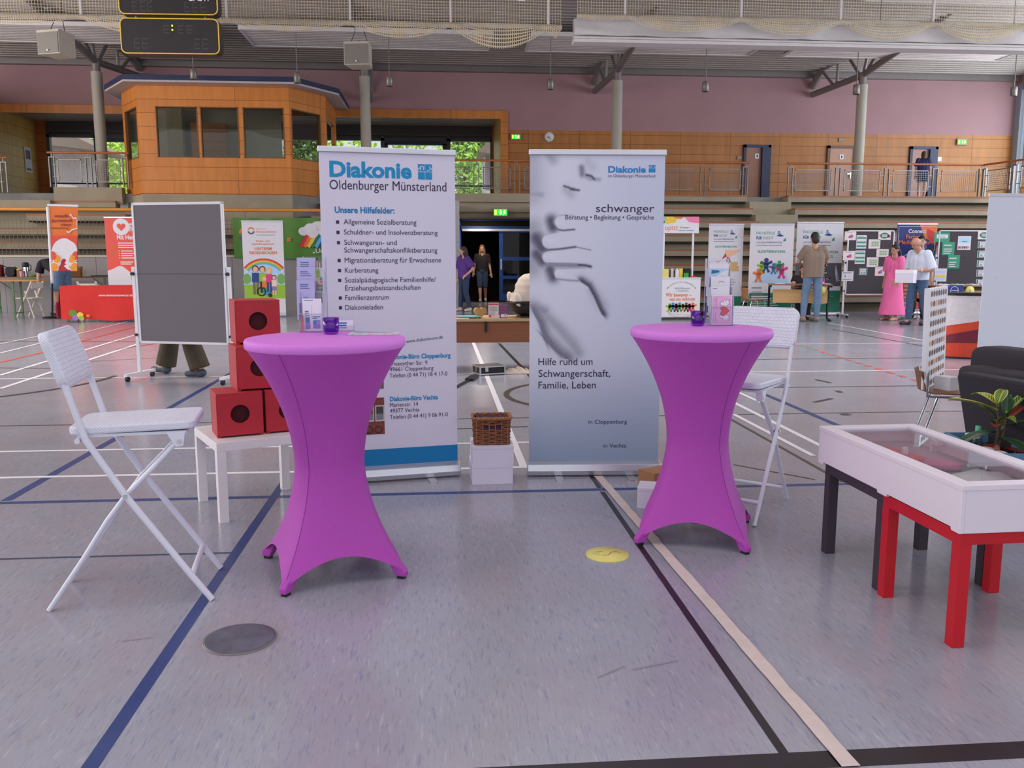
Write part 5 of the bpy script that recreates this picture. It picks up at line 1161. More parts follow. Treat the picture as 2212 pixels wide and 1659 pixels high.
def leafmat(name, base, vein):
    m = M(name, base, .35, .15, 6); N, K, b = nodes(m); src = b.inputs['Base Color'].links[0].from_socket; tc = N.new('ShaderNodeTexCoord'); sx = N.new('ShaderNodeSeparateXYZ'); K.new(tc.outputs['UV'], sx.inputs[0])
    ab = N.new('ShaderNodeMath'); ab.operation = 'ABSOLUTE'; K.new(sx.outputs['X'], ab.inputs[0])
    w = N.new('ShaderNodeMath'); w.operation = 'MULTIPLY_ADD'; w.inputs[1].default_value = 11; K.new(sx.outputs['Y'], w.inputs[0]); s2 = N.new('ShaderNodeMath'); s2.operation = 'MULTIPLY'; s2.inputs[1].default_value = -2.5; K.new(ab.outputs[0], s2.inputs[0]); K.new(s2.outputs[0], w.inputs[2])
    fr_ = N.new('ShaderNodeMath'); fr_.operation = 'FRACT'; K.new(w.outputs[0], fr_.inputs[0]); l1 = N.new('ShaderNodeMath'); l1.operation = 'LESS_THAN'; l1.inputs[1].default_value = .22; K.new(fr_.outputs[0], l1.inputs[0])
    l2 = N.new('ShaderNodeMath'); l2.operation = 'LESS_THAN'; l2.inputs[1].default_value = .1; K.new(ab.outputs[0], l2.inputs[0]); l3 = N.new('ShaderNodeMath'); l3.operation = 'GREATER_THAN'; l3.inputs[1].default_value = .82; K.new(ab.outputs[0], l3.inputs[0])
    m1 = N.new('ShaderNodeMath'); m1.operation = 'MAXIMUM'; K.new(l1.outputs[0], m1.inputs[0]); K.new(l2.outputs[0], m1.inputs[1]); m2 = N.new('ShaderNodeMath'); m2.operation = 'MAXIMUM'; K.new(m1.outputs[0], m2.inputs[0]); K.new(l3.outputs[0], m2.inputs[1])
    mx = N.new('ShaderNodeMix'); mx.data_type = 'RGBA'; K.new(m2.outputs[0], mx.inputs['Factor']); K.new(src, mx.inputs['A']); mx.inputs['B'].default_value = L3(vein); K.new(mx.outputs['Result'], b.inputs['Base Color']); return m
lms = [leafmat('croton_green', (48, 84, 44), (176, 190, 60)), leafmat('croton_rust', (150, 62, 44), (112, 40, 34)), leafmat('croton_dark', (40, 66, 46), (64, 96, 56)), leafmat('croton_yellow', (110, 132, 46), (214, 206, 70))]
random.seed(11)
for base, az, el, L, w, k, droop in (((0, 0, .42), 1.9, .75, .20, .05, 3, .1), ((0, 0, .43), .6, 1.1, .16, .045, 0, .08), ((0, 0, .40), 3.0, .45, .25, .035, 3, .06), ((.01, 0, .34), -1.3, .95, .17, .05, 0, .12), ((0, 0, .3), 3.3, .1, .24, .055, 2, .1), ((0, 0, .24), -2.5, -.05, .21, .075, 1, .1),
                                     ((.03, 0, .22), -.4, .0, .22, .075, 1, .06), ((.06, 0, .36), .4, .65, .23, .05, 1, .04), ((.06, .02, .38), .1, .9, .22, .042, 0, .06), ((.05, 0, .33), -.3, .35, .2, .04, 2, .05), ((0, 0, .36), 2.5, .9, .17, .05, 2, .08), ((0, 0, .33), -2.2, .5, .14, .05, 1, .06), ((.02, 0, .27), -1.2, .1, .18, .06, 2, .08), ((.04, .02, .3), 1.2, .5, .2, .05, 2, .08), ((0, 0, .2), -1.7, .1, .12, .035, 3, .05), ((.06, .02, .37), 1.0, 1.2, .15, .04, 2, .03)):
    o_ = Vector(base)+Vector((0, 0, .0)); dr = Vector((math.cos(az)*math.cos(el), math.sin(az)*math.cos(el), math.sin(el))); sd = dr.cross(Vector((0, 0, 1))).normalized(); up = sd.cross(dr)
    fn = lambda u, v: o_+dr*L*v+sd*w*(u-.5)*2*.5*math.sin(PI*v**.85)**.8*1.3+up*(abs(u-.5)*.02)-Vector((0, 0, droop*v*v))
    uvgrid('leaf', t, lms[k], fn, 6, 12, lambda u, v: ((u-.5)*2, v))
pm_ = bpy.data.materials.new('clear_plastic'); pm_ = glass('clear_plastic', (226, 234, 234), .25)
t = thing('water_bottle', 'clear plastic bottle with a green cap in the blue crate', 'bottle', cxy(L1*.12, L2*.5, .0125)); MB(pm_).lathe([(.034, 0), (.036, .02), (.036, .26), (.03, .3), (.014, .34), (.014, .355)], 24).build('bottle_body', t); MB(M('cap_green', (90, 190, 150), .4)).lathe([(.017, .352), (.017, .385), (0, .386)], 18).build('cap', t)
t = thing('plastic_jar', 'clear plastic jar beside the green capped bottle in the crate', 'jar', cxy(L1*.26, L2*.28, .0125)); MB(pm_).lathe([(.045, 0), (.047, .3), (.04, .32), (.04, .335)], 24).build('jar_body', t); MB(white).lathe([(.043, .33), (.043, .35), (0, .351)], 20).build('lid', t)
for i, (x, y) in enumerate(((.62, .2), (.8, .28))):
    o = MB(M('paper_cup', (196, 192, 190), .7)).ball((0, 0, .03), (.06, .05, .03), 14).build('white_stone'); o.location = cxy(L1*x, L2*y, .27); MB(cb).box(-.05, .05, -.05, .05, -.257, .002).build('support_block', o); tag(o, ['pale rounded stone at the front rim of the blue crate', 'pale rounded stone in the right corner of the blue crate'][i], 'stone', 'pale stones in the crate')

# ================================================================== chair with the spotted board
cv = M('chair_ply', (122, 80, 54), .4, .1, 5, stretch=(.5, 4, 4))
sc_ = G(2030, 842, .455)
def school_chair(p, a, label, m_, bh=.27):
    t = thing('school_chair', label, 'chair', p, a, 'plywood chairs with tube legs')
    MB(m_).prism(rr(-.2, .2, -.2, .2, .06), lambda u, v, d: (u, v, d+.02*(v/.2)**2), .43, .442).build('seat', t, bevel=.003)
    MB(m_).grid(lambda u, v: ((u-.5)*.38*(1-.25*math.sin(PI*v)), .235+.03*v+.035*math.cos((u-.5)*PI)-.04, .455+v*bh), 14, 12).build('backrest', t).modifiers.new('thick', 'SOLIDIFY').thickness = .01
    mb = MB(chrome)
    for s in (-.19, .19): mb.tube([(s, .2, .0+.6), (s, .19, .42), (s, .0, .42), (s, -.16, .42), (s, -.205, .38), (s*1.05, -.22, .02), (s*1.05, -.2, .012), (s*1.05, .22, .012), (s*1.05, .23, .03), (s, .12, .42)], .011, 8)
    mb.tube([(-.19, -.15, .42), (.19, -.15, .42)], .01, 8); mb.build('tube_frame', t); return t
school_chair(Vector((sc_.x+.10, sc_.y+.0, 0)), math.radians(66), 'brown plywood chair with chrome legs holding the spotted board', cv, .15)
BL_, BR_ = G(2000, 843, .462), G(2040, 818, .462); ang = math.atan2(BR_.y-BL_.y, BR_.x-BL_.x); w = (BR_-BL_).length; hh = UZ(1992, 627, BL_, ang)[1]-.462
t = thing('spot_board', 'white board with rows of skin-coloured oval spots standing on the brown chair', 'board', BL_, ang); t.rotation_euler.x = -.03; MB(white).box(0, w, 0, .035, 0, hh).build('board', t, bevel=.003)
sk = [M('spot_%d' % i, c, .6, 0) for i, c in enumerate(((122, 82, 62), (176, 116, 84), (214, 160, 128), (92, 62, 52), (204, 122, 90), (150, 108, 82)))]; sk[0].name = 'spot_brown'; mb = MB(); ik = Ink(mb, XZ, .0012)
for r in range(10):
    for c_i in range(7): ik.disc(sk[(r*5+c_i*3+r*c_i) % 6], w*(.13+.125*c_i), hh*(.055+.0985*r), w*.05, hh*.03)
mb.build('spots', t)
o = carton(G(2055, 845, .4575), .35, .1, .14, .1, 'small stack of white cards on the brown chair beside the sofa', white, None); o['category'] = 'card stack'; o.name = 'card_stack'; o.location = G(2051, 845, .4585)

# ================================================================== promotion counter, white banner at the right edge
pc = G(2060, 776); pa_ = -.35; t = thing('promotion_counter', 'curved promotion counter with a red and maroon wave on white at the right', 'counter', pc+Vector((.26, .17, 0)), pa_)
hC = UZ(2060, 633, pc, 0)[1]; wm2 = M('counter_white', (222, 216, 220), .4); orr = M('counter_orange', (214, 70, 44), .45); mar = M('counter_maroon', (116, 30, 50), .45)
cyl_ = lambda u, z: (.31*math.sin(u), -.19*math.cos(u)+.0, z)
def band(m_, f0, f1, name, off_=0): MB(m_).grid(lambda u, v: Vector(cyl_((u-.5)*PI*.94, f0(u)+(f1(u)-f0(u))*v))*1.0+Vector((0, -off_, 0)), 30, 3).build(name, t)
l0 = lambda u: .02; l1 = lambda u: .17; lm = lambda u: .29+.04*u; l2 = lambda u: .36+.1*u; l3 = lambda u: .43+.16*u**1.2; l4 = lambda u: hC-.04
band(orr, l0, lambda u: .2+.03*math.sin(u*PI), 'wave_band'); band(mar, lambda u: .2+.03*math.sin(u*PI), lambda u: .3+.2*u, 'wave_band'); band(orr, lambda u: .3+.2*u, lambda u: .44+.16*u, 'wave_band'); band(wm2, lambda u: .44+.16*u, l4, 'front_sheet')
MB(black).prism([cyl_(i/16*PI-PI/2, 0)[:2] for i in range(17)]+[(.33, .12), (-.33, .12)], lambda u, v, d: (u*1.06, v*1.08, d), hC-.04, hC).build('counter_top', t)
MB(black).prism([cyl_(i/16*PI-PI/2, 0)[:2] for i in range(17)]+[(.33, .12), (-.33, .12)], lambda u, v, d: (u*1.06, v*1.08, d), 0, .025).box(.29, .325, -.03, .1, .02, hC-.03).box(-.325, -.29, -.03, .1, .02, hC-.03).box(-.3, .3, .08, .1, .02, hC-.03).build('counter_body', t)
yl = M('yellow_card', (222, 212, 120))
wx = PY(2134, 600, 8.9); 
wt = PY(2146, 416, 8.9).z; t = rollup('blank white roll-up banner behind the sofa at the right edge', Vector((wx.x+.43, 9.0, 0)), .03, .86, wt, lambda tt, h, z0, z1: MB(M('banner_blank', (232, 236, 248), .5, .01)).box(-h, h, -.003, .003, z0, z1).build('blank_panel', tt), group=None, rail=white)
MB(M('faint_mark_grey', (196, 200, 220), .5)).bar((-.3, -.0045, wt-.9), (-.26, -.0045, wt-.885), .006, .001).build('faint_mark', t)  # short thin mark, a little darker than the panel

# ================================================================== people
skin = M('skin', (206, 158, 136), .55, .04, 12); skin2 = M('skin_tan', (188, 138, 114), .55, .04, 12); shoe = M('shoe_dark', (44, 42, 52), .6); lips = M('lips', (170, 96, 92), .5); eyed = M('eye_dark', (40, 32, 30), .3)
POSE = dict(pel=(0, 0, .95), chs=(0, 0, 1.27), nck=(0, .005, 1.46), hd=(0, -.015, 1.61), shL=(.17, 0, 1.40), elL=(.225, .02, 1.12), wrL=(.24, -.05, .88), shR=(-.17, 0, 1.40), elR=(-.225, .02, 1.12), wrR=(-.24, -.05, .88),
            hpL=(.085, 0, .92), knL=(.1, -.015, .5), anL=(.1, .02, .085), toL=(.12, -.14, .035), hpR=(-.085, 0, .92), knR=(-.1, -.015, .5), anR=(-.1, .02, .085), toR=(-.12, -.14, .035))
def fuse(name, parent, mat, mb, vox=.009, smooth=3, cut=None):
    o = mb.build(name, None, mat); m = o.modifiers.new('r', 'REMESH'); m.mode = 'VOXEL'; m.voxel_size = vox; m.use_smooth_shade = True
    s = o.modifiers.new('s', 'SMOOTH'); s.iterations = smooth; s.factor = .5; bpy.context.view_layer.update()
    me = bpy.data.meshes.new_from_object(o.evaluated_get(bpy.context.evaluated_depsgraph_get())); old = o.data; o.modifiers.clear(); o.data = me; bpy.data.meshes.remove(old); me.name = name
    if not me.materials: me.materials.append(mat)
    o.parent = parent; return o
def person(label, loc, rz, H_=1.72, pose={}, sk_=None, hair=None, hairstyle='short', clothes=(), shoes=shoe, shoe_h=.05, face=True, headdir=None, group=None):
    sk_ = sk_ or skin; k = H_/1.73; J = {n: Vector(v)*k for n, v in {**POSE, **pose}.items()}; t = thing('person', label, 'person', loc, rz, group)
    side = (J['shL']-J['shR']).normalized(); mb = MB()
    def torso(mb, g=0, lo=0.0, hi=1.0):
        a, c, n = J['pel'], J['chs'], J['nck']; a2_ = a+(c-a)*lo
        for s in (-1, 1):
            if g: mb.ball(c+side*s*.085*k, (.098+g)*k).tube([a2_+side*s*.07*k, c+side*s*.085*k], [(.098+g)*k, (.098+g)*k], 16)
            else: mb.limb(a2_+side*s*.065*k, c+side*s*.085*k, .092*k, .098*k)
            mb.limb(c+side*s*.085*k, c.lerp(n, .62)+side*s*.10*k, (.098+g)*k, (.058+g)*k)
        if g: mb.ball(c, (.105+g)*k).tube([a2_, c], [(.106+g)*k, (.105+g)*k], 16)
        else: mb.limb(a2_, c, .10*k, .105*k)
    def arm(mb, s, g=0, f=2.0, cuff=False):
        sh, el, wr = J['sh'+s], J['el'+s], J['wr'+s]
        if f >= 1: mb.limb(sh, el, (.052+g)*k, (.043+g)*k)
        else: q = sh.lerp(el, f); mb.ball(sh, (.055+g)*k).tube([sh, q], [(.055+g)*k, (.053+g*1.4)*k], 14)
        if f > 1: q = el.lerp(wr, min(1, f-1)); mb.limb(el, q, (.043+g)*k, (.029+g)*k)
    def leg(mb, s, g=0, f=2.0, flare=0):
        hp, kn, an = J['hp'+s], J['kn'+s], J['an'+s]
        if f >= 1:
            mb.limb(hp, kn, (.086+g)*k, (.056+g)*k)
            q = kn.lerp(an, f-1); mb.ball(kn, (.056+g)*k); mb.tube([kn, kn.lerp(q, .35), q], [(.056+g)*k, (.057+g+flare*.4)*k, (.037+g+flare)*k], 14)
        else: q = hp.lerp(kn, f); mb.ball(hp, (.088+g)*k).tube([hp, q], [(.088+g)*k, (.07+g+flare)*k], 16)
    torso(mb); hd = J['hd']; nk = J['nck']; up = (hd-nk).normalized(); fw = Vector(headdir).normalized() if headdir else Vector((0, -1, 0)); fw = (fw-up*fw.dot(up)*.6).normalized(); hs = up.cross(fw).normalized()
    R = Matrix((hs, -fw, up)).transposed()
    mb.limb(nk-up*.03*k, hd-up*.05*k, .054*k, .052*k); mb.ball(hd+up*.02*k, (.076*k, .096*k, .102*k), 16, R); mb.ball(hd-up*.05*k+fw*.03*k, (.056*k, .062*k, .06*k), 14, R)
    mb.limb(hd+fw*.088*k-up*.0*k, hd+fw*.108*k-up*.022*k, .011*k, .014*k, 8)
    for s in (-1, 1): mb.ball(hd+hs*s*.077*k-fw*.005*k-up*.005*k, (.012*k, .022*k, .033*k), 8, R)
    for s in 'LR':
        arm(mb, s); leg(mb, s); el, wr, an, to = J['el'+s], J['wr'+s], J['an'+s], J['to'+s]
        d = (wr-el).normalized(); lat = d.cross(Vector((0, -1, 0)) if abs(d.y) < .8 else Vector((0, 0, 1))).normalized(); nrm = d.cross(lat); Rm = Matrix((lat, nrm, d)).transposed()
        mb.ball(wr+d*.045*k, (.04*k, .018*k, .052*k), 10, Rm); inn = 1 if s == 'L' else -1
        for i in range(4):
            b0 = wr+d*.075*k+lat*(-.027+.018*i)*k; L = (.062, .074, .07, .055)[i]*k; m_ = b0+d*L*.55+nrm*.008*k*1; mb.limb(b0, m_, .0095*k, .009*k, 8).limb(m_, m_+d*L*.4+nrm*.02*k, .009*k, .0075*k, 8)
        b0 = wr+d*.025*k+lat*.034*k*inn; mb.limb(b0, b0+d*.045*k+lat*.026*k*inn, .012*k, .01*k, 8)
        mb.limb(an, to, .036*k, .03*k); mb.ball(an+(an-to).normalized()*.03*k-Vector((0, 0, an.z-.035*k)), .032*k, 10)
    o = fuse('body', t, sk_, mb)
    if face:
        mb = MB(eyed)
        for s in (-1, 1): mb.ball(hd+fw*.087*k+hs*s*.031*k+up*.012*k, (.012*k, .006*k, .006*k), 8, R)
        mb.build('eyes', t); MB(lips).ball(hd+fw*.088*k-up*.058*k, (.022*k, .008*k, .007*k), 8, R).build('mouth', t)
        mb = MB(hair or eyed)
        for s in (-1, 1): mb.ball(hd+fw*.088*k+hs*s*.033*k+up*.034*k, (.018*k, .006*k, .004*k), 8, R)
        mb.build('eyebrows', t)
    if hair:
        mb = MB(); c = hd+up*.03*k-fw*.012*k
        if hairstyle == 'bald':
            for s in (-1, 1): mb.ball(hd+hs*s*.066*k-fw*.035*k-up*.005*k, (.018*k, .05*k, .04*k), 10, R)
            mb.ball(hd-fw*.07*k-up*.01*k, (.055*k, .03*k, .045*k), 10, R)
        else:
            mb.ball(c+up*.012*k, (.084*k, .098*k, .098*k), 16, R); mb.ball(hd-fw*.05*k-up*.015*k, (.074*k, .062*k, .085*k), 14, R)
        if hairstyle == 'long':
            for s in (-1, 1): mb.limb(hd+hs*s*.066*k-up*.02*k+fw*.01*k, hd+hs*s*.1*k-up*.30*k+fw*.06*k, .034*k, .026*k)
            mb.limb(hd-fw*.06*k, hd-fw*.075*k-up*.28*k, .06*k, .05*k)
        if hairstyle == 'tail': mb.ball(hd-fw*.1*k+up*.0*k, .034*k, 10); mb.limb(hd-fw*.105*k, hd-fw*.15*k-up*.1*k, .034*k, .03*k); mb.limb(hd-fw*.15*k-up*.1*k, hd-fw*.13*k-up*.2*k, .03*k, .014*k)
        if hairstyle == 'bob': mb.limb(hd-fw*.03*k, hd-fw*.05*k-up*.13*k, .092*k, .08*k)
        fuse('hair', t, hair, mb, .008, 2)
    for nm, m_, kind, kw in clothes:
        mb = MB(); g = kw.get('g', .014)
        if kind == 'shirt':
            torso(mb, g, kw.get('lo', -.08)); 
            for s in 'LR': arm(mb, s, g+.004, kw.get('sleeve', .62))
        elif kind == 'legs':
            for s in (-1, 1): mb.limb(J['pel']+side*s*.06*k, J['hp'+('L' if s > 0 else 'R')], (.1+g*.6)*k, (.092+g*.6)*k)
            mb.limb(J['pel']+(J['chs']-J['pel'])*.15, J['pel'], (.1+g)*k, (.11+g)*k)
            for s in 'LR': leg(mb, s, g, kw.get('f', 1.94), kw.get('flare', 0))
        elif kind == 'dress':
            torso(mb, g, .1)
            for s in 'LR': arm(mb, s, g+.016, kw.get('sleeve', .9))
            a = J['pel'].lerp(J['chs'], .45); mb.tube([a, J['pel']+Vector((0, 0, -.02)), Vector((J['pel'].x, J['pel'].y, .5*k)), Vector((J['pel'].x, J['pel'].y, kw['hem']))], [.15*k, .19*k, .235*k, kw.get('hr', .27)*k], 28, flat=.72)
        fuse(nm, t, m_, mb, .009, 4)
    if shoes:
        for s in 'LR':
            an, to = J['an'+s], J['to'+s]; hd_ = Vector((an.x, an.y, 0)); dd = Vector((to.x-an.x, to.y-an.y, 0)).normalized(); mb = MB(); z = min(an.z-.06*k, to.z-.03*k)
            mb.limb(hd_-dd*.03*k+Vector((0, 0, an.z-.035*k)), Vector((to.x, to.y, to.z+.004))+dd*.03*k, .044*k, .036*k); mb.limb(an-Vector((0, 0, .02*k)), an-Vector((0, 0, .045*k)), .048*k, .048*k)
            fuse('shoe', t, shoes, mb, .009, 2)
    return t
jean = M('denim_light', (104, 128, 158), .85, .12, 14, bump=.1, bscale=200); jeand = M('denim_dark', (52, 68, 96), .85, .1, 14); jeanm = M('denim_mid', (70, 92, 124), .85, .1, 14); hbr = M('hair_brown', (74, 50, 38), .6, .2, 60); hdk = M('hair_dark', (40, 34, 34), .6, .2, 60); hbl = M('hair_fair', (140, 100, 72), .6, .2, 60); hgr = M('hair_grey', (150, 140, 132), .7)
tp = M('shirt_taupe', (132, 114, 100), .85, .05, 10, bump=.1); pk = M('dress_pink', (240, 112, 168), .75, .03, 8, bump=.1, bscale=90); ws = M('shirt_pale', (204, 210, 228), .8, .03, 10, bump=.1); bs = M('shirt_black', (36, 30, 36), .85, .1, 10); ps = M('shirt_violet', (92, 58, 140), .85, .06, 10); ol = M('trousers_olive', (72, 62, 48), .85, .1, 10); tg = M('trousers_taupe', (94, 84, 80), .85, .08, 10)
grys = M('shoe_grey', (126, 116, 112), .6); wsh = M('shoe_white', (214, 210, 212), .5); snd = M('sandal_tan', (198, 160, 136), .6); slp = M('sandal_slate', (74, 82, 92), .6)
def fac(dx, dy): return math.atan2(dx, -dy)        # turn so that local -y looks along (dx, dy)
# man in taupe shirt, seen from behind
p = G(1752, 695); person('man in a taupe T-shirt and light jeans seen from behind at the first desk', p, PI-.1, 1.95, dict(elL=(.27, -.1, 1.17), wrL=(.16, -.3, 1.14), elR=(-.28, -.1, 1.17), wrR=(-.17, -.3, 1.12), hpL=(.09, 0, .92), knL=(.13, -.05, .5), anL=(.17, .02, .085), toL=(.22, -.12, .035), hpR=(-.09, 0, .92), knR=(-.1, 0, .5), anR=(-.1, 0, .085), toR=(-.06, -.16, .035)), skin2, hdk, 'short',
       (('tshirt', tp, 'shirt', dict(g=.024, sleeve=.75, lo=-.25)), ('jeans', jean, 'legs', dict(g=.014))), grys)
p = G(1925, 692); person('woman in a long pink dress with a dark ponytail, looking left', p, fac(-1, -.45), 1.69, dict(wrL=(.2, -.2, .93), elL=(.24, -.02, 1.12), wrR=(-.24, -.02, .86), elR=(-.25, .06, 1.12), anL=(.11, .0, .085), toL=(.13, -.14, .03), anR=(-.12, .02, .085), toR=(-.14, -.12, .03)), skin2, hdk, 'tail',
       (('dress', pk, 'dress', dict(g=.016, hem=.13, sleeve=.95, hr=.30)),), snd, headdir=(-.15, -1, -.1))
mw = person('bald man in a pale short-sleeved shirt and jeans holding a white box', G(1978, 702), fac(-1, -.35), 1.86, dict(nck=(0, -.05, 1.45), hd=(0, -.13, 1.58), chs=(0, -.02, 1.26), shL=(.18, -.02, 1.38), shR=(-.18, -.02, 1.38), elL=(.26, .04, 1.08), wrL=(.14, -.27, 1.06), elR=(-.25, .0, 1.08), wrR=(-.1, -.28, 1.04), anL=(.12, .14, .085), toL=(.15, -.02, .035), knL=(.11, .04, .5), anR=(-.08, -.12, .085), toR=(-.08, -.28, .035), knR=(-.09, -.1, .5)), skin2, hgr, 'bald',
       (('shirt', ws, 'shirt', dict(g=.03, sleeve=.95, lo=-.2)), ('jeans', jeanm, 'legs', dict(g=.018))), shoe, headdir=(-.2, -1, -.45))
MB(black).tube([(0, -.215, 1.715), (.0, -.22, 1.70)], .004, 6).at().build('glasses_bridge', mw)
MB(wsh).tube([(.19, -.17, 1.15), (.2, -.155, 1.15)], .042, 14).build('wrist_watch', mw)
bp_ = PY(1957, 597, (G(1975, 703).y-.4)); o = MB(card).box(-.2, .2, -.17, .17, -.13, .13).build('carton'); o.location = bp_; o.rotation_euler = (0, .03, .9); tag(o, 'white carton held by the bald man in the pale shirt', 'box')
MB(white).box(-.202, .202, -.172, .172, .06, .132).build('lid', o)
person('person in a black T-shirt and taupe trousers standing behind the bald man', (lambda q: Vector((q.x, q.y, 0)))(PY(1980, 690, 19.75)), fac(-.7, -1), 1.9, dict(elR=(-.25, -.05, 1.13), wrR=(-.18, -.2, .95)), skin, hdk, 'short', (('tshirt', bs, 'shirt', dict(g=.02, sleeve=.7)), ('trousers', tg, 'legs', dict(g=.018))), shoe)
# two women by the blue door
person('woman in a violet T-shirt and dark jeans with a hand on her hip', G(1003, 672), fac(-.85, -.6), 1.68, dict(elL=(.32, .06, 1.14), wrL=(.2, -.08, .98), elR=(-.24, 0, 1.1), anL=(.14, .08, .085), toL=(.17, -.06, .035), anR=(-.1, -.06, .085), toR=(-.1, -.22, .035)), skin, hbr, 'bob', (('tshirt', ps, 'shirt', dict(g=.03, sleeve=.85, lo=-.15)), ('jeans', jeand, 'legs', dict(g=.018))), wsh, headdir=(-.5, -1, 0))
o = None
person('woman with long fair hair, black T-shirt and knee-length denim shorts walking out of the door', G(1042, 652), fac(-.12, -1), 1.78, dict(anL=(.09, .12, .12), toL=(.1, 0, .04), knL=(.09, -.02, .5), anR=(-.05, -.16, .085), toR=(-.05, -.32, .06), knR=(-.07, -.12, .5), wrL=(.27, -.02, .88), wrR=(-.27, .04, .9)), skin, hbl, 'long', (('tshirt', bs, 'shirt', dict(g=.02, sleeve=.7)), ('shorts', jeand, 'legs', dict(g=.026, f=1.08, flare=.02))), wsh)
# woman on the gallery, from behind
gp = PY(1990, 425, 27.7); person('woman in a dark blue top and shorts walking along the gallery, seen from behind', Vector((gp.x, 27.7, 3.24)), PI-.5, 1.58, dict(hd=(0, -.07, 1.58), nck=(0, -.02, 1.45), anL=(.1, .12, .1), anR=(-.08, -.1, .085)), skin, hbr, 'bob', (('top', M('top_navy', (42, 52, 100), .85), 'shirt', dict(g=.02, sleeve=.8)), ('shorts', jeand, 'legs', dict(g=.02, f=.7))), wsh)
# bending person behind the flag
bp2 = G(134, 681); person('person in a black T-shirt and light denim shorts bending forward behind the orange flag', bp2, fac(-1, .55), 1.9, dict(pel=(0, .08, .99), chs=(0, -.24, 1.14), nck=(0, -.39, 1.16), hd=(0, -.5, 1.13), shL=(.17, -.33, 1.13), shR=(-.17, -.33, 1.13), elL=(.2, -.40, .87), wrL=(.18, -.44, .64), elR=(-.2, -.40, .87), wrR=(-.18, -.44, .65), hpL=(.1, .08, .95), hpR=(-.1, .06, .95), knL=(.13, .04, .5), knR=(-.13, .0, .5)), skin, hdk, 'short', (('tshirt', bs, 'shirt', dict(g=.025, sleeve=.7)), ('shorts', jean, 'legs', dict(g=.045, f=.85, flare=.02))), M('shoe_black_white', (60, 58, 60), .5), headdir=(0, -.3, -1))
# legs behind the pinboard
person('person behind the grey pinboard, only wide olive trousers and slate sandals in view', G(392, 812)+Vector((0, .08, 0)), fac(-1, .35), 1.74, dict(anL=(.08, .30, .085), toL=(.1, .16, .03), knL=(.09, .16, .5), anR=(-.08, -.3, .085), toR=(-.08, -.45, .045), knR=(-.09, -.2, .5), pel=(0, 0, .93)), skin2, hbr, 'short', (('shirt', tg, 'shirt', dict(g=.03)), ('trousers', ol, 'legs', dict(g=.035, f=1.96, flare=.05))), slp)
# seated people half hidden
person('person in black seated behind the first desk, half hidden by the man in taupe', (lambda q: Vector((q.x, q.y, 0)))(PY(1730, 672, 19.8)), fac(-.3, -1), 1.68, dict(pel=(0, 0, .5), chs=(0, -.04, .84), nck=(0, -.06, 1.02), hd=(0, -.1, 1.16), shL=(.17, -.05, .96), shR=(-.17, -.05, .96), elL=(.24, -.18, .74), wrL=(.12, -.38, .76), elR=(-.24, -.18, .74), wrR=(-.14, -.38, .76), hpL=(.09, -.02, .48), hpR=(-.09, -.02, .48), knL=(.11, -.42, .5), knR=(-.11, -.42, .5), anL=(.11, -.42, .085), anR=(-.11, -.42, .085), toL=(.11, -.58, .03), toR=(-.11, -.58, .03)), skin, hbr, 'bob', (('top', bs, 'shirt', dict(g=.02, sleeve=.4)), ('trousers', bs, 'legs', dict(g=.02))), shoe)
person('person in pink standing behind the left banner, only a sleeve in view', PY(722, 600, 22.9)-Vector((0, 0, PY(722, 600, 22.9).z)), fac(-.3, -1), 1.66, {}, skin, hbr, 'bob', (('blouse', M('blouse_pink', (226, 166, 184), .8), 'shirt', dict(g=.035, sleeve=.95)), ('trousers', tg, 'legs', dict(g=.02))), shoe)

# ================================================================== booths on the right
W_ = lambda n, c: M(n, c, .5, .02)
iw = W_('print_white', (220, 216, 224)); gr1 = W_('print_green', (56, 150, 116)); gr2 = W_('print_green_dark', (36, 122, 92)); ibl = W_('print_navy', (46, 70, 130)); igy = W_('print_greyline', (140, 140, 150)); io = W_('print_orange', (232, 120, 60)); iy = W_('print_yellow', (236, 200, 70)); ipk = W_('print_magenta', (220, 60, 130)); ird = W_('print_red', (206, 52, 56)); ipu = W_('print_purple', (150, 116, 190)); imt = W_('print_mint', (150, 206, 180)); ipe = W_('print_peach', (244, 186, 160)); isk = W_('print_skintone', (236, 184, 150)); ibx = W_('print_woodblock', (206, 170, 112)); ify = W_('print_black', (40, 38, 44)); isky = W_('print_skyblue', (176, 208, 238)); ilm = W_('print_lime', (150, 190, 60)); idg = W_('print_darkgrey', (92, 90, 98))
def sheet(px0, px1, py0, py1, P, a):
    u0, zt_ = UZ(px0, py0, P, a); u1, zb_ = UZ(px1, py1, P, a); return u0, u1, zb_, zt_
def far_banner(px0, px1, py0, pbase, label, Y=None, rz=0, draw=None, group='slim roll-up banners along the stands', rail=alu):
    P = G((px0+px1)/2, pbase) if Y is None else Vector((PY((px0+px1)/2, pbase, Y).x, Y, 0)); u0, zt_ = UZ(px0, py0, P, rz); u1, _ = UZ(px1, py0, P, rz)
    t = rollup(label, P, rz, u1-u0, zt_, None, group=group, rail=rail, paperm=iw); mb = MB(); ik = Ink(mb, lambda u, v, d: (u, -.004-d, v), .002)
    q = Map(P, rz, 0); 
    if draw: draw(ik, q, (u1-u0)/2, zt_-.03); mb.build('printed_graphic', t)
    return t, P
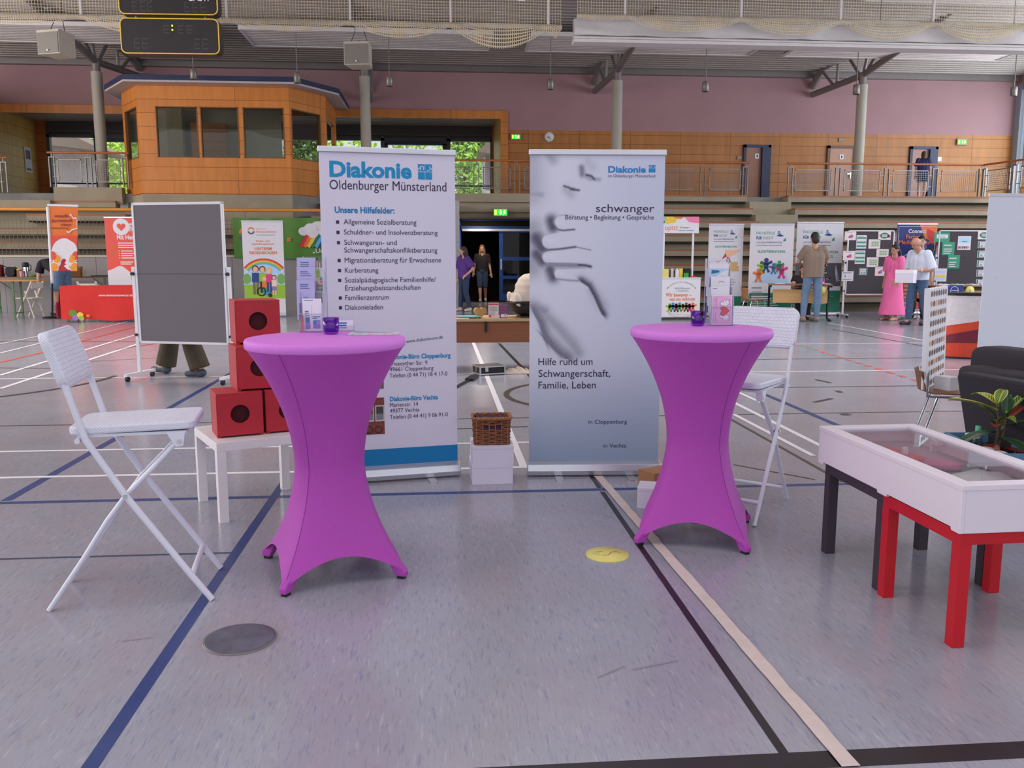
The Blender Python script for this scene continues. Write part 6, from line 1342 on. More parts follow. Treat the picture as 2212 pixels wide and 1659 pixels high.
def swirl(ik, u, v, w):
    ik.poly(ibl, [(u, v+.3*w), (u+.5*w, v+.55*w), (u+w, v+.3*w), (u+.6*w, v+.2*w)]); ik.poly(W_('print_steel', (120, 160, 190)), [(u+.1*w, v+.6*w), (u+.4*w, v+.8*w), (u+.6*w, v+.55*w), (u+.3*w, v+.45*w)], 2); ik.poly(gr1, [(u+.9*w, v-.35*w), (u+1.25*w, v-.35*w), (u+1.25*w, v+.05*w), (u+1.0*w, v-.1*w)]); ik.poly(ify, [(u+.2*w, v+.75*w), (u+.3*w, v+.9*w), (u+.5*w, v+.8*w)], 3)
def fach(title, pic, second=None):
    def dr(ik, q, h, top):
        L = -h*.72; s = h*2
        ik.text(gr1, 'FACHSTELLE', L, top-s*.21, s*.06, s*.42); ik.text(ibl, 'FÜR', L, top-s*.32, s*.06, s*.13, 'l', .03); ik.text(gr1, 'SUCHT', L+s*.155, top-s*.32, s*.06, s*.23)
        ik.text(igy, 'UND', L, top-s*.41, s*.04, s*.1); ik.text(ibl, 'SUCHTPRÄVENTION', L+s*.115, top-s*.41, s*.04, s*.47); ik.lines(igy, L, L+s*.6, top-s*.445, 1, .01, s*.015, rag=0); swirl(ik, h*.18, top-s*.3, s*.18)
        ik.text(gr1, title, 0, top-s*.62, s*.055, s*.62 if not second else s*.8, 'c', .02)
        if second: ik.text(gr1, second, 0, top-s*.71, s*.055, s*.6, 'c', .02)
        pic(ik, h, top, s); ik.rect(gr2, -h+.002, h-.002, .1, .1+s*.44, .5); ik.lines(iw, -h*.85, h*.1, .1+s*.38, 2, s*.05, s*.03, 2); ik.lines(iw, -h*.85, h*.4, .1+s*.27, 4, s*.05, s*.013, 2)
        ik.lines(igy, -h*.85, -h*.3, top-s*1.4, 1, .01, s*.028)
        for i in range(3): ik.lines(igy, -h*.85, -h*.15, top-s*(1.5+.065*i), 1, .01, s*.016); ik.lines(igy, h*.1, h*.7, top-s*(1.5+.065*i), 1, .01, s*.016)
        ik.lines(igy, -h*.85, -h*.4, top-s*1.76, 1, .01, s*.028)
        for i in range(4): ik.lines(igy, -h*.8, h*.3, top-s*(1.86+.065*i), 1, .01, s*.016)
    return dr
def pic_blocks(ik, h, top, s):
    b_ = top-s*1.27
    for u, v, w in ((-.62, 0, .36), (-.26, 0, .1), (-.55, .26, .26), (.1, 0, .4), (.5, 0, .28), (.3, .22, .42)): ik.rect(ibx, u*h, (u+w)*h, b_+v*s*.5, b_+v*s*.5+s*.15, 1+v)
    ik.poly(ird, [(-.2*h, b_+s*.34), (.05*h, b_+s*.4), (.15*h, b_+s*.52), (-.0*h, b_+s*.5), (-.14*h, b_+s*.4)], 3); ik.poly(ird, [(.05*h, b_+s*.26), (.3*h, b_+s*.24), (.26*h, b_+s*.36), (.1*h, b_+s*.4)], 3); ik.poly(isk, [(.08*h, b_+s*.4), (.3*h, b_+s*.42), (.8*h, b_+s*.56), (.8*h, b_+s*.6), (0, b_+s*.58), (.02*h, b_+s*.46)], 4)
def figure(ik, m_, u, v, s, k=3):
    ik.disc(m_, u, v+s*.85, s*.16, None, k); ik.stroke(m_, [(u-s*.42, v+s*.72), (u, v+s*.55), (u+s*.42, v+s*.75)], s*.2, k); ik.stroke(m_, [(u, v+s*.7), (u, v+s*.3)], s*.34, k); ik.stroke(m_, [(u-s*.22, v), (u, v+s*.36), (u+s*.22, v)], s*.2, k)
def pic_team(ik, h, top, s):
    b_ = top-s*1.3; ik.poly(isky, [(-.8*h, b_), (.85*h, b_), (.6*h, b_+s*.3), (-.5*h, b_+s*.25)])
    for m_, u, v, z in ((ilm, -.42, .22, .26), (ibl, -.22, .24, .32), (W_('print_bluegrey', (84, 110, 150)), .12, .2, .24), (gr1, .38, .24, .26), (io, -.55, .02, .3), (ipk, .5, .1, .32)): figure(ik, m_, u*h, b_+v*s, z*s)
    ik.lines(iw, -.1*h, .2*h, b_+s*.1, 2, s*.03, s*.015, 3)
def pic_game(ik, h, top, s):
    b_ = top-s*1.3; ik.rect(idg, -h+.003, h-.003, b_, top-s*.82); random.seed(9)
    for i in range(46): ik.rect(ify if i % 2 else iw, *(lambda u, v: (u, u+.025, v, v+.025))(random.uniform(-.1, .5)*h, b_+random.uniform(.12, .44)*s), 2)
    for i in range(8): ik.stroke(iw, [(h*.75, b_+s*.1), (h*(.95-.03*i), b_+s*(.12+.045*i))], .012, 2)
far_banner(1525, 1600, 483, 683, 'slim banner with a hand over wooden blocks, first of the three green-footed ones', 20.6, .05, fach('SUCHTPRÄVENTION', pic_blocks))
far_banner(1613, 1708, 483, 684, 'slim banner with coloured clay figures, middle of the three green-footed ones', 20.4, -.06, fach('SUCHTBERATUNG', pic_team))
far_banner(1712, 1813, 479, 684, 'slim banner with a dark game photo behind the man in taupe', 20.6, 0, fach('GLÜCKSSPIELPRÄVENTION', pic_game, 'UND BERATUNG'))
# counter with overhead sign
kp = G(1432, 691); kx = G(1511, 691); ka = math.atan2(kx.y-kp.y, kx.x-kp.x)*.0; kw_ = UZ(1511, 690, kp, ka)[0]; kh = UZ(1432, 602, kp, ka)[1]; sg0, sg1 = UZ(1436, 503, kp, ka)[1], UZ(1512, 467, kp, ka)[1]
t = thing('display_counter', 'white counter with an orange slogan and an overhead sign beside the photo banner', 'counter', kp, ka)
MB(white).box(-.12, kw_, 0, .4, .06, kh).build('counter_body', t, bevel=.004); MB(white).box(-.12, -.06, .02, .38, 0, .06).box(kw_-.08, kw_-.02, .02, .38, 0, .06).build('foot', t); MB(white).box(-.13, kw_+.01, -.01, .42, kh, kh+.025).build('counter_top', t)
for x in (.05, kw_-.12): MB(white).cyl((x, .3, kh+.02), (x, .3, sg0+.02), .024).build('post', t)
MB(white).box(-.12, kw_+.0, .26, .28, sg0, sg1).build('sign_board', t); mb = MB(); ik = Ink(mb, XZ, .002); m_ = kw_/2
ik.fn = lambda u, v, d: (u, .26-d, v); H2 = sg1-sg0
ik.poly(W_('print_aqua', (150, 214, 220)), [(-.12, sg0+H2*.2), (-.02, sg0+H2*.35), (.06, sg0+H2*.7), (-.12, sg0+H2*.75)]); ik.poly(imt, [(-.12, sg0+H2*.7), (.06, sg0+H2*.6), (.1, sg1), (-.12, sg1)]); ik.poly(iy, [(.08, sg0+H2*.55), (.3, sg0+H2*.65), (.36, sg1), (.08, sg1)], 2); ik.poly(io, [(.3, sg0+H2*.9), (.42, sg0+H2*.86), (.52, sg1), (.24, sg1)], 3); ik.poly(W_('print_rosy', (240, 130, 170)), [(.5, sg1), (.62, sg0+H2*.68), (kw_, sg0+H2*.6), (kw_, sg1)], 2)
ik.text(io, 'opttt', .06, sg0+H2*.2, .11, .3); ik.text(ify, 'Wir bewegen –', .4, sg0+H2*.3, .035, .25); ik.text(ify, 'was uns verbindet', .38, sg0+H2*.13, .035, .36)
ik.fn = lambda u, v, d: (u, -d, v); f = lambda px, py: UZ(px, py, kp, ka)
ik.text(io, 'Wir bewegen –', *f(1438, 641), .085, .60, 'l', .02); ik.text(io, 'was uns verbindet', *f(1446, 649.5), .075, .60, 'l', .02); ik.text(igy, 'Selbsthilfegruppen', *f(1457, 624.5), .045, .35); ik.text(igy, 'in Cloppenburg', *f(1461, 630), .045, .28)
s_ = 'www.selbsthilfe-cloppenburg.de'; c0_, z0_ = f(1472, 636)
for i, ch_ in enumerate(s_): w_ = math.radians(152-124*i/(len(s_)-1)); ik.text(idg, ch_, c0_+.36*math.cos(w_), z0_+.27*math.sin(w_), .035, None, 'c', 0, None, 0, (w_-PI/2)*.8)
for i, m2 in enumerate((ilm, W_('print_cyan', (50, 150, 200)), ird, gr1, iy, idg, ipk, io)):
    u, v = f(1446+i*7.2, 674-(i % 2)*1.5); figure(ik, m2, u, v, .2); 
s_ = 'VHS Kontaktstelle für Selbsthilfe'; c0_, z0_ = f(1472, 665)
for i, ch_ in enumerate(s_): w_ = math.radians(218+104*i/(len(s_)-1)); ik.text(igy, ch_, c0_+.38*math.cos(w_), z0_+.2*math.sin(w_)-.02, .03, None, 'c', 0, None, 0, (w_-1.5*PI)*.8)
for i in range(26): w_ = math.radians(205+130*i/25); ik.rect(ird, c0_+.4*math.cos(w_), c0_+.4*math.cos(w_)+.015, z0_+.16*math.sin(w_), z0_+.16*math.sin(w_)+.008)
mb.build('printed_graphic', t)
def small(name, px, dims, m_, label, cat, z=None, dy=.15, shape='box'):
    p = Vector((kp.x+UZ(px, 600, kp, ka)[0], kp.y+dy, kh+.0255)); w, d, h = dims
    o = (MB(m_).box(-w/2, w/2, -d/2, d/2, 0, h) if shape == 'box' else MB(m_).lathe([(w/2, 0), (w/2, h*.8), (w*.25, h*.9), (w*.25, h), (0, h)], 16)).build(name); o.location = p; return tag(o, label, cat)
small('number_disc', 1438, (.15, .02, .19), yl, 'pale yellow round number card leaning on the counter beside the photo banner', 'paper disc', dy=.04).data
small('spray_bottle', 1448, (.06, .06, .2), W_('navy_bottle', (44, 44, 66)), 'dark bottle on the slogan counter', 'bottle', shape='l'); small('gift_bag', 1455, (.06, .05, .2), W_('bag_pale', (206, 190, 196)), 'slim pale box on the slogan counter', 'box'); small('tube', 1466, (.09, .06, .2), iw, 'white tube standing in the middle of the slogan counter', 'tube', shape='l'); small('yellow_box', 1474, (.08, .06, .2), iy, 'yellow box on the slogan counter', 'box')
small('black_case', 1489, (.16, .1, .2), black, 'black case at the right of the slogan counter', 'case', dy=.22); small('green_box', 1484, (.1, .06, .1), W_('box_green', (40, 160, 70)), 'bright green box with two dark dots on the slogan counter', 'box', dy=.08); small('wrapped_sweets', 1498, (.12, .06, .03), ird, 'small red wrapped items on the slogan counter', 'sweets', dy=.08)

# ------------------------------------------------------------------ desks with tubular C legs
dk = M('desk_top', (150, 104, 78), .45, .08, 4); mp_ = M('maple_panel', (208, 166, 112), .45, .06, 4, stretch=(.5, 5, 5))
def desk(P, a, w, h, label, panel=True):
    t = thing('desk', label, 'desk', P, a, 'desks with dark tube legs'); MB(dk).box(-.03, w+.03, -.05, .6, h-.025, h).build('desktop', t, bevel=.003)
    if panel: MB(mp_).box(.06, w-.06, .08, .1, h-.42, h-.12).build('front_panel', t)
    for x in (0, w): MB(black).tube([(x, -.1, .02), (x, .4, .025), (x, .5, .06), (x, .5, h-.12), (x, .44, h-.05), (x, -.02, h-.045)][::1], .024, 10).build('leg', t)
    for x in (.02, w-.02): MB(black).cyl((x, .09, h-.28), (x, .5, h-.28), .015).build('bracket', t)
    return t
dp = G(1662, 692); dq = G(1792, 694); da = math.atan2(dq.y-dp.y, dq.x-dp.x); dw = (dq-dp).length; dh = UZ(1700, 614, dp, da)[1]
desk(dp, da, dw, dh, 'school desk with maple front board, brochures and a yellow number card')
def ondesk(px, dy, z=0): r = Vector((math.cos(da), math.sin(da), 0)); return dp+r*UZ(px, 614, dp, da)[0]+Vector((-r.y, r.x, 0))*dy+Vector((0, 0, dh+.0008+z))
random.seed(2)
for i, (px, dy, m_, lb) in enumerate(((1672, .25, W_('flyer_sage', (150, 160, 150)), 'sage brochure at the left of the first desk'), (1686, .2, iw, 'white brochure near the middle of the first desk'), (1694, .35, W_('flyer_grey', (170, 168, 160)), 'grey brochure behind the white one on the first desk'), (1769, .25, imt, 'mint brochure at the right of the first desk'), (1786, .3, iw, 'white sheet at the right end of the first desk'))):
    o = MB(m_).box(-.1, .1, -.07, .07, 0, .012+.01*(i % 2)).build('brochure'); o.location = ondesk(px, dy); o.rotation_euler.z = random.uniform(-.6, .6); tag(o, lb, 'brochure', 'brochures on the first desk')
for i, (px, h_, lb) in enumerate(((1770, .2, 'taller pink and white card standing on the first desk'), (1778, .1, 'smaller pink card in front on the first desk'))):
    o = MB(ipk).box(-.05, .05, 0, .012, 0, h_).build('pink_card'); o.location = ondesk(px, .12-.05*i); tag(o, lb, 'card'); mb = MB(); ik = Ink(mb, XZ, .002); ik.rect(iw, -.035, .035, h_*.15, h_*.5); mb.build('print', o)
R90x = Matrix.Rotation(PI/2, 4, 'X')
def discup(P, a, r, label, digit_='2'):
    o = MB(yl).at(R90x).lathe([(r, 0), (r, .006), (0, .0061)], 36).build('number_disc'); o.location = P; o.rotation_euler.z = a; mb = MB(); ik = Ink(mb, lambda u, v, d: (u, -.0062-d, v), .0015)
    ik.text(pen, digit_, 0, -r*.25, r*.55, None, 'c'); mb.build('handwriting', o); return tag(o, label, 'paper disc')
v_ = UZ(1773, 627, dp, da); r_ = Vector((math.cos(da), math.sin(da), 0)); discup(dp+r_*v_[0]+Vector((0, 0, v_[1]))-Vector((-r_.y, r_.x, 0))*.058, da, .095, 'pale yellow number card hung on the front edge of the first desk', '2')
sc0 = M('chair_ply_light', (176, 120, 74), .4, .1, 5, stretch=(.5, 4, 4))
school_chair(G(1627, 690)+Vector((.05, .2, 0)), math.radians(96), 'light plywood chair at the left end of the first desk', sc0)
school_chair((lambda q: Vector((q.x, 19.85, 0)))(PY(1730, 672, 19.85)), -.29, 'light plywood chair of the person in black behind the first desk', sc0)
school_chair((lambda q: Vector((q.x, 19.4, 0)))(PY(1950, 690, 19.4)), math.radians(20), 'light plywood chair between the pink dress and the jeans', sc0)
# ------------------------------------------------------------------ pinboards with papers
feltd = M('felt_charcoal', (76, 70, 76), .95, .05, 120)
def postit(t, P, a, items):
    for px0, px1, py0, py1, m_, kind in items:
        u0, u1, z0, z1 = sheet(px0, px1, py0, py1, P, a); mb = MB(m_).box(u0, u1, -.0175, -.0155, z0, z1); w, h = u1-u0, z1-z0
        ik = Ink(mb, lambda u, v, d: (u0+u*w, -.018-d, z0+v*h), .0015)
        if kind == 'flow':
            for v in (.72, .4, .12): ik.rect(gr1, .05, .95, v, v+.13)
            ik.lines(igy, .1, .9, .92, 1, .1, .03)
        if kind == 'table':
            ik.rect(W_('print_sage', (190, 206, 180)), .2, .92, .2, .85)
            for i in range(3):
                for j in range(3): ik.rect(ify, .3+.2*i, .42+.2*i, .28+.18*j, .33+.18*j, 2)
        if kind == 'pink': ik.disc(ipu, .6, .45, .14, .2); ik.disc(ird, .42, .38, .1, .14, 2); ik.lines(igy, .15, .85, .9, 1, .1, .05)
        if kind == 'green': ik.lines(iw, .12, .8, .8, 1, .2, .08); ik.lines(iw, .12, .8, .5, 3, .16, .07)
        if kind == 'greenbox': ik.rect(iw, .15, .88, .38, .78); ik.lines(igy, .25, .8, .65, 2, .12, .04, 2)
        if kind == 'tablet': ik.rect(gr2, .04, .96, .04, .96); ik.rect(iw, .14, .84, .12, .88, 2); ik.lines(igy, .2, .8, .75, 2, .12, .04, 3); ik.rect(W_('print_steelgrey', (140, 160, 176)), .22, .42, .2, .45, 3); ik.rect(igy, .55, .75, .2, .45, 3)
        if kind == 'text': ik.lines(igy, .1, .9, .88, 1, .1, .08, rag=.1); ik.lines(igy, .1, .9, .2, 1, .1, .08, rag=.1); ik.disc(ipu, .3, .5, .06, .1); ik.disc(ipe, .65, .5, .06, .1)
        if kind == 'badge': ik.disc(gr2, .5, .5, .36, .36); ik.lines(iw, .28, .72, .68, 3, .14, .07, 2, .1); ik.disc(ipk, .88, .4, .1, .2); ik.disc(ipe, .1, .5, .08, .2)
        if kind == 'bands':
            for i, c_ in enumerate((isky, ipe, iy, isky)): ik.rect(c_, .1, .9, .68-.18*i, .82-.18*i)
        if kind == 'crowd':
            ik.rect(isky, .1, .9, .5, .9); ik.rect(gr1, .3, .7, .58, .64, 2)
            for i in range(6): figure(ik, (ird, io, gr1, ibl, ipk, iy)[i], .12+.14*i, .08, .2)
        mb.build('pinned_paper', t)
def far_board(px0, px1, py0, py1, pbase, label, items, Y):
    P = Vector((PY(px0, pbase, Y).x, Y, 0)); u0, zt_ = UZ(px0, py0, P, 0); u1, zb_ = UZ(px1, py1, P, 0)
    t = pinboard(P, 0, u1, zb_, zt_, label, feltd, True); postit(t, P, 0, items); return t
pp = W_('paper_blush', (232, 216, 218))
far_board(1822, 1924, 497, 637, 680, 'dark pinboard covered with papers left of the pink dress', [(1825, 1848, 500, 519, pp, 'pink'), (1850, 1870, 508, 537, iw, 'flow'), (1897, 1923, 500, 518, pp, 'badge'), (1876, 1900, 517, 537, pp, 'table'), (1821, 1845, 542, 562, pp, 'pink'), (1847, 1867, 541, 570, iw, 'flow'), (1893, 1918, 538, 555, pp, 'table'), (1872, 1896, 556, 577, pp, 'table'), (1855, 1872, 579, 594, iw, 'tablet'), (1818, 1842, 586, 607, iw, 'text'), (1890, 1910, 576, 596, pp, 'pink')], 20.0)
far_board(2016, 2142, 497, 616, 680, 'dark pinboard with green sheets behind the promotion counter', [(2018, 2050, 502, 523, gr1, 'greenbox'), (2035, 2060, 523, 551, gr1, 'green'), (2047, 2071, 551, 580, gr1, 'green'), (2069, 2095, 510, 540, iw, 'crowd'), (2019, 2043, 580, 608, iw, 'bands'), (2112, 2139, 499, 517, pp, 'badge')]+[(2112+i*-1, 2137-i, 521+i*20.5, 536+i*20.5, pp, 'tablet') for i in range(5)], 20.0)
def connect(ik, q, h, top):
    s = 2*h; zl = q(1960, 585)[1]; nav = W_('print_indigo', (44, 52, 120)); ik.rect(nav, -h+.003, h-.003, zl, top-.0)
    for i, c_ in enumerate((W_('print_royal', (50, 90, 180)), W_('print_azure', (110, 170, 226)), ipu, W_('print_azure', (110, 170, 226)))): ik.poly(c_, [(-h+.003, zl+.05+i*.07), (-h+.003, zl+.01+i*.07), (h*.5, zl+.5+.05*i), (h*.55, zl+.55+.05*i)], 2)
    ik.poly(io, [(h*.1, top), (h-.003, top), (h-.003, top-s*.5), (h*.4, top-s*.3)], 2); ik.poly(ird, [(h*.5, top-s*.1), (h-.003, top-s*.2), (h-.003, top-s*.5), (h*.5, top-s*.3)], 3)
    ik.stroke(iw, [(-h*.92, top-.05), (h*.92, top-.05), (h*.92, zl+.5*s), (h*.6, zl+.3*s), (-h*.6, zl+.3*s), (-h*.92, zl+.5*s)], .012, 4, True)
    ik.text(iw, 'Connect', 0, top-s*.2, s*.09, s*.44, 'c', .03, 5); ik.text(io, 'Fachstelle', 0, top-s*.33, s*.09, s*.54, 'c', .02, 5); ik.text(io, 'Medienberatung', 0, top-s*.46, s*.09, s*.88, 'c', .02, 5)
    ik.disc(nav, -h*.05, zl+.0, s*.17, s*.17, 5); ik.text(iw, 'connect', -h*.05, zl, s*.05, s*.26, 'c', .02, 6); ik.rect(io, -h*.7, h*.7, zl-s*.75, zl-s*.25); ik.lines(iw, -h*.5, h*.4, zl-s*.35, 4, s*.09, s*.03, 2); ik.rect(ird, -h*.7, h*.7, .14, .14+s*.25)
far_banner(1925, 2012, 482, 686, 'colourful blue banner with white and orange heading behind the bald man', 20.8, 0, connect)
dp2 = (lambda q: Vector((q.x, 18.95, 0)))(PY(2016, 694, 18.95)); dq2 = dp2+Vector((1.35, 0, 0)); 
dh2 = UZ(2060, 617, dp2, 0)[1]; desk(dp2, 0, 1.5, dh2, 'school desk with papers and an indigo stand right of the bald man')
for i, (x, m_, lb) in enumerate(((.3, iw, 'crumpled white papers at the left of the second desk'), (.62, W_('cloth_green', (150, 176, 140)), 'green printed cloth on the second desk'), (1.0, W_('cloth_grey', (176, 176, 176)), 'grey sheets at the right of the second desk'))): crumple('paper_pile', .3, .26, .04, m_, dp2+Vector((x, .25, dh2+.0008)), .2*i, lb, 20+i)
u0, u1, z0, z1 = sheet(2043, 2076, 616, 692, G(2058, 693), 0); P = G(2058, 693)
t = thing('poster_stand', 'narrow white poster stand with an indigo head below the second desk', 'poster stand', P); MB(iw).box(u0, u1, 0, .02, .02, z1).build('panel', t); MB(white).box(u0, u1, -.1, .1, 0, .02).build('base', t); mb = MB(); ik = Ink(mb, XZ, .002); w = u1-u0; ik.rect(W_('print_indigo', (44, 52, 120)), u0, u1, z1-.24, z1); ik.arc(iw, (u0+u1)/2, z1-.12, .09, .01, 0, 360, 2); ik.text(iw, 'connect', (u0+u1)/2, z1-.13, .03, .15, 'c', .02, 2)
for i, c_ in enumerate((io, ipu, gr2)): ik.rect(c_, u0+w*.15, u1-w*.15, z1-.36-.17*i-.08, z1-.36-.17*i+.04)
ik.rect(ipe, u0+w*.5, u1-w*.1, .1, .2); mb.build('printed_graphic', t)
p = PY(2095, 628, 18.89); discup(p, 0, .105, 'pale yellow number card on the desk edge above the promotion counter', '6'); 

# ================================================================== booths on the left
def hosp(ik, q, h, top):
    s = 2*h; ik.arc(io, -h*.55, top-s*.22, s*.07, s*.035, 20, 160); ik.arc(idg, -h*.55, top-s*.22, s*.07, s*.035, 190, 350); ik.text(W_('print_salmon', (230, 134, 116)), 'Hospizdienst', -h*.32, top-s*.27, s*.06, s*.5, 'l', 0, None, .25); ik.lines(igy, -h*.3, h*.6, top-s*.32, 1, .01, s*.012, rag=0); ik.lines(W_('print_salmon', (230, 134, 116)), -h*.3, h*.2, top-s*.17, 1, .01, s*.014)
    sal = W_('print_coral', (226, 120, 92)); ik.text(sal, 'Kinder- und', 0, top-s*.49, s*.045, s*.33, 'c', .01); ik.text(sal, 'Jugendhospizarbeit', 0, top-s*.56, s*.045, s*.55, 'c', .01); ik.text(sal, 'UNTERM', 0, top-s*.69, s*.07, s*.42, 'c', .03); ik.text(sal, 'REGENBOGEN', 0, top-s*.79, s*.07, s*.67, 'c', .03)
    zt_, zb_ = top-s*.93, top-s*1.88; zc_ = zb_+.02; cz_ = zt_-s*.62
    P = [(-h+.003, zb_), (h-.003, zb_), (h-.003, zt_-s*.15)]+[(h*math.cos(math.radians(w))*.999, cz_+s*.55*math.sin(math.radians(w))) for w in range(30, 151, 10)]+[(-h+.003, zt_-s*.15)]
    ik.poly(isky, P, 1); ik.poly(ilm, [(-h+.003, zb_), (h-.003, zb_), (h-.003, zb_+s*.34), (-h+.003, zb_+s*.34)], 2)
    for i in range(4): ik.disc(W_('print_treegreen', (120, 170, 90)), -h*.85+i*h*.56, zb_+s*.48, s*.1, s*.13, 1.5)
    for i, c_ in enumerate((ird, io, iy, W_('print_leaf', (110, 190, 110)), W_('print_azure', (110, 170, 226)))):
        r_ = s*(.62-.028*i); ik.stroke(c_, [(x, z) for x, z in [(r_*math.cos(math.radians(w)), zt_-s*.6+r_*math.sin(math.radians(w))) for w in range(40, 141, 4)] if abs(x) < h], s*.03, 3)
    def kid(u, v, ht, shirt, legs, hair_, k):
        ik.disc(hair_, u, v+ht*.88, ht*.115, ht*.12, k); ik.disc(isk, u, v+ht*.86, ht*.085, ht*.095, k+.5); ik.poly(shirt, [(u-ht*.13, v+ht*.42), (u+ht*.13, v+ht*.42), (u+ht*.12, v+ht*.74), (u-ht*.12, v+ht*.74)], k+.2); ik.rect(legs, u-ht*.1, u-ht*.015, v, v+ht*.43, k); ik.rect(legs, u+ht*.015, u+ht*.1, v, v+ht*.43, k)
    hb = W_('print_hairbrown', (92, 56, 40)); hy_ = W_('print_hairblond', (230, 190, 90))
    kid(-h*.42, zb_+s*.1, s*.72, ibl, W_('print_khaki', (120, 106, 84)), hb, 4); kid(-h*.08, zb_+s*.14, s*.66, ilm, ify, hb, 4.2); kid(h*.24, zb_+s*.14, s*.62, ipk, ibl, hy_, 4.4); kid(h*.48, zb_+s*.08, s*.5, ipe, isk, hb, 5); kid(0, zb_+s*.08, s*.46, io, gr1, hy_, 6)
    ik.rect(ipu, h*.38, h*.58, zb_+s*.2, zb_+s*.3, 6); ik.arc(ify, -h*.16, zb_+s*.17, s*.1, s*.03, 0, 360, 7); ik.rect(W_('print_cyan', (50, 150, 200)), -h*.1, h*.28, zb_+s*.1, zb_+s*.16, 6.5); ik.disc(ify, h*.26, zb_+s*.08, s*.05, s*.05, 7)
far_banner(530, 619, 476, 684, 'slim white banner with a rainbow over a drawn family, before the green banner', 21.3, -.03, hosp)
def herz(ik, q, h, top):
    ik.rect(W_('print_vermilion', (224, 84, 66)), -h+.002, h-.002, .1, top); ik.disc(iw, *q(262, 490), .19, .19, 2); c_ = q(262, 490); ik.poly(W_('print_vermilion', (224, 84, 66)), heart(c_[0], c_[1], .2), 3)
    ik.text(iw, 'ehre', *q(279, 487), .07, .24, 'l', .03, 2); ik.text(iw, 'age', *q(279, 493.5), .07, .2, 'l', .03, 2); ik.text(iw, 'in ein', *q(280, 499.5), .06, .26, 'l', .02, 2); ik.text(iw, 'Mit Herz v', *q(253, 517), .1, .52, 'l', .03, 2)
    u, z = q(255, 524); ik.lines(iw, u, u+.5, z, 3, .05, .022, 2)
    for i in range(4): ik.rect(iy, u, u+.03, z-.2-.053*i, z-.18-.053*i, 2); ik.lines(iw, u+.06, u+.45, z-.18-.053*i, 1, .05, .022, 2)
    ik.lines(iw, u+.03, u+.4, z-.43, 2, .045, .025, 2); z0 = q(250, 585)[1]
    P = [(-h+.002, .1), (h-.002, .1), (h-.002, z0-.1)]+[(h-.05-.07*i, z0-.05+.06*math.sin(i*.9)+.012*i) for i in range(int((2*h-.1)/.07))]+[(-h+.002, z0)]; ik.poly(iw, P, 2); ik.disc(ipu, -h+.09, .5, .1, .2, 3, -90, 90); ik.disc(imt, -h+.22, .36, .07, .07, 4); ik.disc(ibx, h*.35, z0-.1, .14, .2, 4); ik.disc(ify, h*.3, z0-.12, .06, .09, 5)
far_banner(239, 332, 468, 690, 'red roll-up banner with a white heart, half hidden by the grey pinboard', 20.9, -.06, herz)
# green cloth banner on the parapet
gb = M('banner_green', (84, 132, 52), .45, .06, 3); P = Vector((PY(504, 515, 23.55).x, 23.55, 0)); Ls, zt_ = UZ(760, 471, P, 0); zb_ = UZ(520, 557, P, 0)[1]
t = thing('hanging_banner', 'long green cloth banner with a rainbow cloud hung on the mesh parapet', 'banner', P); wav = lambda u: .012*math.sin(u*4)+.01*math.sin(u*11)
MB(gb).grid(lambda u, v: (u*Ls, wav(u*Ls)-.03*(1-v)*math.sin(v*PI), zt_-(zt_-zb_)*v-.03*math.sin(u*PI)*(v > .9)), 60, 12).build('banner_cloth', t)
mb = MB(); ik = Ink(mb, lambda u, v, d: (u, -.045-d+wav(u), v), .002); f = lambda px, py: UZ(px, py, P, 0)
u, v = f(692, 504)
for i, c_ in enumerate((ird, io, iy, gr2, W_('print_azure', (110, 170, 226)), ibl)): ik.stroke(c_, [(u-.52+i*.1, v-.36), (u-.3+i*.1, v+.0), (u+.05+i*.06, v+.3)], .09, 1)
for dx, dz, r_ in ((-.42, 0, .14), (-.25, .07, .17), (-.05, .1, .2), (.12, .0, .17), (-.2, -.04, .16)): ik.disc(iw, u+dx, v+.05+dz, r_, r_*.8, 2)
u, v = f(524, 508); ik.arc(io, u+.1, v+.02, .16, .07, 30, 170, 2); ik.arc(idg, u+.1, v, .17, .07, 190, 340, 2); ik.text(io, 'st', *f(620, 521), .12, .12, 'l', .04, 2, .2); ik.text(iw, '„Un', *f(676, 546), .11, .28, 'l', .02, 2); mb.build('printed_graphic', t)
# orange flag
fp = G(113, 687); fm = M('flag_orange', (222, 116, 52), .7, .06, 4); t = thing('beach_flag', 'orange cloth flag with dark red lettering on a tilted white pole', 'flag', fp); f = lambda px, py: UZ(px, py, fp, 0)
MB(white).tube([(*[f(113, 612)[0]], 0, f(113, 612)[1]), (f(103, 447)[0], 0, f(103, 447)[1])], .035, 10).build('pole', t); MB(black).tube([(0, 0, .03), (f(113, 612)[0], 0, f(113, 612)[1])], .02, 8).lathe([(.22, 0), (.2, .03), (0, .04)], 20).build('stand', t)
MB(white).tube([(f(103, 443)[0], 0, f(103, 443)[1]), (f(169, 445)[0], 0, f(169, 445)[1])], .03, 8).build('top_bar', t)
def fl(u, v, d=0):
    a = Vector(f(107+u*61+v*6*(1-u)-.0, 0+446+v*140)); return (a[0], .008*math.sin(u*9+v*3)*v-d, a[1])
MB(fm).grid(lambda u, v: fl(u, v), 24, 40).build('flag_cloth', t); mb = MB(); ik = Ink(mb, lambda u, v, d: (lambda q: (q[0], q[1]-.02-d, q[2]))(fl(min(max(u, 0), 1), min(max(1-v, 0), 1))), .002); dr_ = W_('flag_maroon', (132, 34, 34)); yo = W_('flag_amber', (226, 150, 44)); cr = W_('flag_crimson', (170, 32, 44)); rf = W_('flag_red', (214, 70, 44))
sx_ = .5/61*10
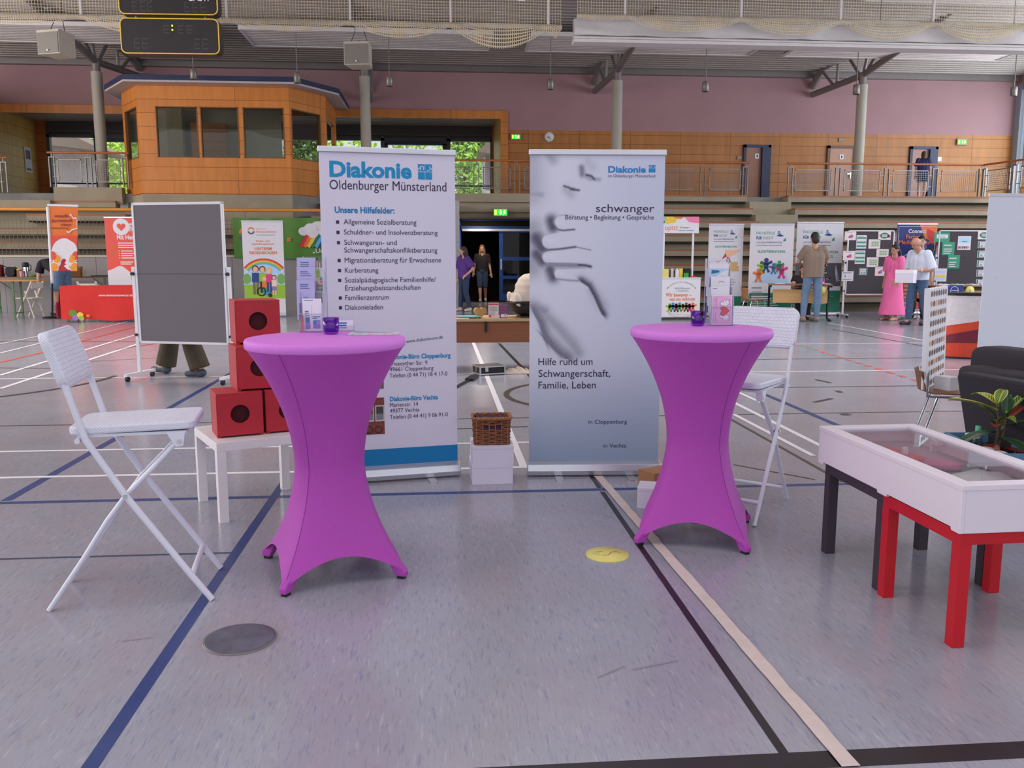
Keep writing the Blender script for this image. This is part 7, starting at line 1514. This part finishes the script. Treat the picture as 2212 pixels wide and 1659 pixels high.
for s_, x, y, w in (('stadt', 118, 469, 31), ('jugend', 111, 479, 44), ('ring', 132, 488, 22)): ik.text(dr_, s_, (x-108)/60, 1-(y-446)/140, .043, w/60, 'l', .02, 2)
ik.text(W_('flag_brown', (70, 36, 30)), 'cloppenburg', .02, 1-(494-446)/140, .026, .64, 'l', .01, 2); ik.stroke(iw, [(.72, .86), (.76, .88), (.8, .85), (.84, .82), (.95, .82), (1, .8), (.96, .74), (1, .66), (.8, .64), (.7, .6), (.6, .61)], .02, 2)
ik.rect(rf, .0, 1, .35, .55, 1); ik.disc(iw, .52, .28, .5, .23, 2)
for x, y, r_, c_ in ((.06, .24, .15, rf), (.95, .24, .15, rf), (.22, .19, .14, yo), (.78, .19, .14, yo), (.1, .05, .2, yo), (.9, .05, .2, yo), (.5, .13, .14, cr), (.5, .0, .24, cr)):
    if y < .1:
        ik.disc(iw, x, .005, r_+.025, .15, 3, 0, 180); ik.disc(c_, x, .005, r_, .125, 4, 0, 180)
    else: ik.disc(iw, x, y, r_+.03, (r_+.03)*.45, 3.2); ik.disc(c_, x, y, r_, r_*.45, 4.2)
for v_ in mb.v: pass
mb.build('printed_graphic', t)
# red table
tp0 = G(134, 697); th_ = UZ(134, 618, tp0, 0)[1]; tw = 2.1; rc = M('cloth_red', (210, 48, 42), .75, .05, 4); t = thing('trade_table', 'long table under a red cloth with white web address, left of the pinboard', 'table', tp0)
MB(M('table_grey', (120, 118, 120), .5)).box(.02, tw-.02, .02, .7, th_-.03, th_-.006).build('tabletop', t)
for x in (.1, tw-.1):
    for y in (.1, .62): MB(railm).cyl((x, y, 0), (x, y, th_-.03), .018).build('leg', t)
MB(rc).grid(lambda u, v: (u*tw, -.01-.02*math.sin(u*14)*(v**1.5)-.01*v, th_-(th_-.06-.02*math.sin(u*9))*v), 50, 14).box(0, tw, -.005, .72, th_-.005, th_).build('tablecloth', t)
MB(rc).grid(lambda u, v: (-.0-.12*math.sin(v*2.2)*(.4+.6*math.sin(u*PI))*1.0, u*.72, th_-(th_-.08-.25*(u > .8))*v), 12, 12).build('cloth_side', t)
mb = MB(); ik = Ink(mb, lambda u, v, d: (u, -.045-d, v), .002); f = lambda px, py: UZ(px, py, tp0, 0); ik.text(iw, 'www.ehrenamtsagentur.de', *f(215, 640), .05, f(288, 640)[0]-f(215, 640)[0], 'l', .02); mb.build('web_address', t); mb = MB(); ik.mb = mb
for px, py, r_, c_ in ((159, 676, .09, W_('dot_green', (100, 140, 50))), (175, 680, .07, iy), (165, 686, .07, ipu), (178, 687, .06, ilm), (192, 682, .04, io)): ik.disc(c_, *f(px, py), r_, r_*.85, 1+px*.01, 0, 360 if py < 690 else 360)
mb.build('cloth_print', t); MB(W_('cloth_pink', (226, 130, 160))).grid(lambda u, v: (-.13*math.sin(.9+v*1.2)-.008, .05+u*.3, .45-.35*v), 6, 6).build('cloth_patch', t)
for i, (x, lb) in enumerate(((.45, 'open papers at the left of the red table'), (.62, 'grey leaflet on the red table in front of the white chair'))): o = MB(W_('paper_beige', (200, 180, 160)) if i == 0 else W_('flyer_grey', (170, 168, 160))).box(-.1, .1, -.07, .07, 0, .012).build('leaflet'); o.location = tp0+Vector((x, .3, th_+.001)); o.rotation_euler.z = .3*i; tag(o, lb, 'leaflet')
# white folding chair (two of them)
wc = M('white_plastic', (222, 214, 200), .45)
def fold_chair(P, a, label):
    t = thing('folding_chair', label, 'chair', P, a, 'white folding chairs of the left booths')
    for s in (-1, 1):
        y = s*.2; MB(wc).bar((-.24, y, .86), (.22, y, .0), .03, .045, (0, 1, 0)).build('front_leg', t); MB(wc).bar((-.02, y*.86, .62), (-.22, y*.86, 0), .03, .04, (0, 1, 0)).build('back_leg', t)
    MB(wc).box(-.2, .24, -.19, .19, .43, .46).build('seat', t, bevel=.005); MB(wc).box(-.23, -.19, -.2, .2, .68, .82).build('backrest', t, bevel=.005); MB(wc).box(.16, .19, -.2, .2, .1, .14).build('stretcher', t); MB(wc).box(-.18, -.15, -.17, .17, .1, .14).build('stretcher', t); return t
q_ = G(68, 684); fold_chair(q_, PI-.25, 'white folding chair in front of the yellow green basket'); c_ = Vector((PY(196, 610, 20.95).x, 20.95, 0)); fold_chair(c_, PI/2, 'white folding chair behind the red table')
# beer tables and what stands on them
bw = M('beer_wood', (196, 136, 78), .5, .12, 4, stretch=(.4, 5, 5)); bd = M('beer_wood_dark', (140, 92, 62), .5, .12, 4, stretch=(.4, 5, 5)); gl = M('beer_leg_green', (88, 122, 84), .5)
def beer(P, w, d, h, m_, label, legs):
    t = thing('beer_table', label, 'table', P, 0, 'wooden beer tables'); MB(m_).box(0, w, 0, d, h-.03, h).build('tabletop', t, bevel=.004)
    for x in legs:
        for y in (.06, d-.06): MB(gl).box(x-.02, x+.02, y-.015, y+.015, 0, h-.03).build('leg', t)
        MB(gl).bar((x, d/2, h-.3), (x-.35, d/2, h-.04), .03, .01).bar((x, .06, .15), (x, d-.06, .15), .02, .02).build('brace', t)
    return t
e_ = G(35, 691); h1 = UZ(40, 605, e_, 0)[1]; x1 = UZ(86, 606, e_, 0)[0]; beer(e_+Vector((-2.2, -.05, 0)), 2.2+x1, .5, h1, bw, 'front wooden beer table with green legs at the left edge', (.25, 2.18))
Yb = 22.85; hb_ = PY(60, 598, Yb).z; xb0, xb1 = PY(-60, 598, Yb).x, PY(250, 598, Yb).x; beer(Vector((xb0, Yb, 0)), xb1-xb0, .5, hb_, bd, 'rear brown beer table with kettle, toaster and thermos', (.4, xb1-xb0-.3))
def onb(px): return Vector((PY(px, 597, Yb+.2).x, Yb+.22, hb_+.0008))
def item(name, px, label, cat, mb_, group=None): o = mb_.build(name); o.location = onb(px); return tag(o, label, cat, group)
t = thing('kettle', 'dark red kettle at the left edge of the rear beer table', 'kettle', onb(-3)); km = M('kettle_red', (112, 30, 36), .25); MB(km).lathe([(.13, 0), (.13, .02), (.125, .25), (.11, .29), (.02, .31), (.02, .33), (0, .33)], 24).build('kettle_body', t); MB(black).tube([(.12, 0, .05), (.19, 0, .08), (.19, 0, .24), (.12, 0, .27)], .014, 8).build('handle', t)
t = thing('toaster', 'shiny black toaster beside the red kettle', 'toaster', onb(25)); MB(M('gloss_black', (30, 28, 32), .15)).prism(rr(-.11, .11, 0, .25, .07), lambda u, v, d: (u, d, v), -.1, .1).build('toaster_body', t, bevel=.01); MB(chrome).box(-.08, .08, -.05, -.02, .252, .256).box(-.08, .08, .02, .05, .252, .256).build('slot', t); MB(black).box(-.12, -.105, -.02, .02, .12, .16).build('lever', t)
t = thing('coffee_tin', 'patterned tin between toaster and thermos', 'tin', onb(41)); MB(M('tin_gold', (150, 110, 70), .4, .4, 30)).lathe([(.06, 0), (.06, .18), (0, .18)], 20).build('tin_body', t); MB(iy).lathe([(.061, .17), (.061, .19), (0, .191)], 20).build('lid', t)
t = thing('thermos_jug', 'steel thermos jug with a black lid on the rear beer table', 'thermos', onb(56)); MB(chrome).lathe([(.075, 0), (.075, .2), (.07, .24)], 24).build('jug_body', t); MB(black).lathe([(.075, .235), (.08, .3), (.075, .35), (0, .36)], 24).tube([(.07, 0, .3), (.13, 0, .28), (.13, 0, .18), (.075, 0, .14)], .012, 8).build('jug_lid', t)
t = thing('plastic_cup', 'pinkish clear beaker before the thermos', 'cup', onb(52)+Vector((0, -.14, 0))); MB(W_('cup_pink', (196, 150, 160))).lathe([(.04, 0), (.05, .14), (.046, .14), (.036, .01), (0, .01)], 18).build('cup_body', t)
t = thing('green_bowl', 'bright green dish on the rear beer table', 'dish', onb(74)+Vector((0, -.1, 0))); MB(W_('dish_green', (90, 180, 60))).lathe([(.06, 0), (.11, .04), (.105, .045), (.05, .01), (0, .01)], 24).build('dish_body', t)
t = thing('drinks_tray', 'dark flat tray at the right end of the rear beer table', 'tray', onb(222)); MB(black).box(-.25, .25, -.15, .15, 0, .012).box(-.25, .25, -.15, -.14, .012, .03).box(-.25, .25, .14, .15, .012, .03).build('tray_body', t)
t = thing('paper_bag', 'brown paper bags on the rear beer table right of the flag', 'bag', onb(165)); MB(kr).prism([(-.12, 0), (.12, 0), (.13, .25), (-.11, .22)], lambda u, v, d: (u, d, v), -.08, .08).build('bag_body', t)
t = thing('glass_jar', 'light jar beside the paper bags on the rear beer table', 'jar', onb(180)); MB(W_('jar_pale', (196, 176, 150))).lathe([(.05, 0), (.05, .13), (.04, .15), (.04, .17), (0, .17)], 18).build('jar_body', t)
# black storage box, market basket
p = G(30, 668); t = thing('storage_box', 'black storage box on the floor under the rear beer table', 'storage box', p+Vector((-.3, .3, 0))); MB(M('box_black', (40, 36, 40), .5)).box(-.0, .75, 0, .5, 0, .36).build('box_body', t, bevel=.02); MB(M('box_lid', (60, 58, 64), .4)).box(-.02, .77, -.02, .52, .36, .42).build('lid', t, bevel=.02); MB(white).box(.55, .68, -.008, -.002, .18, .24).build('sticker', t)
p = G(86, 669); t = thing('market_basket', 'yellow green plastic basket on the floor left of the red table', 'basket', p+Vector((0, .15, 0))); bg = M('basket_lime', (196, 206, 40), .5)
w0, w1, hB = .22, .28, .27
for sx_, sy_ in ((0, -1), (0, 1), (-1, 0), (1, 0)):
    mb = MB(bg); n = 9
    def P3(s_, z): k_ = (w0+(w1-w0)*z/hB); return (s_*k_, sy_*k_*.62, z) if sy_ else (sx_*k_, s_*k_*.62, z)
    for i in range(n+1): mb.bar(P3(-1+2*i/n, 0), P3(-1+2*i/n, hB), .018, .01)
    for z in (.01, .09, hB-.03, hB): mb.bar(P3(-1, z), P3(1, z), .01, .035)
    mb.build('slatted_side', t)
MB(bg).box(-w0, w0, -w0*.62, w0*.62, 0, .012).build('basket_floor', t)
# table with green poster right behind the text banner
Yq = 21.8; hq = PY(680, 613, Yq).z; xq = PY(662, 613, Yq).x; t = thing('booth_table', 'wooden table with a green poster, seen left of the text banner', 'table', Vector((xq, Yq, 0))); MB(bw).box(0, 1.6, 0, .6, hq-.03, hq).build('tabletop', t)
for x in (.08, 1.5):
    for y in (.06, .54): MB(black).box(x-.02, x+.02, y-.02, y+.02, 0, hq-.03).build('leg', t)
u0, u1, z0, z1 = sheet(664, 702, 578, 613, Vector((xq, Yq+.1, 0)), 0); t = thing('poster_card', 'upright poster with a green bucket picture on the table left of the text banner', 'poster', Vector((xq, Yq+.1, hq+.001))); w = u1-u0; h = z1-hq-.001; MB(iw).box(u0, u1, 0, .02, 0, h).build('card', t); mb = MB(); ik = Ink(mb, XZ, .0015)
ik.poly(ilm, [(u0+w*.2, h*.4), (u0+w*.75, h*.4), (u0+w*.72, h*.9), (u0+w*.35, h)], 1); ik.text(iw, 'BIS', u0+w*.36, h*.8, h*.12, w*.22, 'l', .02, 2); ik.text(iw, 'Wir', u0+w*.4, h*.48, h*.14, w*.25, 'l', .02, 2); ik.rect(W_('print_teal2', (60, 150, 160)), u0+w*.7, u1, h*.1, h*.4); ik.disc(ird, u0+w*.8, h*.14, .04, .04, 2)
for i in range(4): ik.rect(isk, u0+w*(.26+.14*i), u0+w*(.33+.14*i), h, h*1.3+h*.1*(i in (1, 2)), 1)
mb.build('printed_graphic', t); p = PY(677, 605, Yq+.05); discup(Vector((p.x, Yq+.06, hq+.105)), 0, .1, 'pale yellow number card on the table left of the text banner', '5')
